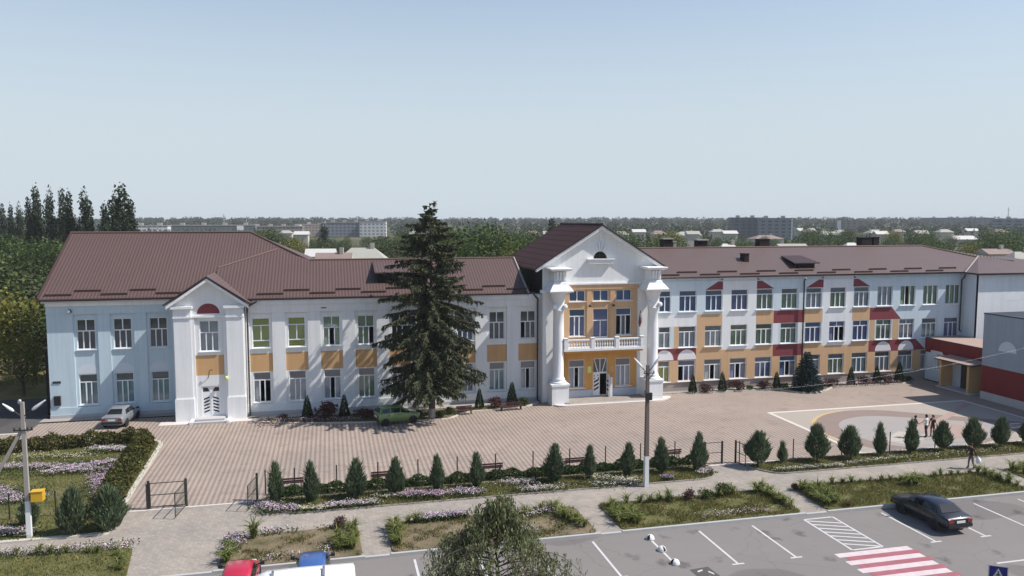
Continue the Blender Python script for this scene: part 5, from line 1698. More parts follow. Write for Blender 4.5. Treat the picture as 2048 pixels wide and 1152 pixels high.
def flat_block(px0, px1, ytop, d, depth, m, label, end=None, boxes=3, turn=0.0, h0=None):
    x, y = ground_at((px0 + px1) / 2, d)
    gz_ = hill(x, y) - 1
    top = top_z(ytop, d)
    wd = (px1 - px0) / 1550 * d
    o = thing('apartment_block', (x, y, gz_), label, 'building', rz=R(-13.3) - math.atan(((px0 + px1) / 2 - 1024) / 1550) * .6 + turn)
    b = MB(); h = top - gz_
    b.box(-wd / 2, -depth / 2, 0, wd / 2, depth / 2, h, m)
    b.obj('wall', o)
    r = MB(); r.box(-wd / 2 - .3, -depth / 2 - .3, h, wd / 2 + .3, depth / 2 + .3, h + .5, 'concrete')
    for k in range(boxes):
        xx = -wd / 2 + wd * (k + .5) / boxes
        r.box(xx - 1.5, -1.5, h + .5, xx + 1.5, 1.5, h + 2.2, 'concrete')
    r.obj('roof', o)
    if end:
        e = MB(); a, c = end
        e.box(-wd / 2 + wd * a, -depth / 2 - .25, 0, -wd / 2 + wd * c, -depth / 2 - .01, h, 'archwhite'); e.obj('white_end_wall', o)
    return o
flat_block(268, 338, 452, 520, 14, 'blk_white', 'low white and pink building behind the left roof ridge', boxes=2)
flat_block(352, 510, 451, 600, 13, 'blk_dark', 'long dark block behind the left roof with a white end wall', (.78, .86), 4)
flat_block(505, 606, 453, 640, 13, 'blk_tan', 'long brownish block right of the white end wall', None, 4)
flat_block(598, 640, 449, 700, 16, 'blk_tan', 'brown tower-like block left of the lone poplar', (.0, .12), 1, .25)
flat_block(638, 660, 447, 720, 14, 'blk_white', 'narrow white block just behind the lone poplar', None, 1)
flat_block(656, 724, 445, 700, 14, 'blk_grey', 'grey apartment block between two white ones', None, 3)
flat_block(722, 773, 443, 690, 15, 'blk_white', 'bright white apartment block left of the spruce top', None, 2)
flat_block(1460, 1516, 436, 640, 18, 'blk_dark', 'dark left wing of the tall block on the right horizon', None, 2)
flat_block(1514, 1579, 437, 620, 14, 'blk_grey', 'grey balconied block on the right horizon', (.96, 1.0), 2)
flat_block(1672, 1722, 441, 820, 12, 'blk_tan', 'small brown block with white end walls on the right horizon', (.0, .14), 1)
flat_block(1848, 1974, 436, 1100, 15, 'blk_dark', 'very long grey block on the far right horizon', None, 3)
flat_block(1992, 2090, 438, 700, 15, 'blk_grey', 'grey block at the right picture edge on the horizon', None, 2)
def house(px0, px1, ytop, yeave, d, roof, label, hip=True, chim=True, turn=0, wall='housewall'):
    x, y = ground_at((px0 + px1) / 2, d)
    z0 = hill(x, y) - .1
    zt, ze = top_z(ytop, d) - z0, top_z(yeave, d) - z0
    w2 = (px1 - px0) / 1550 * d / 2; dp = w2 * .75
    o = thing('house', (x, y, z0), label, 'house', rz=turn - R(8))
    b = MB(); b.box(-w2 + .4, -dp + .4, 0, w2 - .4, dp - .4, ze, wall); wo = b.obj('wall', o)
    for k in range(3):
        q = MB(); xx = -w2 * .6 + w2 * .6 * k; q.box(xx - .5, -dp + .37, 1.1, xx + .5, -dp + .399, 2.4, 'carglass'); q.obj('window', o)
    r = MB(); rl = w2 * (.45 if hip else 1.0)
    E = [(-w2, -dp, ze), (w2, -dp, ze), (w2, dp, ze), (-w2, dp, ze)]; A, B = (-rl, 0, zt), (rl, 0, zt)
    r.face([E[0], E[1], B, A], roof); r.face([E[2], E[3], A, B], roof); r.face([E[1], E[2], B], roof if hip else wall); r.face([E[3], E[0], A], roof if hip else wall); r.face(E[::-1], roof)
    ro = r.obj('roof', o)
    if chim:
        c = MB(); c.box(w2 * .3, -.4, zt - 1.2, w2 * .3 + .7, .3, zt + .9, 'housewall'); c.obj('chimney', ro)
    return o
house(676, 776, 495, 519, 150, 'slate', 'pale grey hip roofed house left of the spruce')
house(632, 705, 505, 526, 140, 'roofbrown', 'brown roofed house behind the left school roof', False)
house(612, 672, 497, 512, 185, 'roofwhite', 'white gabled house beyond the brown roofed one', False, False)
house(1432, 1478, 487, 501, 180, 'roofwhite', 'white roofed house above the three-storey roof ridge')
house(1552, 1612, 487, 499, 185, 'slate', 'cream gabled house above the ridge right of the white roof', False, False)
house(1684, 1718, 485, 494, 185, 'roofwhite', 'small white shed roof above the ridge by the twin chimneys', True, False)
house(1893, 1945, 471, 478, 400, 'roofwhite', 'long white shed roof among trees at far right', False, False)
house(2012, 2070, 503, 517, 170, 'slate', 'pale roofed house at the right picture edge', True)
house(1960, 2020, 497, 507, 186, 'roofbrown', 'brown roofed house right of the roof hip', False)
house(1345, 1400, 463, 470, 420, 'slate', 'grey roofed house among trees behind the first chimneys', True)
house(1210, 1255, 466, 473, 430, 'slate', 'grey roofed house just right of the pediment', False)
house(1590, 1626, 456, 461, 560, 'roofwhite', 'distant white roofed shed in the middle right trees', False, False)
house(1730, 1770, 459, 466, 520, 'slate', 'distant grey roofed house in the right trees', True, False)
house(985, 1016, 500, 508, 170, 'roofwhite', 'small pale roof left of the portico behind the tiled ridge', False, False)
house(1500, 1560, 470, 477, 440, 'roofbrown', 'brown roofed house before the dark apartment block', True)
g = np.random.default_rng(77)
for i, (px, d) in enumerate([(1225, 330), (1262, 420), (1300, 300), (1370, 350), (1418, 470), (1442, 380), (1600, 400), (1640, 330), (1665, 480), (1745, 360), (1780, 450), (1825, 330), (1870, 400), (1925, 500), (1980, 380), (820, 300), (560, 420), (590, 330), (1050, 400), (1085, 330)]):
    pyt = 453 + 2600 / d + g.uniform(-2, 2)
    wpx = 20 + 4200 / d * g.uniform(.6, 1.2)
    kind_ = ['slate', 'roofwhite', 'roofbrown', 'slate'][i % 4]
    nm = {'slate': 'grey', 'roofwhite': 'white', 'roofbrown': 'brown'}[kind_]
    where = 'beyond the three-storey roof' if px > 1200 else 'behind the left and middle roofs'
    h_ = house(px, px + wpx, pyt, pyt + 1500 / d + 2, d, kind_, 'distant ' + nm + ' roofed town house among trees ' + where, i % 2 == 0, False)
    h_['group'] = 'distant ' + nm + ' roofed houses ' + where
for px, d, top, lab in ((450, 800, 428, 'thin mast on the left horizon, left of two'), (495, 820, 432, 'thin mast on the left horizon, right of two'), (2012, 1200, 415, 'thin mast on the far right horizon'), (1803, 420, 446, 'pale pole standing among the right hand trees'), (1036, 190, 452, 'pale pole among the green trees left of the portico')):
    x, y = ground_at(px, d)
    b = MB(); z0 = hill(x, y); zt = top_z(top, d)
    b.tube([(x, y, z0 - .5), (x, y, zt)], [d * .0007, d * .00035], 'concrete', 6)
    b.bar((x - d * .002, y, zt * .9), (x + d * .002, y, zt * .9), d * .0006, d * .0006, 'concrete')
    tag(b.obj('mast'), lab, 'mast')
# ------------------------------------------------------------------ flowers, lilies, grass
def daylily(seed, n=34, h=.62):
    g = np.random.default_rng(seed); V = []
    for k in range(n):
        a = g.random() * 6.283; sp = .15 + .75 * g.random(); L = h * (.7 + .6 * g.random())
        d1 = np.array([math.cos(a) * sp * .5, math.sin(a) * sp * .5, 1.0]); d1 /= np.linalg.norm(d1)
        d2 = np.array([math.cos(a) * (sp + .5), math.sin(a) * (sp + .5), .55 - .8 * sp]); d2 /= np.linalg.norm(d2)
        s = np.array([-math.sin(a), math.cos(a), 0]) * .022
        p0 = np.array([math.cos(a), math.sin(a), 0]) * .09 * g.random(); p1 = p0 + d1 * L * .55; p2 = p1 + d2 * L * .5
        V.append([p0 - s * .7, p0 + s * .7, p1 + s, p1 - s]); V.append([p1 - s, p1 + s, p2 + s * .15, p2 - s * .15])
    return quadmesh('daylily_blades', np.array(V), 'lily')
DL = [daylily(51), daylily(52), daylily(53, 44, .75)]
cl = 0
def lilies(pts, group, label, smin=.8, smax=1.25, z=.05):
    global cl
    for x, y in pts:
        cl += 1
        o = link('daylily_clump', DL[cl % 3], None, (x, y, z))
        o.rotation_euler = (0, 0, cl * 2.4)
        s = random.uniform(smin, smax); o.scale = (s, s, s * random.uniform(.85, 1.1))
        tag(o, label, 'plant', group)
def along(a, b, n, jit=.18):
    return [(a[0] + (b[0] - a[0]) * (i + .5) / n + random.uniform(-jit, jit), a[1] + (b[1] - a[1]) * (i + .5) / n + random.uniform(-jit, jit)) for i in range(n)]
L_ = 'spiky daylily clump '
lilies(along((15.2, 38.2), (15.5, 41.2), 9) + along((15.9, 38.0), (16.2, 40.6), 6), 'daylilies on the left edge of the bed behind the ball bollards', L_ + 'on the left edge of the bed behind the ball bollards')
lilies(along((16.4, 41.1), (19.4, 41.2), 5), 'daylilies along the path side of the bed behind the ball bollards', L_ + 'on the path side of the bed behind the ball bollards')
lilies(along((22.2, 41.0), (23.4, 41.2), 4, .12) + along((24.6, 41.1), (25.5, 41.1), 3, .1), 'tall daylilies at the far right corner of the bed behind the ball bollards', 'tall dark daylily clump at the far right bed corner behind the ball bollards', 1.1, 1.5)
lilies(along((25.6, 41.0), (25.5, 38.2), 10), 'daylilies on the right edge of the bed behind the ball bollards', L_ + 'on the right edge of the bed behind the ball bollards')
lilies(along((27.9, 38.0), (27.9, 41.2), 10) + along((28.6, 38.2), (28.6, 41.0), 6), 'daylilies on the left edge of the bed behind the dark sedan', L_ + 'on the left edge of the bed behind the dark sedan')
lilies(along((29.2, 41.2), (41.2, 41.0), 18), 'daylilies along the path side of the bed behind the dark sedan', L_ + 'on the path side of the bed behind the dark sedan', .6, 1.1)
lilies(along((34.8, 39.8), (35.6, 40.2), 3, .1), 'tall daylilies in the middle of the bed behind the dark sedan', 'tall yellowish daylily clump mid-bed behind the dark sedan', 1.2, 1.5)
lilies(along((41.2, 41.0), (41.2, 38.2), 8), 'daylilies on the right edge of the bed behind the dark sedan', L_ + 'on the right edge of the bed behind the dark sedan')
lilies(along((43.5, 41.2), (44.2, 38.5), 7) + along((44, 41.2), (48, 41.3), 6), 'daylilies in the bed cut by the right picture edge', L_ + 'in the bed cut by the right picture edge')
lilies(along((12.3, 40.9), (13.1, 38.2), 8) + along((10.2, 41.0), (12.6, 41.2), 5), 'daylilies at the right end of the bed behind the birch', L_ + 'at the right end of the bed behind the birch')
lilies(along((3.1, 41.1), (3.2, 38.2), 9) + along((3.6, 41.1), (4.6, 41.1), 2), 'daylilies at the left end of the bed behind the birch', L_ + 'at the left end of the bed behind the birch')
lilies(along((.9, 41.3), (.9, 38.2), 10) + along((.3, 39.8), (.3, 38.3), 4), 'daylilies on the right edge of the bed behind the blue car', 'yellowish daylily clump on the right edge of the bed behind the blue car')
lilies(along((-5.1, 39.8), (-5.0, 38.0), 5), 'daylilies on the left edge of the bed behind the red car', L_ + 'on the left edge of the bed behind the red car')
lilies([(-4.1, 41.0)], None, 'single tall yucca-like clump with wide spikes in the bed behind the red car', 1.7, 1.71)
lilies(along((-17, 41.7), (-10.2, 40.9), 9), 'daylilies along the path side of the bed at the bottom left corner', L_ + 'on the path side of the bed at the bottom left corner', .6, 1.0)
lilies(along((-10.3, 40.4), (-9.9, 38.2), 5), 'daylilies by the drive in the bed at the bottom left corner', L_ + 'by the drive in the bed at the bottom left corner', .6, 1.0)

# round clipped balls and dark bushes in the island beds
for i, (x, y, m, s, lab) in enumerate([(20.4, 41.0, 'barberry', .85, 'small round purple-leaved bush in the bed behind the ball bollards'), (21.4, 40.9, 'bush', .85, 'small round dark green bush next to the purple one'), (22.7, 41.2, 'bush', 1.0, 'dark green spreading bush at the path side of the bollard bed'), (19.3, 41.1, 'bush', .6, 'low green tuft left of the purple bush'), (.4, 41.4, 'barberry', .8, 'dark bush at the corner of the bed behind the blue car'), (27.6, 41.0, 'barberry', .55, 'tiny purple bush at the near corner of the dark sedan bed'), (28.9, 37.95, 'dryleaf', .5, 'grey dry tuft at the kerb corner of the dark sedan bed')]):
    o = thing('bush', (x, y, .04), lab, 'bush', rz=i); o.scale = (s * .9, s * .9, s * .8)
    link('foliage', bush_mesh(60 + i, m, 600, .12), o)

def flowers(label, spots, cols, n, h=.32, leaf='bush', spread=.35, size=.075, seed=1):
    """a patch of bedding flowers: leaves below, petals on top, as one mass"""
    g = np.random.default_rng(seed)
    S_ = np.array(spots, float)
    k = g.integers(0, len(S_), n)
    c = np.stack([S_[k, 0] + g.normal(size=n) * spread, S_[k, 1] + g.normal(size=n) * spread * .7, np.zeros(n)], 1)
    lump = .7 + .3 * np.sin(c[:, 0] * 6) * np.sin(c[:, 1] * 6)
    hh = h * (.55 + .45 * lump) * (.8 + .3 * g.random(n))
    p = c.copy(); p[:, 2] = .05 + hh
    V = leaves(p, size * (.7 + .7 * g.random(n)), g, .35)
    kc = g.integers(0, len(cols), n)
    m2 = n
    q = np.stack([S_[g.integers(0, len(S_), m2), 0] + g.normal(size=m2) * spread, S_[k, 1] + g.normal(size=m2) * spread * .7, .05 + h * .8 * g.random(m2)], 1)
    V2 = leaves(q, .10 * (.7 + .7 * g.random(m2)), g)
    mats = ['fl_' + c_ for c_ in cols] + [leaf]
    me = quadmesh('flower_patch', np.concatenate([V, V2]), mats, np.concatenate([kc, np.full(m2, len(cols))]))
    return tag(link('flower_patch', me), label, 'flowers', kind='stuff')
lin = lambda a, b, n: [(a[0] + (b[0] - a[0]) * i / (n - 1), a[1] + (b[1] - a[1]) * i / (n - 1)) for i in range(n)]
flowers('white flower drift under the hedge of the left garden', lin((-16.5, 59.6), (-14.2, 58.9), 8), ['white', 'white', 'pink'], 1300, .35, seed=1)
flowers('long pale pink and white flower drift across the left garden', lin((-21.5, 56.6), (-16.5, 55.2), 10) + lin((-16.5, 55.2), (-13.9, 56.3), 8) + lin((-18, 54.6), (-15, 54.4), 6), ['white', 'pink', 'white', 'pink', 'lilac'], 4600, .38, seed=2)
flowers('bright lilac flower drift beside the big leaning juniper', lin((-13.9, 54.6), (-13.5, 49.6), 10) + lin((-14.6, 52.9), (-14.0, 51), 5), ['lilac', 'pink', 'pink'], 2600, .42, seed=3)
flowers('yellow-green flower patch behind the left lamp post', lin((-21, 59), (-17, 58), 8), ['yellow', 'yellow', 'white'], 700, .3, spread=.6, seed=4)
flowers('pink and white flowers at the left picture edge', lin((-20, 51.9), (-18.6, 50.2), 5) + lin((-19.3, 49.5), (-16.9, 49.6), 6), ['lilac', 'white', 'pink'], 1500, .35, seed=5)
flowers('white flowers along the path at the foot of the left lamp post', lin((-18.5, 45.3), (-15.8, 44.2), 8), ['white', 'pink'], 1100, .3, seed=6)
flowers('white flowers along the edge of the bottom left bed', lin((-17, 41.9), (-10.2, 41.2), 14), ['white', 'pink'], 1000, .28, spread=.25, seed=7)
flowers('pale lilac and violet flowers at the gate end of the middle bed', [(-3.9, 45.6), (-3.7, 45.1), (-3.4, 44.8), (-2.9, 44.5), (-2.3, 44.4)], ['lilac', 'pink', 'white'], 1000, .35, seed=8)
flowers('pale yellow flowers along the path below the second juniper', lin((-1.9, 44.3), (-.4, 44.2), 6), ['yellow', 'white'], 500, .28, spread=.22, seed=9)
flowers('white and pale lilac flowers below the third juniper', lin((-.3, 44.4), (2.2, 44.3), 8), ['white', 'white', 'pink', 'lilac'], 1200, .35, spread=.25, seed=10)
flowers('thin white flowers below the fourth juniper', lin((2.6, 45.2), (4.0, 45.4), 5), ['white', 'yellow'], 420, .3, seed=11)
flowers('bright violet pink flower clump in the middle bed', [(4.3, 44.9), (4.7, 45.0), (5.1, 44.8), (5.6, 44.7), (6.2, 44.5)], ['lilac', 'pink', 'pink'], 1400, .45, spread=.3, seed=12)
flowers('pale lilac flowers left of the birch top', lin((7.2, 45.1), (8.3, 44.5), 6), ['pink', 'lilac', 'white'], 800, .35, seed=13)
flowers('white flowers right of the birch top', lin((10.5, 45.9), (11.9, 45.6), 5) + lin((11.4, 44.5), (12.4, 44.4), 4), ['white', 'pink', 'white'], 900, .32, seed=14)
flowers('cream flowers left of the concrete lamp pole', lin((12.6, 44.3), (13.8, 44.4), 4) + lin((16, 45.7), (18.3, 44.5), 8) + lin((15.9, 44.3), (18.4, 44.2), 8), ['yellow', 'white', 'white'], 1300, .32, seed=15)
flowers('small violet flower clump right of the concrete lamp pole', [(20.5, 44.4), (20.7, 44.3)], ['lilac', 'lilac'], 240, .4, spread=.16, seed=16)
flowers('white flowers at the rounded end of the middle bed', [(23.2, 44.8), (23.6, 45.1), (23.9, 45.4)], ['white', 'pink'], 350, .3, spread=.2, seed=17)
flowers('white and yellow flowers along the path edge of the right bed', lin((28.4, 44.3), (33, 44.2), 14) + lin((34, 44.4), (37.5, 44.7), 6), ['white', 'yellow', 'white'], 1100, .28, spread=.22, seed=18)
flowers('scattered yellowish flowers in the right bed near the walking person', lin((38, 44.6), (47, 44.8), 12), ['yellow', 'white'], 420, .25, spread=.4, seed=19)
flowers('pale lilac flowers along the path side of the bed behind the birch', lin((4.6, 41.2), (7.0, 41.3), 9), ['pink', 'lilac', 'white'], 1400, .42, spread=.25, seed=20)
flowers('white flowers in the bed right of the birch crown', [(10.6, 40.6), (11.6, 40.9), (11.9, 41.2), (9.8, 38.4)], ['white', 'white', 'pink'], 600, .32, seed=21)
flowers('pale lilac flowers at the drive corner of the bed behind the red car', [(-5.2, 41.1), (-5.0, 40.7), (-4.9, 40.2), (-5.1, 39.5)], ['pink', 'lilac', 'white'], 700, .35, spread=.25, seed=22)
flowers('white flowers along the path side of the bed behind the red car', lin((-3.8, 41.4), (-2.6, 41.5), 5) + [(-2.9, 38.0), (-2.0, 38.2), (-.5, 38.4)], ['white', 'pink'], 420, .3, spread=.25, seed=23)
flowers('small pale flowers at the kerb side of the bed behind the ball bollards', lin((20, 38.3), (24, 38.2), 8), ['pink', 'white'], 260, .2, 'dryleaf', .35, seed=24)
flowers('low mixed flowers in the shaded wall bed behind the green hatchback', lin((-5.5, 65.2), (2, 63.9), 12), ['pink', 'white'], 700, .3, 'barberry', .45, seed=25)
flowers('low purple flowers in the wall bed left of the second thuja on the right', lin((49, 66.4), (55.5, 66.3), 12), ['pink', 'lilac'], 500, .3, 'barberry', .35, seed=26)

# grass and weeds over the beds
from mathutils.geometry import tessellate_polygon
def inside_pts(poly, n, g):
    P = np.array(poly)
    lo, hi = P.min(0), P.max(0)
    q = lo + (hi - lo) * g.random((n, 2))
    x, y = q[:, 0], q[:, 1]; ins = np.zeros(n, bool)
    for i in range(len(P)):
        x1, y1 = P[i - 1]; x2, y2 = P[i]
        c = ((y1 > y) != (y2 > y))
        with np.errstate(divide='ignore', invalid='ignore'):
            ins ^= c & (x < (x2 - x1) * (y - y1) / (y2 - y1 + 1e-12) + x1)
    return q[ins]
def grass(poly, n, label, mats, w, h=.13, seed=1, name='grass', patch=.0):
    g = np.random.default_rng(seed)
    q = inside_pts(poly, n, g)
    q = q[(q[:, 0] > -26)]
    if patch:
        f = np.sin(q[:, 0] * 1.7 + seed) * np.sin(q[:, 1] * 2.3 + seed * 2) + .5 * np.sin(q[:, 0] * 4.1) * np.sin(q[:, 1] * 5.3)
        q = q[f + g.normal(size=len(q)) * .35 > patch]
    m = len(q)
    c = np.concatenate([q, np.full((m, 1), .045)], 1)
    d = np.stack([g.normal(size=m) * .55, g.normal(size=m) * .55, np.ones(m)], 1)
    k = g.choice(len(mats), m, p=w)
    me = quadmesh(name, cards(c, d, h * (.5 + 1.0 * g.random(m)), .028 + .02 * g.random(m), g, .2), mats, k)
    tag(link(name, me), label, 'grass', kind='stuff')
grass(leftbed, 16000, 'green grass of the left flower garden', ['grass', 'grass2'], [.35, .65], .16, 1)
grass(midbed, 15000, 'grass and weeds of the middle bed under the junipers', ['grass', 'grass2', 'dryleaf'], [.4, .45, .15], .16, 2)
grass(rightbed, 15000, 'dry yellowish grass of the right bed under the egg shaped junipers', ['grass', 'grass2', 'dryleaf'], [.55, .25, .2], .15, 3)
for i, (p, lab, ms, wt, pt, n) in enumerate([(isl[0], 'green grass of the bottom left bed', ['grass', 'grass2'], [.4, .6], -.8, 9000), (isl[1], 'thin weeds on the bare bed behind the red and blue cars', ['grass', 'dryleaf', 'grass2'], [.4, .4, .2], .55, 9000), (isl[2], 'thin weeds on the bare bed behind the birch', ['grass', 'dryleaf', 'grass2'], [.4, .35, .25], .35, 11000), (isl[3], 'patchy grass of the bed behind the ball bollards', ['grass', 'grass2', 'dryleaf'], [.45, .35, .2], -.2, 14000), (isl[4], 'green grass of the bed behind the dark sedan', ['grass', 'grass2', 'dryleaf'], [.45, .45, .1], -.8, 15000), (isl[5], 'grass of the bed cut by the right picture edge', ['grass', 'grass2'], [.5, .5], -.8, 6000)]):
    grass(p, n, lab, ms, wt, .15, 10 + i, 'grass', pt)
grass(facbed, 3500, 'low ground cover of the wall bed round the big spruce', ['grass2', 'dryleaf'], [.6, .4], .14, 20)
grass(facbed2, 2500, 'low ground cover of the wall bed round the blue spruce', ['grass2', 'dryleaf'], [.5, .5], .12, 21)
# ------------------------------------------------------------------ vehicles
def paint(name, c, rough=.28):
    t = NT(name)
    c = _c(c)
    f = t.noise(2.5, 4)
    a = t.mix(f, sc_(c, .88), sc_(c, 1.1))
    t.p.inputs['Coat Weight'].default_value = .6
    t.p.inputs['Coat Roughness'].default_value = .08
    return t.done(a, rough, .5)
M['p_dark'] = paint('dark_navy_car_paint', (.012, .013, .02), .3)
M['p_silver'] = paint('silver_car_paint', (.20, .21, .225), .3)
M['p_green'] = paint('lime_green_car_paint', (.15, .24, .075), .3)
M['p_red'] = paint('red_car_paint', (.45, .02, .05), .3)
M['p_blue'] = paint('blue_car_paint', (.05, .11, .30), .3)
M['p_white'] = paint('white_van_paint', (.80, .81, .82), .35)
M['p_black'] = paint('black_car_paint', (.012, .012, .014), .3)
M['plastic'] = plain('black_plastic', (.025, .025, .027), .6, .1, 6)
M['lamp_red'] = plain('red_tail_lamp_plastic', (.30, .02, .02), .25, .05, 4, spec=.5)
M['lamp_clear'] = plain('clear_headlamp_plastic', (.62, .64, .66), .15, .05, 4, spec=.6)
M['plate'] = plain('pale_number_plate', (.70, .70, .70), .5, .05, 6)
M['rim'] = plain('silver_wheel_rim', (.38, .39, .40), .35, .08, 6, spec=.6, metal=.6)

def car(loc, rz, label, pnt, st, gl, wheels, r=.29, group=None, cat='car', name='parked_car', rearlamp_z=.78, head_z=.66, roofrails=False, vgl=True):
    """st: stations rear to front (x, zlow, zmid, zbelt, ztop, wlow, wbelt, wtop) in the car's own frame (+x = front).
    gl: (i_rear_base, i_roof_rear, i_roof_front, i_front_base) station indices of the glasshouse"""
    o = local(thing(name, loc, label, cat, group, rz))
    b = MB()
    def ring(s):
        x, zl, zm, zb, zt, wl, wb, wt = s
        H = [(-wl * .8, zl), (-wl, zl + .10), (-wb, zm), (-wb * .97, zb), (-wt, zt - .05), (-wt * .8, zt)]
        H = H + [(-y, z) for y, z in H[::-1]]
        return [(x, y, z) for y, z in H]
    # add in-between stations so the body curves softly
    rows = [ring(s) for s in st]
    b.grid(rows, pnt, True, True); b.cap(rows[0], pnt, True); b.cap(rows[-1], pnt)
    for wx in wheels:
        for sy in (-1, 1):
            yy = sy * (max(s[6] for s in st) - .028)
            b.lathe([(r + .07, -.035), (r + .07, .035)], (wx, yy, r + .02), 'plastic', 20, 'y')
    body = b.obj('body', o)
    # glass
    i0, i1, i2, i3 = gl
    def P(s, k):     # k 0..1 between belt corner and roof corner, right side (+y)
        x, zl, zm, zb, zt, wl, wb, wt = s
        return Vector((x, wb * .97 + (wt - wb * .97) * k, zb + (zt - .05 - zb) * k))
    def quad_panel(nm, pts, off):
        q = MB(); q.face([p + off for p in pts], 'carglass'); q.obj(nm, o)
    for sy in (1, -1):
        m = Matrix.Scale(sy, 4, Vector((0, 1, 0))) if sy < 0 else Matrix.Identity(4)
        segs = []
        A0, A1 = P(st[i0], .06), P(st[i1], .9); 
        idx = list(range(i1, i2 + 1))
        def mixp(a, b, t): return a * (1 - t) + b * t
        # rear quarter, doors, front quarter
        cells = [(P(st[i1], .08), P(st[i1], .9), P(st[i1 + 1], .9), P(st[i1 + 1], .08)) for _ in (0,)] if i2 - i1 == 1 else []
        if i2 - i1 >= 2:
            for a in range(i1, i2):
                cells.append((P(st[a], .08), P(st[a], .9), P(st[a + 1], .9), P(st[a + 1], .08)))
        cells.append((P(st[i2], .08), P(st[i2], .9), mixp(P(st[i2], .08), P(st[i3], .3), .62), mixp(P(st[i2], .08), P(st[i3], .05), .62)))
        if i1 > i0: cells.append((mixp(P(st[i1], .08), P(st[i0], .05), .5), mixp(P(st[i1], .08), P(st[i0], .3), .5), P(st[i1], .9), P(st[i1], .08)))
        for c in cells:
            cen = sum(c, Vector()) / 4
            pts = [cen + (p - cen) * .90 + Vector((0, .012, .006)) for p in c]
            quad = [Vector((p.x, p.y * sy, p.z)) for p in pts]
            q = MB(); q.face(quad, 'carglass'); q.obj('side_window', o)
    def screen(nm, a, c, base=.15, topi=.95):
        sa, sb = st[a], st[c]
        pts = []
        for s, k, wd in ((sa, 0, .86), (sb, 1, .84)):
            pts.append((s[0], -s[7] * wd if k else -s[7] * .98, s[4])); pts.append((s[0], s[7] * wd if k else s[7] * .98, s[4]))
        p = [Vector(x) for x in (pts[0], pts[1], pts[3], pts[2])]
        cen = sum(p, Vector()) / 4
        nrm = (p[1] - p[0]).cross(p[2] - p[1]).normalized()
        if nrm.z < 0: nrm = -nrm
        q = MB(); q.face([cen + (x - cen) * .88 + nrm * .02 for x in p], 'carglass'); q.obj(nm, o)
    screen('rear_window', i0, i1); screen('windscreen', i3, i2)
    wt_ = 0
    for wx in wheels:
        for sy in (-1, 1):
            yy = sy * (max(s[6] for s in st) - .08)
            wm = MB(); wm.lathe([(.06, -.05), (.06, .085)], (wx, yy, r), 'plastic', 10, 'y'); wo = wm.obj('wheel', o)
            tm_ = MB(); tm_.lathe([(r * .66, -.09), (r * .93, -.09), (r, -.05), (r, .05), (r * .93, .09), (r * .66, .09)], (wx, yy, r), 'black', 22, 'y'); tm_.obj('tyre', wo)
            rm = MB(); rm.lathe([(r * .66, -.07), (r * .66, .07)], (wx, yy, r), 'rim', 18, 'y')
            for k in range(5):
                a = k * 1.2566; rm.bar((wx, yy + sy * .075, r), (wx + r * .6 * math.cos(a), yy + sy * .075, r + r * .6 * math.sin(a)), .05, .02, 'rim', (0, 1, 0))
            rm.obj('rim', wo)
    sr, sf = st[0], st[-1]
    L = MB(); L.box(sr[0] - .05, -sr[6] * .98, sr[1] + .02, sr[0] + .12, sr[6] * .98, sr[1] + .2, 'plastic'); L.obj('bumper', o)
    L = MB(); L.box(sf[0] - .12, -sf[6] * 1.0, sf[1] - .02, sf[0] + .06, sf[6] * 1.0, sf[1] + .16, 'plastic'); L.obj('bumper', o)
    for sy in (-1, 1):
        L = MB(); L.box(sr[0] - .03, sy * sr[6] * .60, rearlamp_z - .09, sr[0] + .08, sy * sr[6] * .96, rearlamp_z + .07, 'lamp_red'); L.obj('taillight', o)
        L = MB(); L.box(sf[0] - .08, sy * sf[6] * .55, head_z - .09, sf[0] + .02, sy * sf[6] * .93, head_z + .06, 'lamp_clear'); L.obj('headlight', o)
        s = st[i3]; L = MB(); L.bar((s[0] - .25, sy * s[6] * .96, s[3] + .05), (s[0] - .28, sy * (s[6] + .13), s[3] + .1), .05, .05, 'plastic'); L.box(s[0] - .34, sy * (s[6] + .06), s[3] + .04, s[0] - .22, sy * (s[6] + .24), s[3] + .18, 'plastic'); L.obj('mirror', o)
        for a in (i1 + 1, i2) if i2 - i1 >= 2 else (i2,):
            s = st[a]; L = MB(); L.box(s[0] - .22, sy * (s[6] * .985), s[3] - .12, s[0] - .06, sy * (s[6] + .015), s[3] - .085, 'plastic'); L.obj('door_handle', o)
    L = MB(); L.box(sr[0] - .06, -.26, (sr[1] + sr[3]) / 2 + .05, sr[0] - .03, .26, (sr[1] + sr[3]) / 2 + .17, 'plate'); L.obj('number_plate', o)
    L = MB(); L.box(sf[0] + .061, -.26, sf[1] + .02, sf[0] + .07, .26, sf[1] + .13, 'plate'); L.obj('number_plate', o)
    return o
SEDAN = [(-2.14, .42, .70, .84, .88, .66, .76, .68), (-2.06, .32, .66, .92, .97, .74, .81, .74), (-1.55, .24, .62, .95, 1.00, .78, .83, .73), (-1.08, .22, .6, .96, 1.34, .79, .835, .60), (-.35, .22, .6, .95, 1.42, .79, .84, .62), (.32, .22, .6, .94, 1.38, .79, .84, .60), (1.02, .22, .6, .93, .97, .79, .83, .74), (1.55, .24, .6, .88, .92, .78, .82, .74), (2.0, .28, .58, .80, .84, .75, .80, .70), (2.12, .36, .56, .68, .72, .68, .74, .64)]
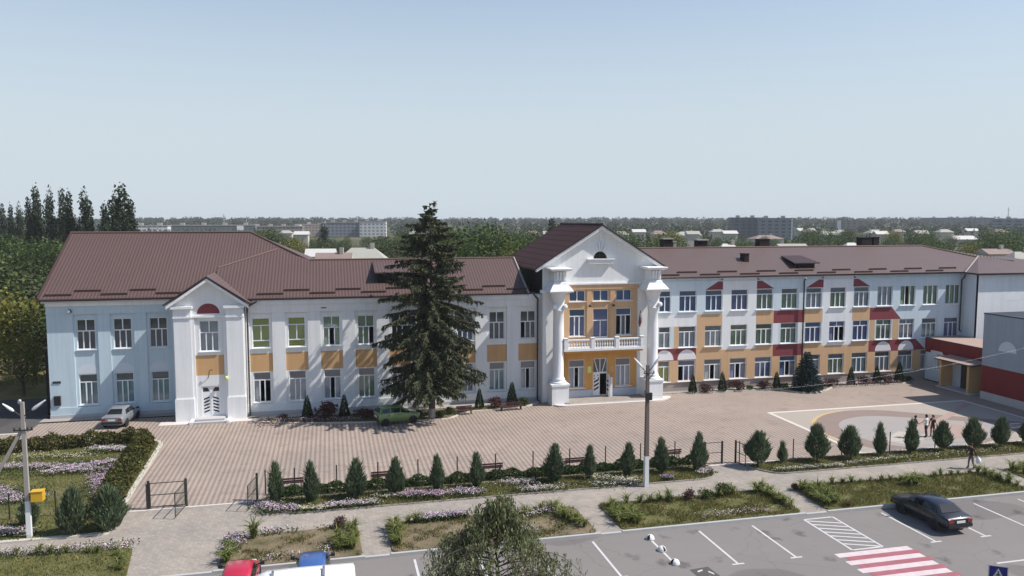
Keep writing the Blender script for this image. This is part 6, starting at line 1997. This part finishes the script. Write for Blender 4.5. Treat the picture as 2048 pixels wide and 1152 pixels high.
SMOOTH = [(-2.12, .38, .66, .86, .92, .66, .78, .68), (-2.0, .28, .64, .94, 1.0, .76, .83, .72), (-1.62, .22, .62, .97, 1.05, .79, .85, .68), (-.95, .2, .6, .97, 1.38, .8, .86, .60), (-.3, .2, .6, .95, 1.46, .8, .86, .61), (.25, .2, .6, .94, 1.42, .8, .86, .60), (1.12, .2, .6, .92, .98, .8, .85, .70), (1.6, .22, .58, .84, .90, .78, .84, .68), (2.0, .28, .54, .72, .78, .72, .79, .62), (2.14, .36, .52, .62, .66, .62, .68, .52)]
HATCH = [(-1.74, .36, .7, .92, .96, .64, .70, .62), (-1.68, .28, .64, .95, 1.0, .68, .74, .64), (-1.45, .24, .6, .97, 1.42, .7, .755, .56), (-.75, .22, .58, .96, 1.50, .71, .765, .57), (.1, .22, .58, .95, 1.46, .71, .765, .56), (.95, .22, .58, .90, .96, .70, .76, .62), (1.4, .24, .56, .80, .86, .68, .74, .58), (1.68, .28, .54, .68, .72, .62, .68, .52), (1.76, .34, .5, .58, .62, .54, .60, .46)]
car((32.2, 35.35, -.12), R(90), 'dark navy boxy sedan parked nose to the kerb in a marked bay', 'p_dark', SEDAN, (2, 3, 5, 6), (-1.28, 1.28))
car((40.9, 33.95, -.12), R(90), 'black car cut off by the right picture edge, mostly its shadow showing', 'p_black', SEDAN, (2, 3, 5, 6), (-1.28, 1.28))
car((-16.75, 67.9, 0.0), R(84), 'silver sedan parked nose to the wall in the shade of the left wing', 'p_silver', SMOOTH, (2, 3, 5, 6), (-1.25, 1.3))
car((5.15, 62.75, 0.0), R(14), 'lime green small hatchback parked under the big spruce', 'p_green', HATCH, (1, 2, 4, 5), (-1.2, 1.15), .27)
car((-4.15, 35.3, -.12), R(90), 'bright red hatchback half hidden behind the white van', 'p_red', HATCH, (1, 2, 4, 5), (-1.2, 1.15), .28)
car((-1.0, 35.45, -.12), R(90), 'blue hatchback half hidden behind the white van', 'p_blue', HATCH, (1, 2, 4, 5), (-1.2, 1.15), .28)

# white van on the road, only its roof in the picture
o = local(thing('white_van', (-1.65, 30.5, -.12), 'white high-roofed van at the bottom edge with two grey roof bars', 'van', None, R(180)))
b = MB()
def vring(x, zl, zb, zt, wl, wb, wt):
    H = [(-wl * .85, zl), (-wl, zl + .12), (-wb, .9), (-wb * .99, zb), (-wt, zt - .16), (-wt * .9, zt - .04), (-wt * .6, zt)]
    return [(x, y, z) for y, z in H] + [(x, -y, z) for y, z in H[::-1]]
rows = [vring(-2.42, .42, 1.5, 2.6, .86, .93, .80), vring(-2.36, .35, 1.5, 2.7, .9, .96, .86), vring(0, .32, 1.5, 2.74, .92, .98, .88), vring(1.0, .32, 1.5, 2.72, .92, .98, .87), vring(1.55, .32, 1.48, 2.55, .92, .98, .80), vring(2.05, .34, 1.3, 1.75, .9, .96, .72), vring(2.6, .38, 1.0, 1.25, .84, .92, .70), vring(2.78, .5, .85, .95, .7, .8, .6)]
b.grid(rows, 'p_white'); b.cap(rows[0], 'p_white', True); b.cap(rows[-1], 'p_white'); b.obj('body', o)
for x in (-1.2, .75):
    b = MB(); b.box(x - .05, -.35, 2.75, x + .05, .65, 2.80, 'steel'); b.box(x - .04, .58, 2.72, x + .04, .66, 2.92, 'steel'); b.box(x - .04, -.36, 2.72, x + .04, -.28, 2.86, 'steel'); b.obj('roof_bar', o)
b = MB(); b.face([(1.62, -.7, 2.44), (1.62, .7, 2.44), (2.07, .66, 1.80), (2.07, -.66, 1.80)], 'carglass'); b.obj('windscreen', o)
for sy in (-1, 1):
    b = MB(); b.face([(.5, sy * .955, 1.6), (1.5, sy * .955, 1.6), (1.35, sy * .91, 2.25), (.5, sy * .925, 2.25)], 'carglass'); b.obj('side_window', o)
    b = MB(); b.box(1.85, sy * .98, 1.3, 1.98, sy * 1.2, 1.62, 'plastic'); b.obj('mirror', o)
    b = MB(); b.box(-2.46, sy * .72, .9, -2.38, sy * .92, 1.4, 'lamp_red'); b.obj('taillight', o)
    b = MB(); b.box(2.68, sy * .5, .72, 2.8, sy * .76, .9, 'lamp_clear'); b.obj('headlight', o)
    for wx in (-1.5, 1.75):
        b = MB(); b.lathe([(.05, -.06), (.05, .1)], (wx, sy * .88, .34), 'plastic', 8, 'y'); wo = b.obj('wheel', o)
        b = MB(); b.lathe([(.21, -.1), (.31, -.1), (.34, -.06), (.34, .06), (.31, .1), (.21, .1)], (wx, sy * .88, .34), 'black', 20, 'y'); b.obj('tyre', wo)
        b = MB(); b.lathe([(.21, -.08), (.21, .08)], (wx, sy * .88, .34), 'rim', 16, 'y'); b.obj('rim', wo)

# ------------------------------------------------------------------ lamp posts
def lamp_arm(par, base, tip, m='steel'):
    base, tip = Vector(base), Vector(tip)
    a = MB(); mid = base + (tip - base) * .45
    a.tube([base, mid], .028, 'darkmetal', 6); ao = a.obj('arm', par)
    h = MB(); d = tip - mid
    h.tube([mid - d * .12, mid + d * .1, mid + d * .5, tip], [.05, .085, .07, .03], 'pvc', 8); h.obj('lamp_head', ao)
p = thing('street_lamp', (-15.45, 43.8, 0), 'whitewashed concrete lamp post with two raised lamp arms and slanting strut at left', 'lamp post')
b = MB()
b.grid([[(sx * w_, sy * w_ * .85, z) for sx, sy in ((-1, -1), (1, -1), (1, 1), (-1, 1))] for z, w_ in ((-.1, .115), (2.0, .108))], 'whitewash', False)
b.grid([[(sx * w_, sy * w_ * .85, z) for sx, sy in ((-1, -1), (1, -1), (1, 1), (-1, 1))] for z, w_ in ((2.0, .106), (7.2, .08))], 'concrete', False); b.cap([(sx * .08, sy * .068, 7.2) for sx, sy in ((-1, -1), (1, -1), (1, 1), (-1, 1))], 'concrete')
b.obj('pole', p)
b = MB(); b.bar((-.12, .05, 5.7), (-3.3, .05, .0), .17, .15, 'concrete'); b.obj('strut', p)
b = MB(); b.bar((-.45, -.08, 5.75), (.45, -.08, 5.75), .06, .06, 'darkmetal')
for x in (-.4, -.15, .2, .4): b.lathe([(.03, 0), (.05, .05), (.05, .11), (.02, .14)], (x, -.08, 5.78), 'darkmetal', 8)
b.lathe([(.05, 0), (.1, .08), (.09, .22), (.03, .26)], (-.08, -.1, 7.12), 'steel', 10); b.obj('crossarm', p)
lamp_arm(p, (-.08, -.05, 6.5), (-.85, -.15, 7.2)); lamp_arm(p, (.08, -.05, 6.5), (1.12, -.15, 7.28))
p = thing('street_lamp', (18.9, 43.75, 0), 'brown concrete lamp post with white foot and black box in front of the portico', 'lamp post')
b = MB()
b.grid([[(sx * w_, sy * w_, z) for sx, sy in ((-1, -1), (1, -1), (1, 1), (-1, 1))] for z, w_ in ((-.1, .135), (1.95, .125))], 'whitewash', False)
M['polebrown'] = plain('stained_brown_concrete', (.17, .135, .12), .9, .2, 1.5, bump=.3)
b.grid([[(sx * w_, sy * w_, z) for sx, sy in ((-1, -1), (1, -1), (1, 1), (-1, 1))] for z, w_ in ((1.95, .122), (7.65, .085))], 'polebrown', False); b.cap([(sx * .085, sy * .085, 7.65) for sx, sy in ((-1, -1), (1, -1), (1, 1), (-1, 1))], 'polebrown')
b.obj('pole', p)
b = MB(); b.box(-.18, -.26, 5.5, .22, -.09, 5.95, 'plastic'); b.tube([(-.15, -.15, 5.7), (-.3, -.15, 5.85), (-.22, -.15, 6.1)], .02, 'plastic', 6); b.obj('cable_box', p)
b = MB(); b.bar((-.3, -.1, 7.15), (.42, -.1, 7.15), .05, .05, 'darkmetal'); b.bar((.05, -.1, 6.8), (.36, -.1, 7.15), .04, .04, 'darkmetal')
for x in (-.25, .36): b.lathe([(.025, 0), (.045, .05), (.045, .11), (.02, .14)], (x, -.1, 7.18), 'steel', 8)
b.obj('crossarm', p)
lamp_arm(p, (-.08, -.06, 7.15), (-.98, -.2, 8.15)); lamp_arm(p, (.1, -.06, 7.3), (.72, -.2, 8.2))
M['yellowbox'] = plain('yellow_box_paint', (.62, .36, .03), .45, .08, 2)
b = MB(); bx = [(-.28, 0), (.28, 0)]
b.box(-15.22, 43.56, 1.98, -14.68, 43.98, 2.5, 'yellowbox'); b.box(-15.25, 43.53, 2.5, -14.65, 44.01, 2.53, 'yellowbox'); b.bar((-15.4, 43.8, 2.2), (-15.2, 43.78, 2.2), .06, .06, 'darkmetal')
tag(b.obj('yellow_box'), 'yellow metal box fixed to the left whitewashed lamp post', 'box')
wr = MB()
def sag(a, c, s, n=18):
    a, c = Vector(a), Vector(c)
    return [a + (c - a) * (i / n) - Vector((0, 0, s * 4 * (i / n) * (1 - i / n))) for i in range(n + 1)]
wr.tube(sag((19.0, 43.65, 5.75), (52, 43.7, 8.6), 1.0), .006, 'steel', 4, False)
tag(wr.obj('overhead_wire'), 'single pale overhead wire running right from the brown lamp post', 'wire')

# ------------------------------------------------------------------ fences, gates
def fence(name, pts, label, h=1.5, wires=(.35, .75, 1.15, 1.45), m='darkmetal'):
    o = thing(name, (pts[0][0], pts[0][1], 0), label, 'fence')
    off = Vector((pts[0][0], pts[0][1], 0))
    for x, y in pts:
        b = MB(); b.tube([(x - off.x, y - off.y, -.05), (x - off.x, y - off.y, h)], .04, m, 6); b.obj('post', o)
    b = MB()
    for z in wires:
        for a, c in zip(pts[:-1], pts[1:]):
            b.tube([(a[0] - off.x, a[1] - off.y, z), (c[0] - off.x, c[1] - off.y, z)], .006, 'steel', 3, False)
    b.obj('wire', o)
    return o
_WL0 = WL
def zero_thing(o): WL[o.name] = Vector((0, 0, 0)); return o
fence('wire_fence', [(-4.0, 47.75)] + [(-2.3 + 2.5 * i, 47.75) for i in range(11)] + [(24.3, 46.8)], 'thin dark wire fence posts along the plaza behind the slim junipers')
fence('wire_fence', [(27.0, 46.75), (30.9, 46.4), (34.7, 46.38), (38.6, 46.36), (42.4, 46.36), (46.3, 46.36), (50.1, 46.36), (54, 46.36)], 'sparse wire fence posts along the court behind the egg shaped junipers')
fence('wire_fence', [(-24.8, 46.7), (-22.3, 46.7), (-19.8, 46.7), (-17.4, 46.7), (-15.1, 46.7), (-12.8, 46.7), (-10.4, 46.7)], 'wire fence posts across the left flower garden')
def leaf_(o, name, p, q, h=1.5, z0=.12, bars=0, m='darkmetal', mid=True):
    b = MB(); p, q = Vector((p[0], p[1], 0)), Vector((q[0], q[1], 0))
    Z = Vector((0, 0, 1))
    for a in (p, q): b.tube([a + Z * z0, a + Z * h], .03, m, 6)
    for z in (z0, h) + (((z0 + h) / 2,) if mid else ()): b.tube([p + Z * z, q + Z * z], .025, m, 6)
    for k in range(bars):
        a = p + (q - p) * ((k + 1) / (bars + 1)); b.tube([a + Z * z0, a + Z * h], .009, m, 4, False)
    return b.obj(name, o)
o = thing('driveway_gate', (-10.3, 46.75, 0), 'dark metal double gate standing open across the paved driveway', 'gate')
for x, y in ((0, 0), (2.0, 0), (5.9, .05)):
    b = MB(); b.box(x - .06, y - .06, -.02, x + .06, y + .06, 1.65, 'darkmetal'); b.obj('post', o)
leaf_(o, 'gate_leaf', (.07, 0), (1.93, 0)); leaf_(o, 'gate_leaf', (2.0, -.08), (1.75, -1.95), 1.5, .12, 9, 'greenmetal'); leaf_(o, 'gate_leaf', (5.9, -.05), (5.55, -1.7), 1.5, .12, 9, 'greenmetal')
o = thing('garden_gate', (24.45, 46.8, 0), 'narrow dark gate of wire in a metal frame beside the round junipers', 'gate')
for x, y in ((0, 0), (1.28, 0), (2.25, -.05)):
    b = MB(); b.box(x - .045, y - .045, -.02, x + .045, y + .045, 1.58, 'darkmetal'); b.obj('post', o)
leaf_(o, 'gate_leaf', (.06, 0), (1.22, 0), 1.5, .1, 0); leaf_(o, 'gate_leaf', (2.28, -.1), (2.4, -1.1), 1.5, .1, 0)

# ------------------------------------------------------------------ benches
def bench():
    o = local(thing('park_bench', (0, 0, 0), 'dark red bench', 'bench', 'dark red benches along the plaza'))
    b = MB(); 
    for y in (-.17, 0, .17): b.box(-.9, y - .07, .43, .9, y + .07, .47, 'benchred')
    b.obj('seat', o)
    b = MB()
    for z in (.62, .78): b.box(-.9, .24, z - .06, .9, .28, z + .06, 'benchred')
    b.obj('backrest', o)
    for x in (-.7, .7):
        b = MB(); b.box(x - .035, -.2, 0, x + .035, -.14, .43, 'darkmetal'); b.box(x - .035, .16, 0, x + .035, .22, .43, 'darkmetal'); b.box(x - .035, -.2, .39, x + .035, .22, .428, 'darkmetal'); b.bar((x, .2, .42), (x, .27, .86), .06, .04, 'darkmetal'); b.obj('leg', o)
    return o
b0 = bench()
for i, (x, y, rz, lab) in enumerate([(-2.5, 48.5, 180, 'dark red bench between the first and second slim junipers'), (3.0, 48.5, 180, 'dark red bench half behind the fourth juniper'), (10.1, 48.5, 180, 'dark red bench just left of the weeping birch top, behind the fence'), (15.7, 48.4, 180, 'dark red bench right of the stout juniper near the lamp post'), (22.8, 48.6, 182, 'dark red bench beside the full juniper by the narrow gate'), (11.0, 64.0, 8, 'dark red bench in front of the wall bed near the big spruce'), (15.2, 64.6, 5, 'long dark red bench in front of the thuja by the portico')]):
    q = b0 if i == 0 else dup(b0, (x, y, 0))
    q.location = (x, y, 0); q.rotation_euler = (0, 0, R(rz)); q['label'] = lab; q.scale = (1.25, .8, .8) if i == 6 else (.78, .8, .85)

# ------------------------------------------------------------------ bollards, sign, road patch
def bollard():
    o = local(thing('ball_bollard', (0, 0, 0), 'ball', 'bollard', 'painted half-ball bollards in the car park'))
    b = MB(); b.lathe([(.36, 0), (.36, .05), (.34, .06)], (0, 0, 0), 'concrete', 20); b.obj('base', o)
    b = MB(); n = 20
    for k in range(8):
        rows = []
        for j in range(4):
            a = 2 * math.pi * (k + j / 3) / 8
            rows.append([(.32 * math.cos(t) * math.cos(a), .32 * math.cos(t) * math.sin(a), .06 + .32 * math.sin(t)) for t in [math.pi / 2 * q / 8 for q in range(9)]])
        b.grid(rows, 'whitewash' if k % 4 else 'black', True, False)
    b.obj('ball', o)
    return o
b0 = bollard()
for i, (y, rz, lab) in enumerate([(36.5, .3, 'white and black half-ball bollard nearest the kerb'), (35.05, 1.6, 'middle white and black half-ball bollard of the three'), (33.5, 2.9, 'half-ball bollard nearest the road at the end of its line')]):
    q = b0 if i == 0 else dup(b0, (0, 0, 0)); q.location = (16.05, y, -.115); q.rotation_euler = (0, 0, rz); q.scale = (.68, .68, .68); q['label'] = lab
b = MB()
b.sheet([(16.45, 32.75), (17.45, 32.85), (17.7, 30.2), (16.6, 30.1)], -.113, 'asphalt_dark')
for a, c in (((16.7, 32.4), (17.0, 32.5)), ((16.75, 31.6), (17.05, 31.8)), ((17.2, 32.3), (17.35, 32.0)), ((17.25, 31.4), (17.4, 31.1))):
    b.sheet([(a[0], a[1]), (c[0], c[1]), (c[0] + .05, c[1] + .14), (a[0] + .05, a[1] + .14)], -.109, 'line')
struct(b, 'road_patch')
o = local(thing('road_sign', (26.62, 25.4, -.42), 'blue and white square crossing sign poking in at the bottom right edge', 'sign', None, R(-32)))
b = MB(); b.tube([(0, .05, 0), (0, .05, 2.72)], .035, 'steel', 8); b.obj('pole', o)
M['signblue'] = plain('blue_sign_face', (.015, .02, .16), .4, .05, 4)
b = MB(); b.box(-.36, -.012, 2.0, .36, .012, 2.72, 'steel'); po = b.obj('sign_plate', o)
b = MB()
b.box(-.36, -.018, 2.0, .36, -.0125, 2.72, 'line'); b.box(-.325, -.022, 2.035, .325, -.0185, 2.685, 'signblue')
b.face([(-.27, -.024, 2.08), (.27, -.024, 2.08), (0, -.024, 2.62)], 'line')
b.obj('sign_face', po)
b = MB()
for (p_, q_) in (((0, 2.42), (0, 2.28)), ((0, 2.28), (-.09, 2.12)), ((0, 2.28), (.08, 2.13)), ((0, 2.38), (-.08, 2.3)), ((0, 2.38), (.08, 2.31))): b.bar((p_[0], -.026, p_[1]), (q_[0], -.026, q_[1]), .035, .003, 'black', (0, 1, 0))
b.lathe([(.03, -.002), (.03, .002)], (0, -.026, 2.46), 'black', 12, 'y'); b.obj('pictogram', po)
# furled flag on the right side of the balcony
o = thing('flag', (27.62, 66.6, 6.0), 'furled red and white flag leaning on the balcony\'s right end', 'flag')
b = MB(); b.tube([(0, 0, 0), (.13, -.5, 2.3)], .02, 'steel', 6); b.obj('pole', o)
M['flagred'] = plain('dark_red_flag_cloth', (.22, .04, .06), .8, .15, 6)
b = MB(); b.tube([(.13, -.48, 2.2), (.18, -.4, 1.7), (.14, -.35, 1.1), (.17, -.28, .7)], [.03, .10, .13, .05], 'flagred', 8); b.tube([(.12, -.5, 2.0), (.24, -.46, 1.5), (.28, -.4, 1.0)], [.03, .08, .03], 'fl_white', 7); b.obj('cloth', o)

# ------------------------------------------------------------------ people
M['skin'] = plain('skin', (.42, .24, .17), .6, .06, 6)
M['hairdark'] = plain('dark_hair', (.018, .013, .011), .6, .2, 12)
M['cloth_white'] = plain('white_shirt_cloth', (.68, .67, .67), .85, .06, 5)
M['cloth_black'] = plain('black_cloth', (.02, .019, .022), .85, .15, 5)
M['cloth_brown'] = plain('dark_brown_cloth', (.045, .022, .02), .85, .15, 5)
M['cloth_cream'] = plain('cream_trousers', (.55, .47, .40), .85, .08, 5)
M['cloth_stripe'] = plain('dark_top_cloth', (.05, .045, .05), .85, .3, 9)
M['cloth_grey'] = plain('grey_violet_cloth', (.14, .12, .15), .85, .12, 5)
M['shoe'] = plain('dark_shoe_leather', (.02, .016, .014), .5, .1, 6)
M['bag'] = plain('white_plastic_bag', (.80, .80, .82), .5, .05, 6)

def person(loc, rz, label, pose, cloth, hair='short', h=1.72):
    """one continuous skinned figure; local frame faces -y"""
    V, E, Rr = [], [], []
    def a(p, r, par=None):
        V.append(tuple(p)); Rr.append(r)
        if par is not None: E.append((par, len(V) - 1))
        return len(V) - 1
    lean = pose.get('lean', 0.0)
    pel = a((0, 0, .94), .145)
    wst = a((0, lean * .35, 1.08), .125, pel)
    ch = a((0, lean * .8, 1.28), .150, wst)
    uc = a((0, lean, 1.40), .125, ch)
    nk = a((0, lean - .0, 1.50), .058, uc)
    hd = a((0, lean - .02, 1.60), .088, nk)
    tp = a((0, lean - .01, 1.68), .078, hd)
    nz = a((0, lean - .108, 1.605), .016, hd)
    for sx, key in ((-1, 'L'), (1, 'R')):
        el, wr_ = pose['arm' + key]
        sh = a((sx * .175, lean, 1.40), .062, uc)
        e = a(el, .045, sh); w1 = a(wr_, .030, e)
        d = (Vector(wr_) - Vector(el)).normalized()
        side = d.cross(Vector((0, 0, 1)))
        side = side.normalized() if side.length > .1 else Vector((1, 0, 0))
        pm = a(Vector(wr_) + d * .06, .032, w1)
        for k in range(4):
            o1 = a(Vector(wr_) + d * .115 + side * (.024 - .016 * k), .0095, pm)
            a(Vector(wr_) + d * (.165 - .01 * abs(k - 1)) + side * (.028 - .018 * k) - Vector((0, 0, .018)), .008, o1)
        t1 = a(Vector(wr_) + d * .05 + side * .05, .011, pm); a(Vector(wr_) + d * .09 + side * .065, .009, t1)
        hp = a((sx * .09, 0, .90), .105, pel)
        kn, an = pose['leg' + key]
        kk = a(kn, .066, hp); aa = a(an, .045, kk)
        hl = a((an[0], an[1] + .04, .05), .042, aa); a((an[0] + sx * .02, an[1] - .15, .035), .038, aa)
    me = bpy.data.meshes.new('tmp'); me.from_pydata(V, E, [])
    ob = bpy.data.objects.new('tmp', me); COL.objects.link(ob)
    sk = ob.modifiers.new('skin', 'SKIN'); sk.use_smooth_shade = True
    ss = ob.modifiers.new('sub', 'SUBSURF'); ss.levels = 2; ss.render_levels = 2
    for i, r in enumerate(Rr):
        me.skin_vertices[0].data[i].radius = (r, r * (1.0 if i > 3 else .74))
    me.skin_vertices[0].data[0].use_root = True
    bpy.context.view_layer.update()
    dg = bpy.context.evaluated_depsgraph_get()
    nm = bpy.data.meshes.new_from_object(ob.evaluated_get(dg))
    bpy.data.objects.remove(ob)
    ms = ['skin', cloth[0], cloth[1], 'shoe']
    nm.materials.clear()
    for m_ in ms: nm.materials.append(M[m_])
    hands = [Vector(pose['armL'][1]), Vector(pose['armR'][1])]
    els = [Vector(pose['armL'][0]), Vector(pose['armR'][0])]
    for p in nm.polygons:
        c = p.center
        if any((c - w_).length < .20 and (c - e_).length > (w_ - e_).length * .93 for w_, e_ in zip(hands, els)): k = 0
        elif cloth[2] and any((c - w_).length + (c - e_).length < (w_ - e_).length + .05 for w_, e_ in zip(hands, els)): k = 0
        elif c.z > 1.485: k = 0
        elif c.z < .09: k = 3
        elif c.z < .93 and abs(c.x) < .36 and not any((c - w_).length + (c - e_).length < (w_ - e_).length + .06 for w_, e_ in zip(hands, els)): k = 2
        else: k = 1
        p.material_index = k; p.use_smooth = True
    o = local(thing('person', loc, label, 'person', None, rz))
    s = h / 1.76; o.scale = (s, s, s)
    link('body', nm, o)
    hb = MB()
    rows = []
    for j in range(7):
        t = math.pi / 2 * j / 6
        rows.append([(.098 * math.cos(t) * math.cos(q), lean - .005 + .105 * math.cos(t) * math.sin(q) + .008, 1.635 + .135 * math.sin(t) - (.05 * (math.sin(q) > -.2) * math.cos(t))) for q in [2 * math.pi * i / 14 for i in range(14)]])
    hb.grid(rows, 'hairdark')
    if hair == 'long':
        hb.tube([(0, lean + .07, 1.68), (0, lean + .1, 1.55), (0, lean + .11, 1.40)], [.085, .09, .05], 'hairdark', 10)
    hb.obj('hair', o)
    f = MB()
    for sx in (-1, 1):
        f.lathe([(.004, -.004), (.011, 0), (.004, .004)], (sx * .033, lean - .098, 1.625), 'black', 8, 'y')
        f.box(sx * .033 - .018, lean - .104, 1.648, sx * .033 + .018, lean - .094, 1.654, 'hairdark')
    f.box(-.024, lean - .104, 1.558, .024, lean - .092, 1.566, 'benchred'); f.obj('face', o)
    return o
stand = dict(armL=((-.24, .03, 1.14), (-.25, -.06, .90)), armR=((.24, .03, 1.14), (.25, -.06, .90)), legL=((-.10, -.02, .50), (-.11, .02, .09)), legR=((.10, -.02, .50), (.11, .02, .09)))
# frame: faces -y; rz turns it
person((43.05, 49.1, .03), R(75), 'person in dark striped top and pale trousers with arms held in front, facing two others', dict(stand, armL=((-.22, -.08, 1.16), (-.02, -.25, 1.16)), armR=((.22, -.08, 1.14), (.06, -.27, 1.08))), ('cloth_stripe', 'cloth_cream', True), 'short', 1.74)
person((43.95, 49.0, .03), R(205), 'person in white shirt and black trousers, legs apart, holding an arm out', dict(stand, armR=((.33, -.14, 1.16), (.55, -.28, 1.10)), armL=((-.25, -.02, 1.15), (-.16, -.18, 1.0)), legL=((-.17, -.05, .50), (-.24, -.02, .09)), legR=((.15, .04, .50), (.20, .10, .09))), ('cloth_white', 'cloth_black', True), 'short', 1.78)
person((44.62, 49.1, .03), R(-60), 'person in dark brown clothes with long hair, one hand raised to the face', dict(stand, armR=((.22, -.14, 1.15), (.10, -.20, 1.42))), ('cloth_brown', 'cloth_brown', False), 'long', 1.68)
person((41.35, 42.0, .004), R(-95), 'person in dark clothes walking along the path with a white bag', dict(stand, legL=((-.09, -.12, .51), (-.09, -.14, .10)), legR=((.09, .02, .50), (.09, .17, .11)), armR=((.25, .10, 1.14), (.27, .12, .88)), armL=((-.25, -.12, 1.14), (-.24, -.26, .94)), lean=-.05), ('cloth_brown', 'cloth_grey', False), 'short', 1.74)
b = MB(); c0 = Vector((41.72, 41.80, .55))
b.lathe([(.03, .26), (.10, .2), (.16, .05), (.15, -.12), (.06, -.18)], c0, 'bag', 12); b.tube([c0 + Vector((-.06, 0, .2)), c0 + Vector((-.02, .05, .36)), c0 + Vector((.05, 0, .2))], .012, 'bag', 5)
tag(b.obj('bag'), 'white plastic bag carried by the walking person on the path', 'bag')

# ------------------------------------------------------------------ summer haze
hz_ = MB(); hz_.box(-2600, -60, -1.5, 2600, 3300, 38, 'steel')
ho = hz_.obj('haze')
t = bpy.data.materials.new('summer_haze'); t.use_nodes = True
nt2 = t.node_tree
for n_ in list(nt2.nodes):
    if n_.type == 'BSDF_PRINCIPLED': nt2.nodes.remove(n_)
pv = nt2.nodes.new('ShaderNodeVolumePrincipled')
pv.inputs['Color'].default_value = (.86, .90, .95, 1)
pv.inputs['Density'].default_value = .00018
pv.inputs['Anisotropy'].default_value = 0.0
nt2.links.new(pv.outputs[0], nt2.nodes['Material Output'].inputs['Volume'])
ho.data.materials.clear(); ho.data.materials.append(t)
tag(ho, 'thin summer haze over the whole town', kind='stuff')
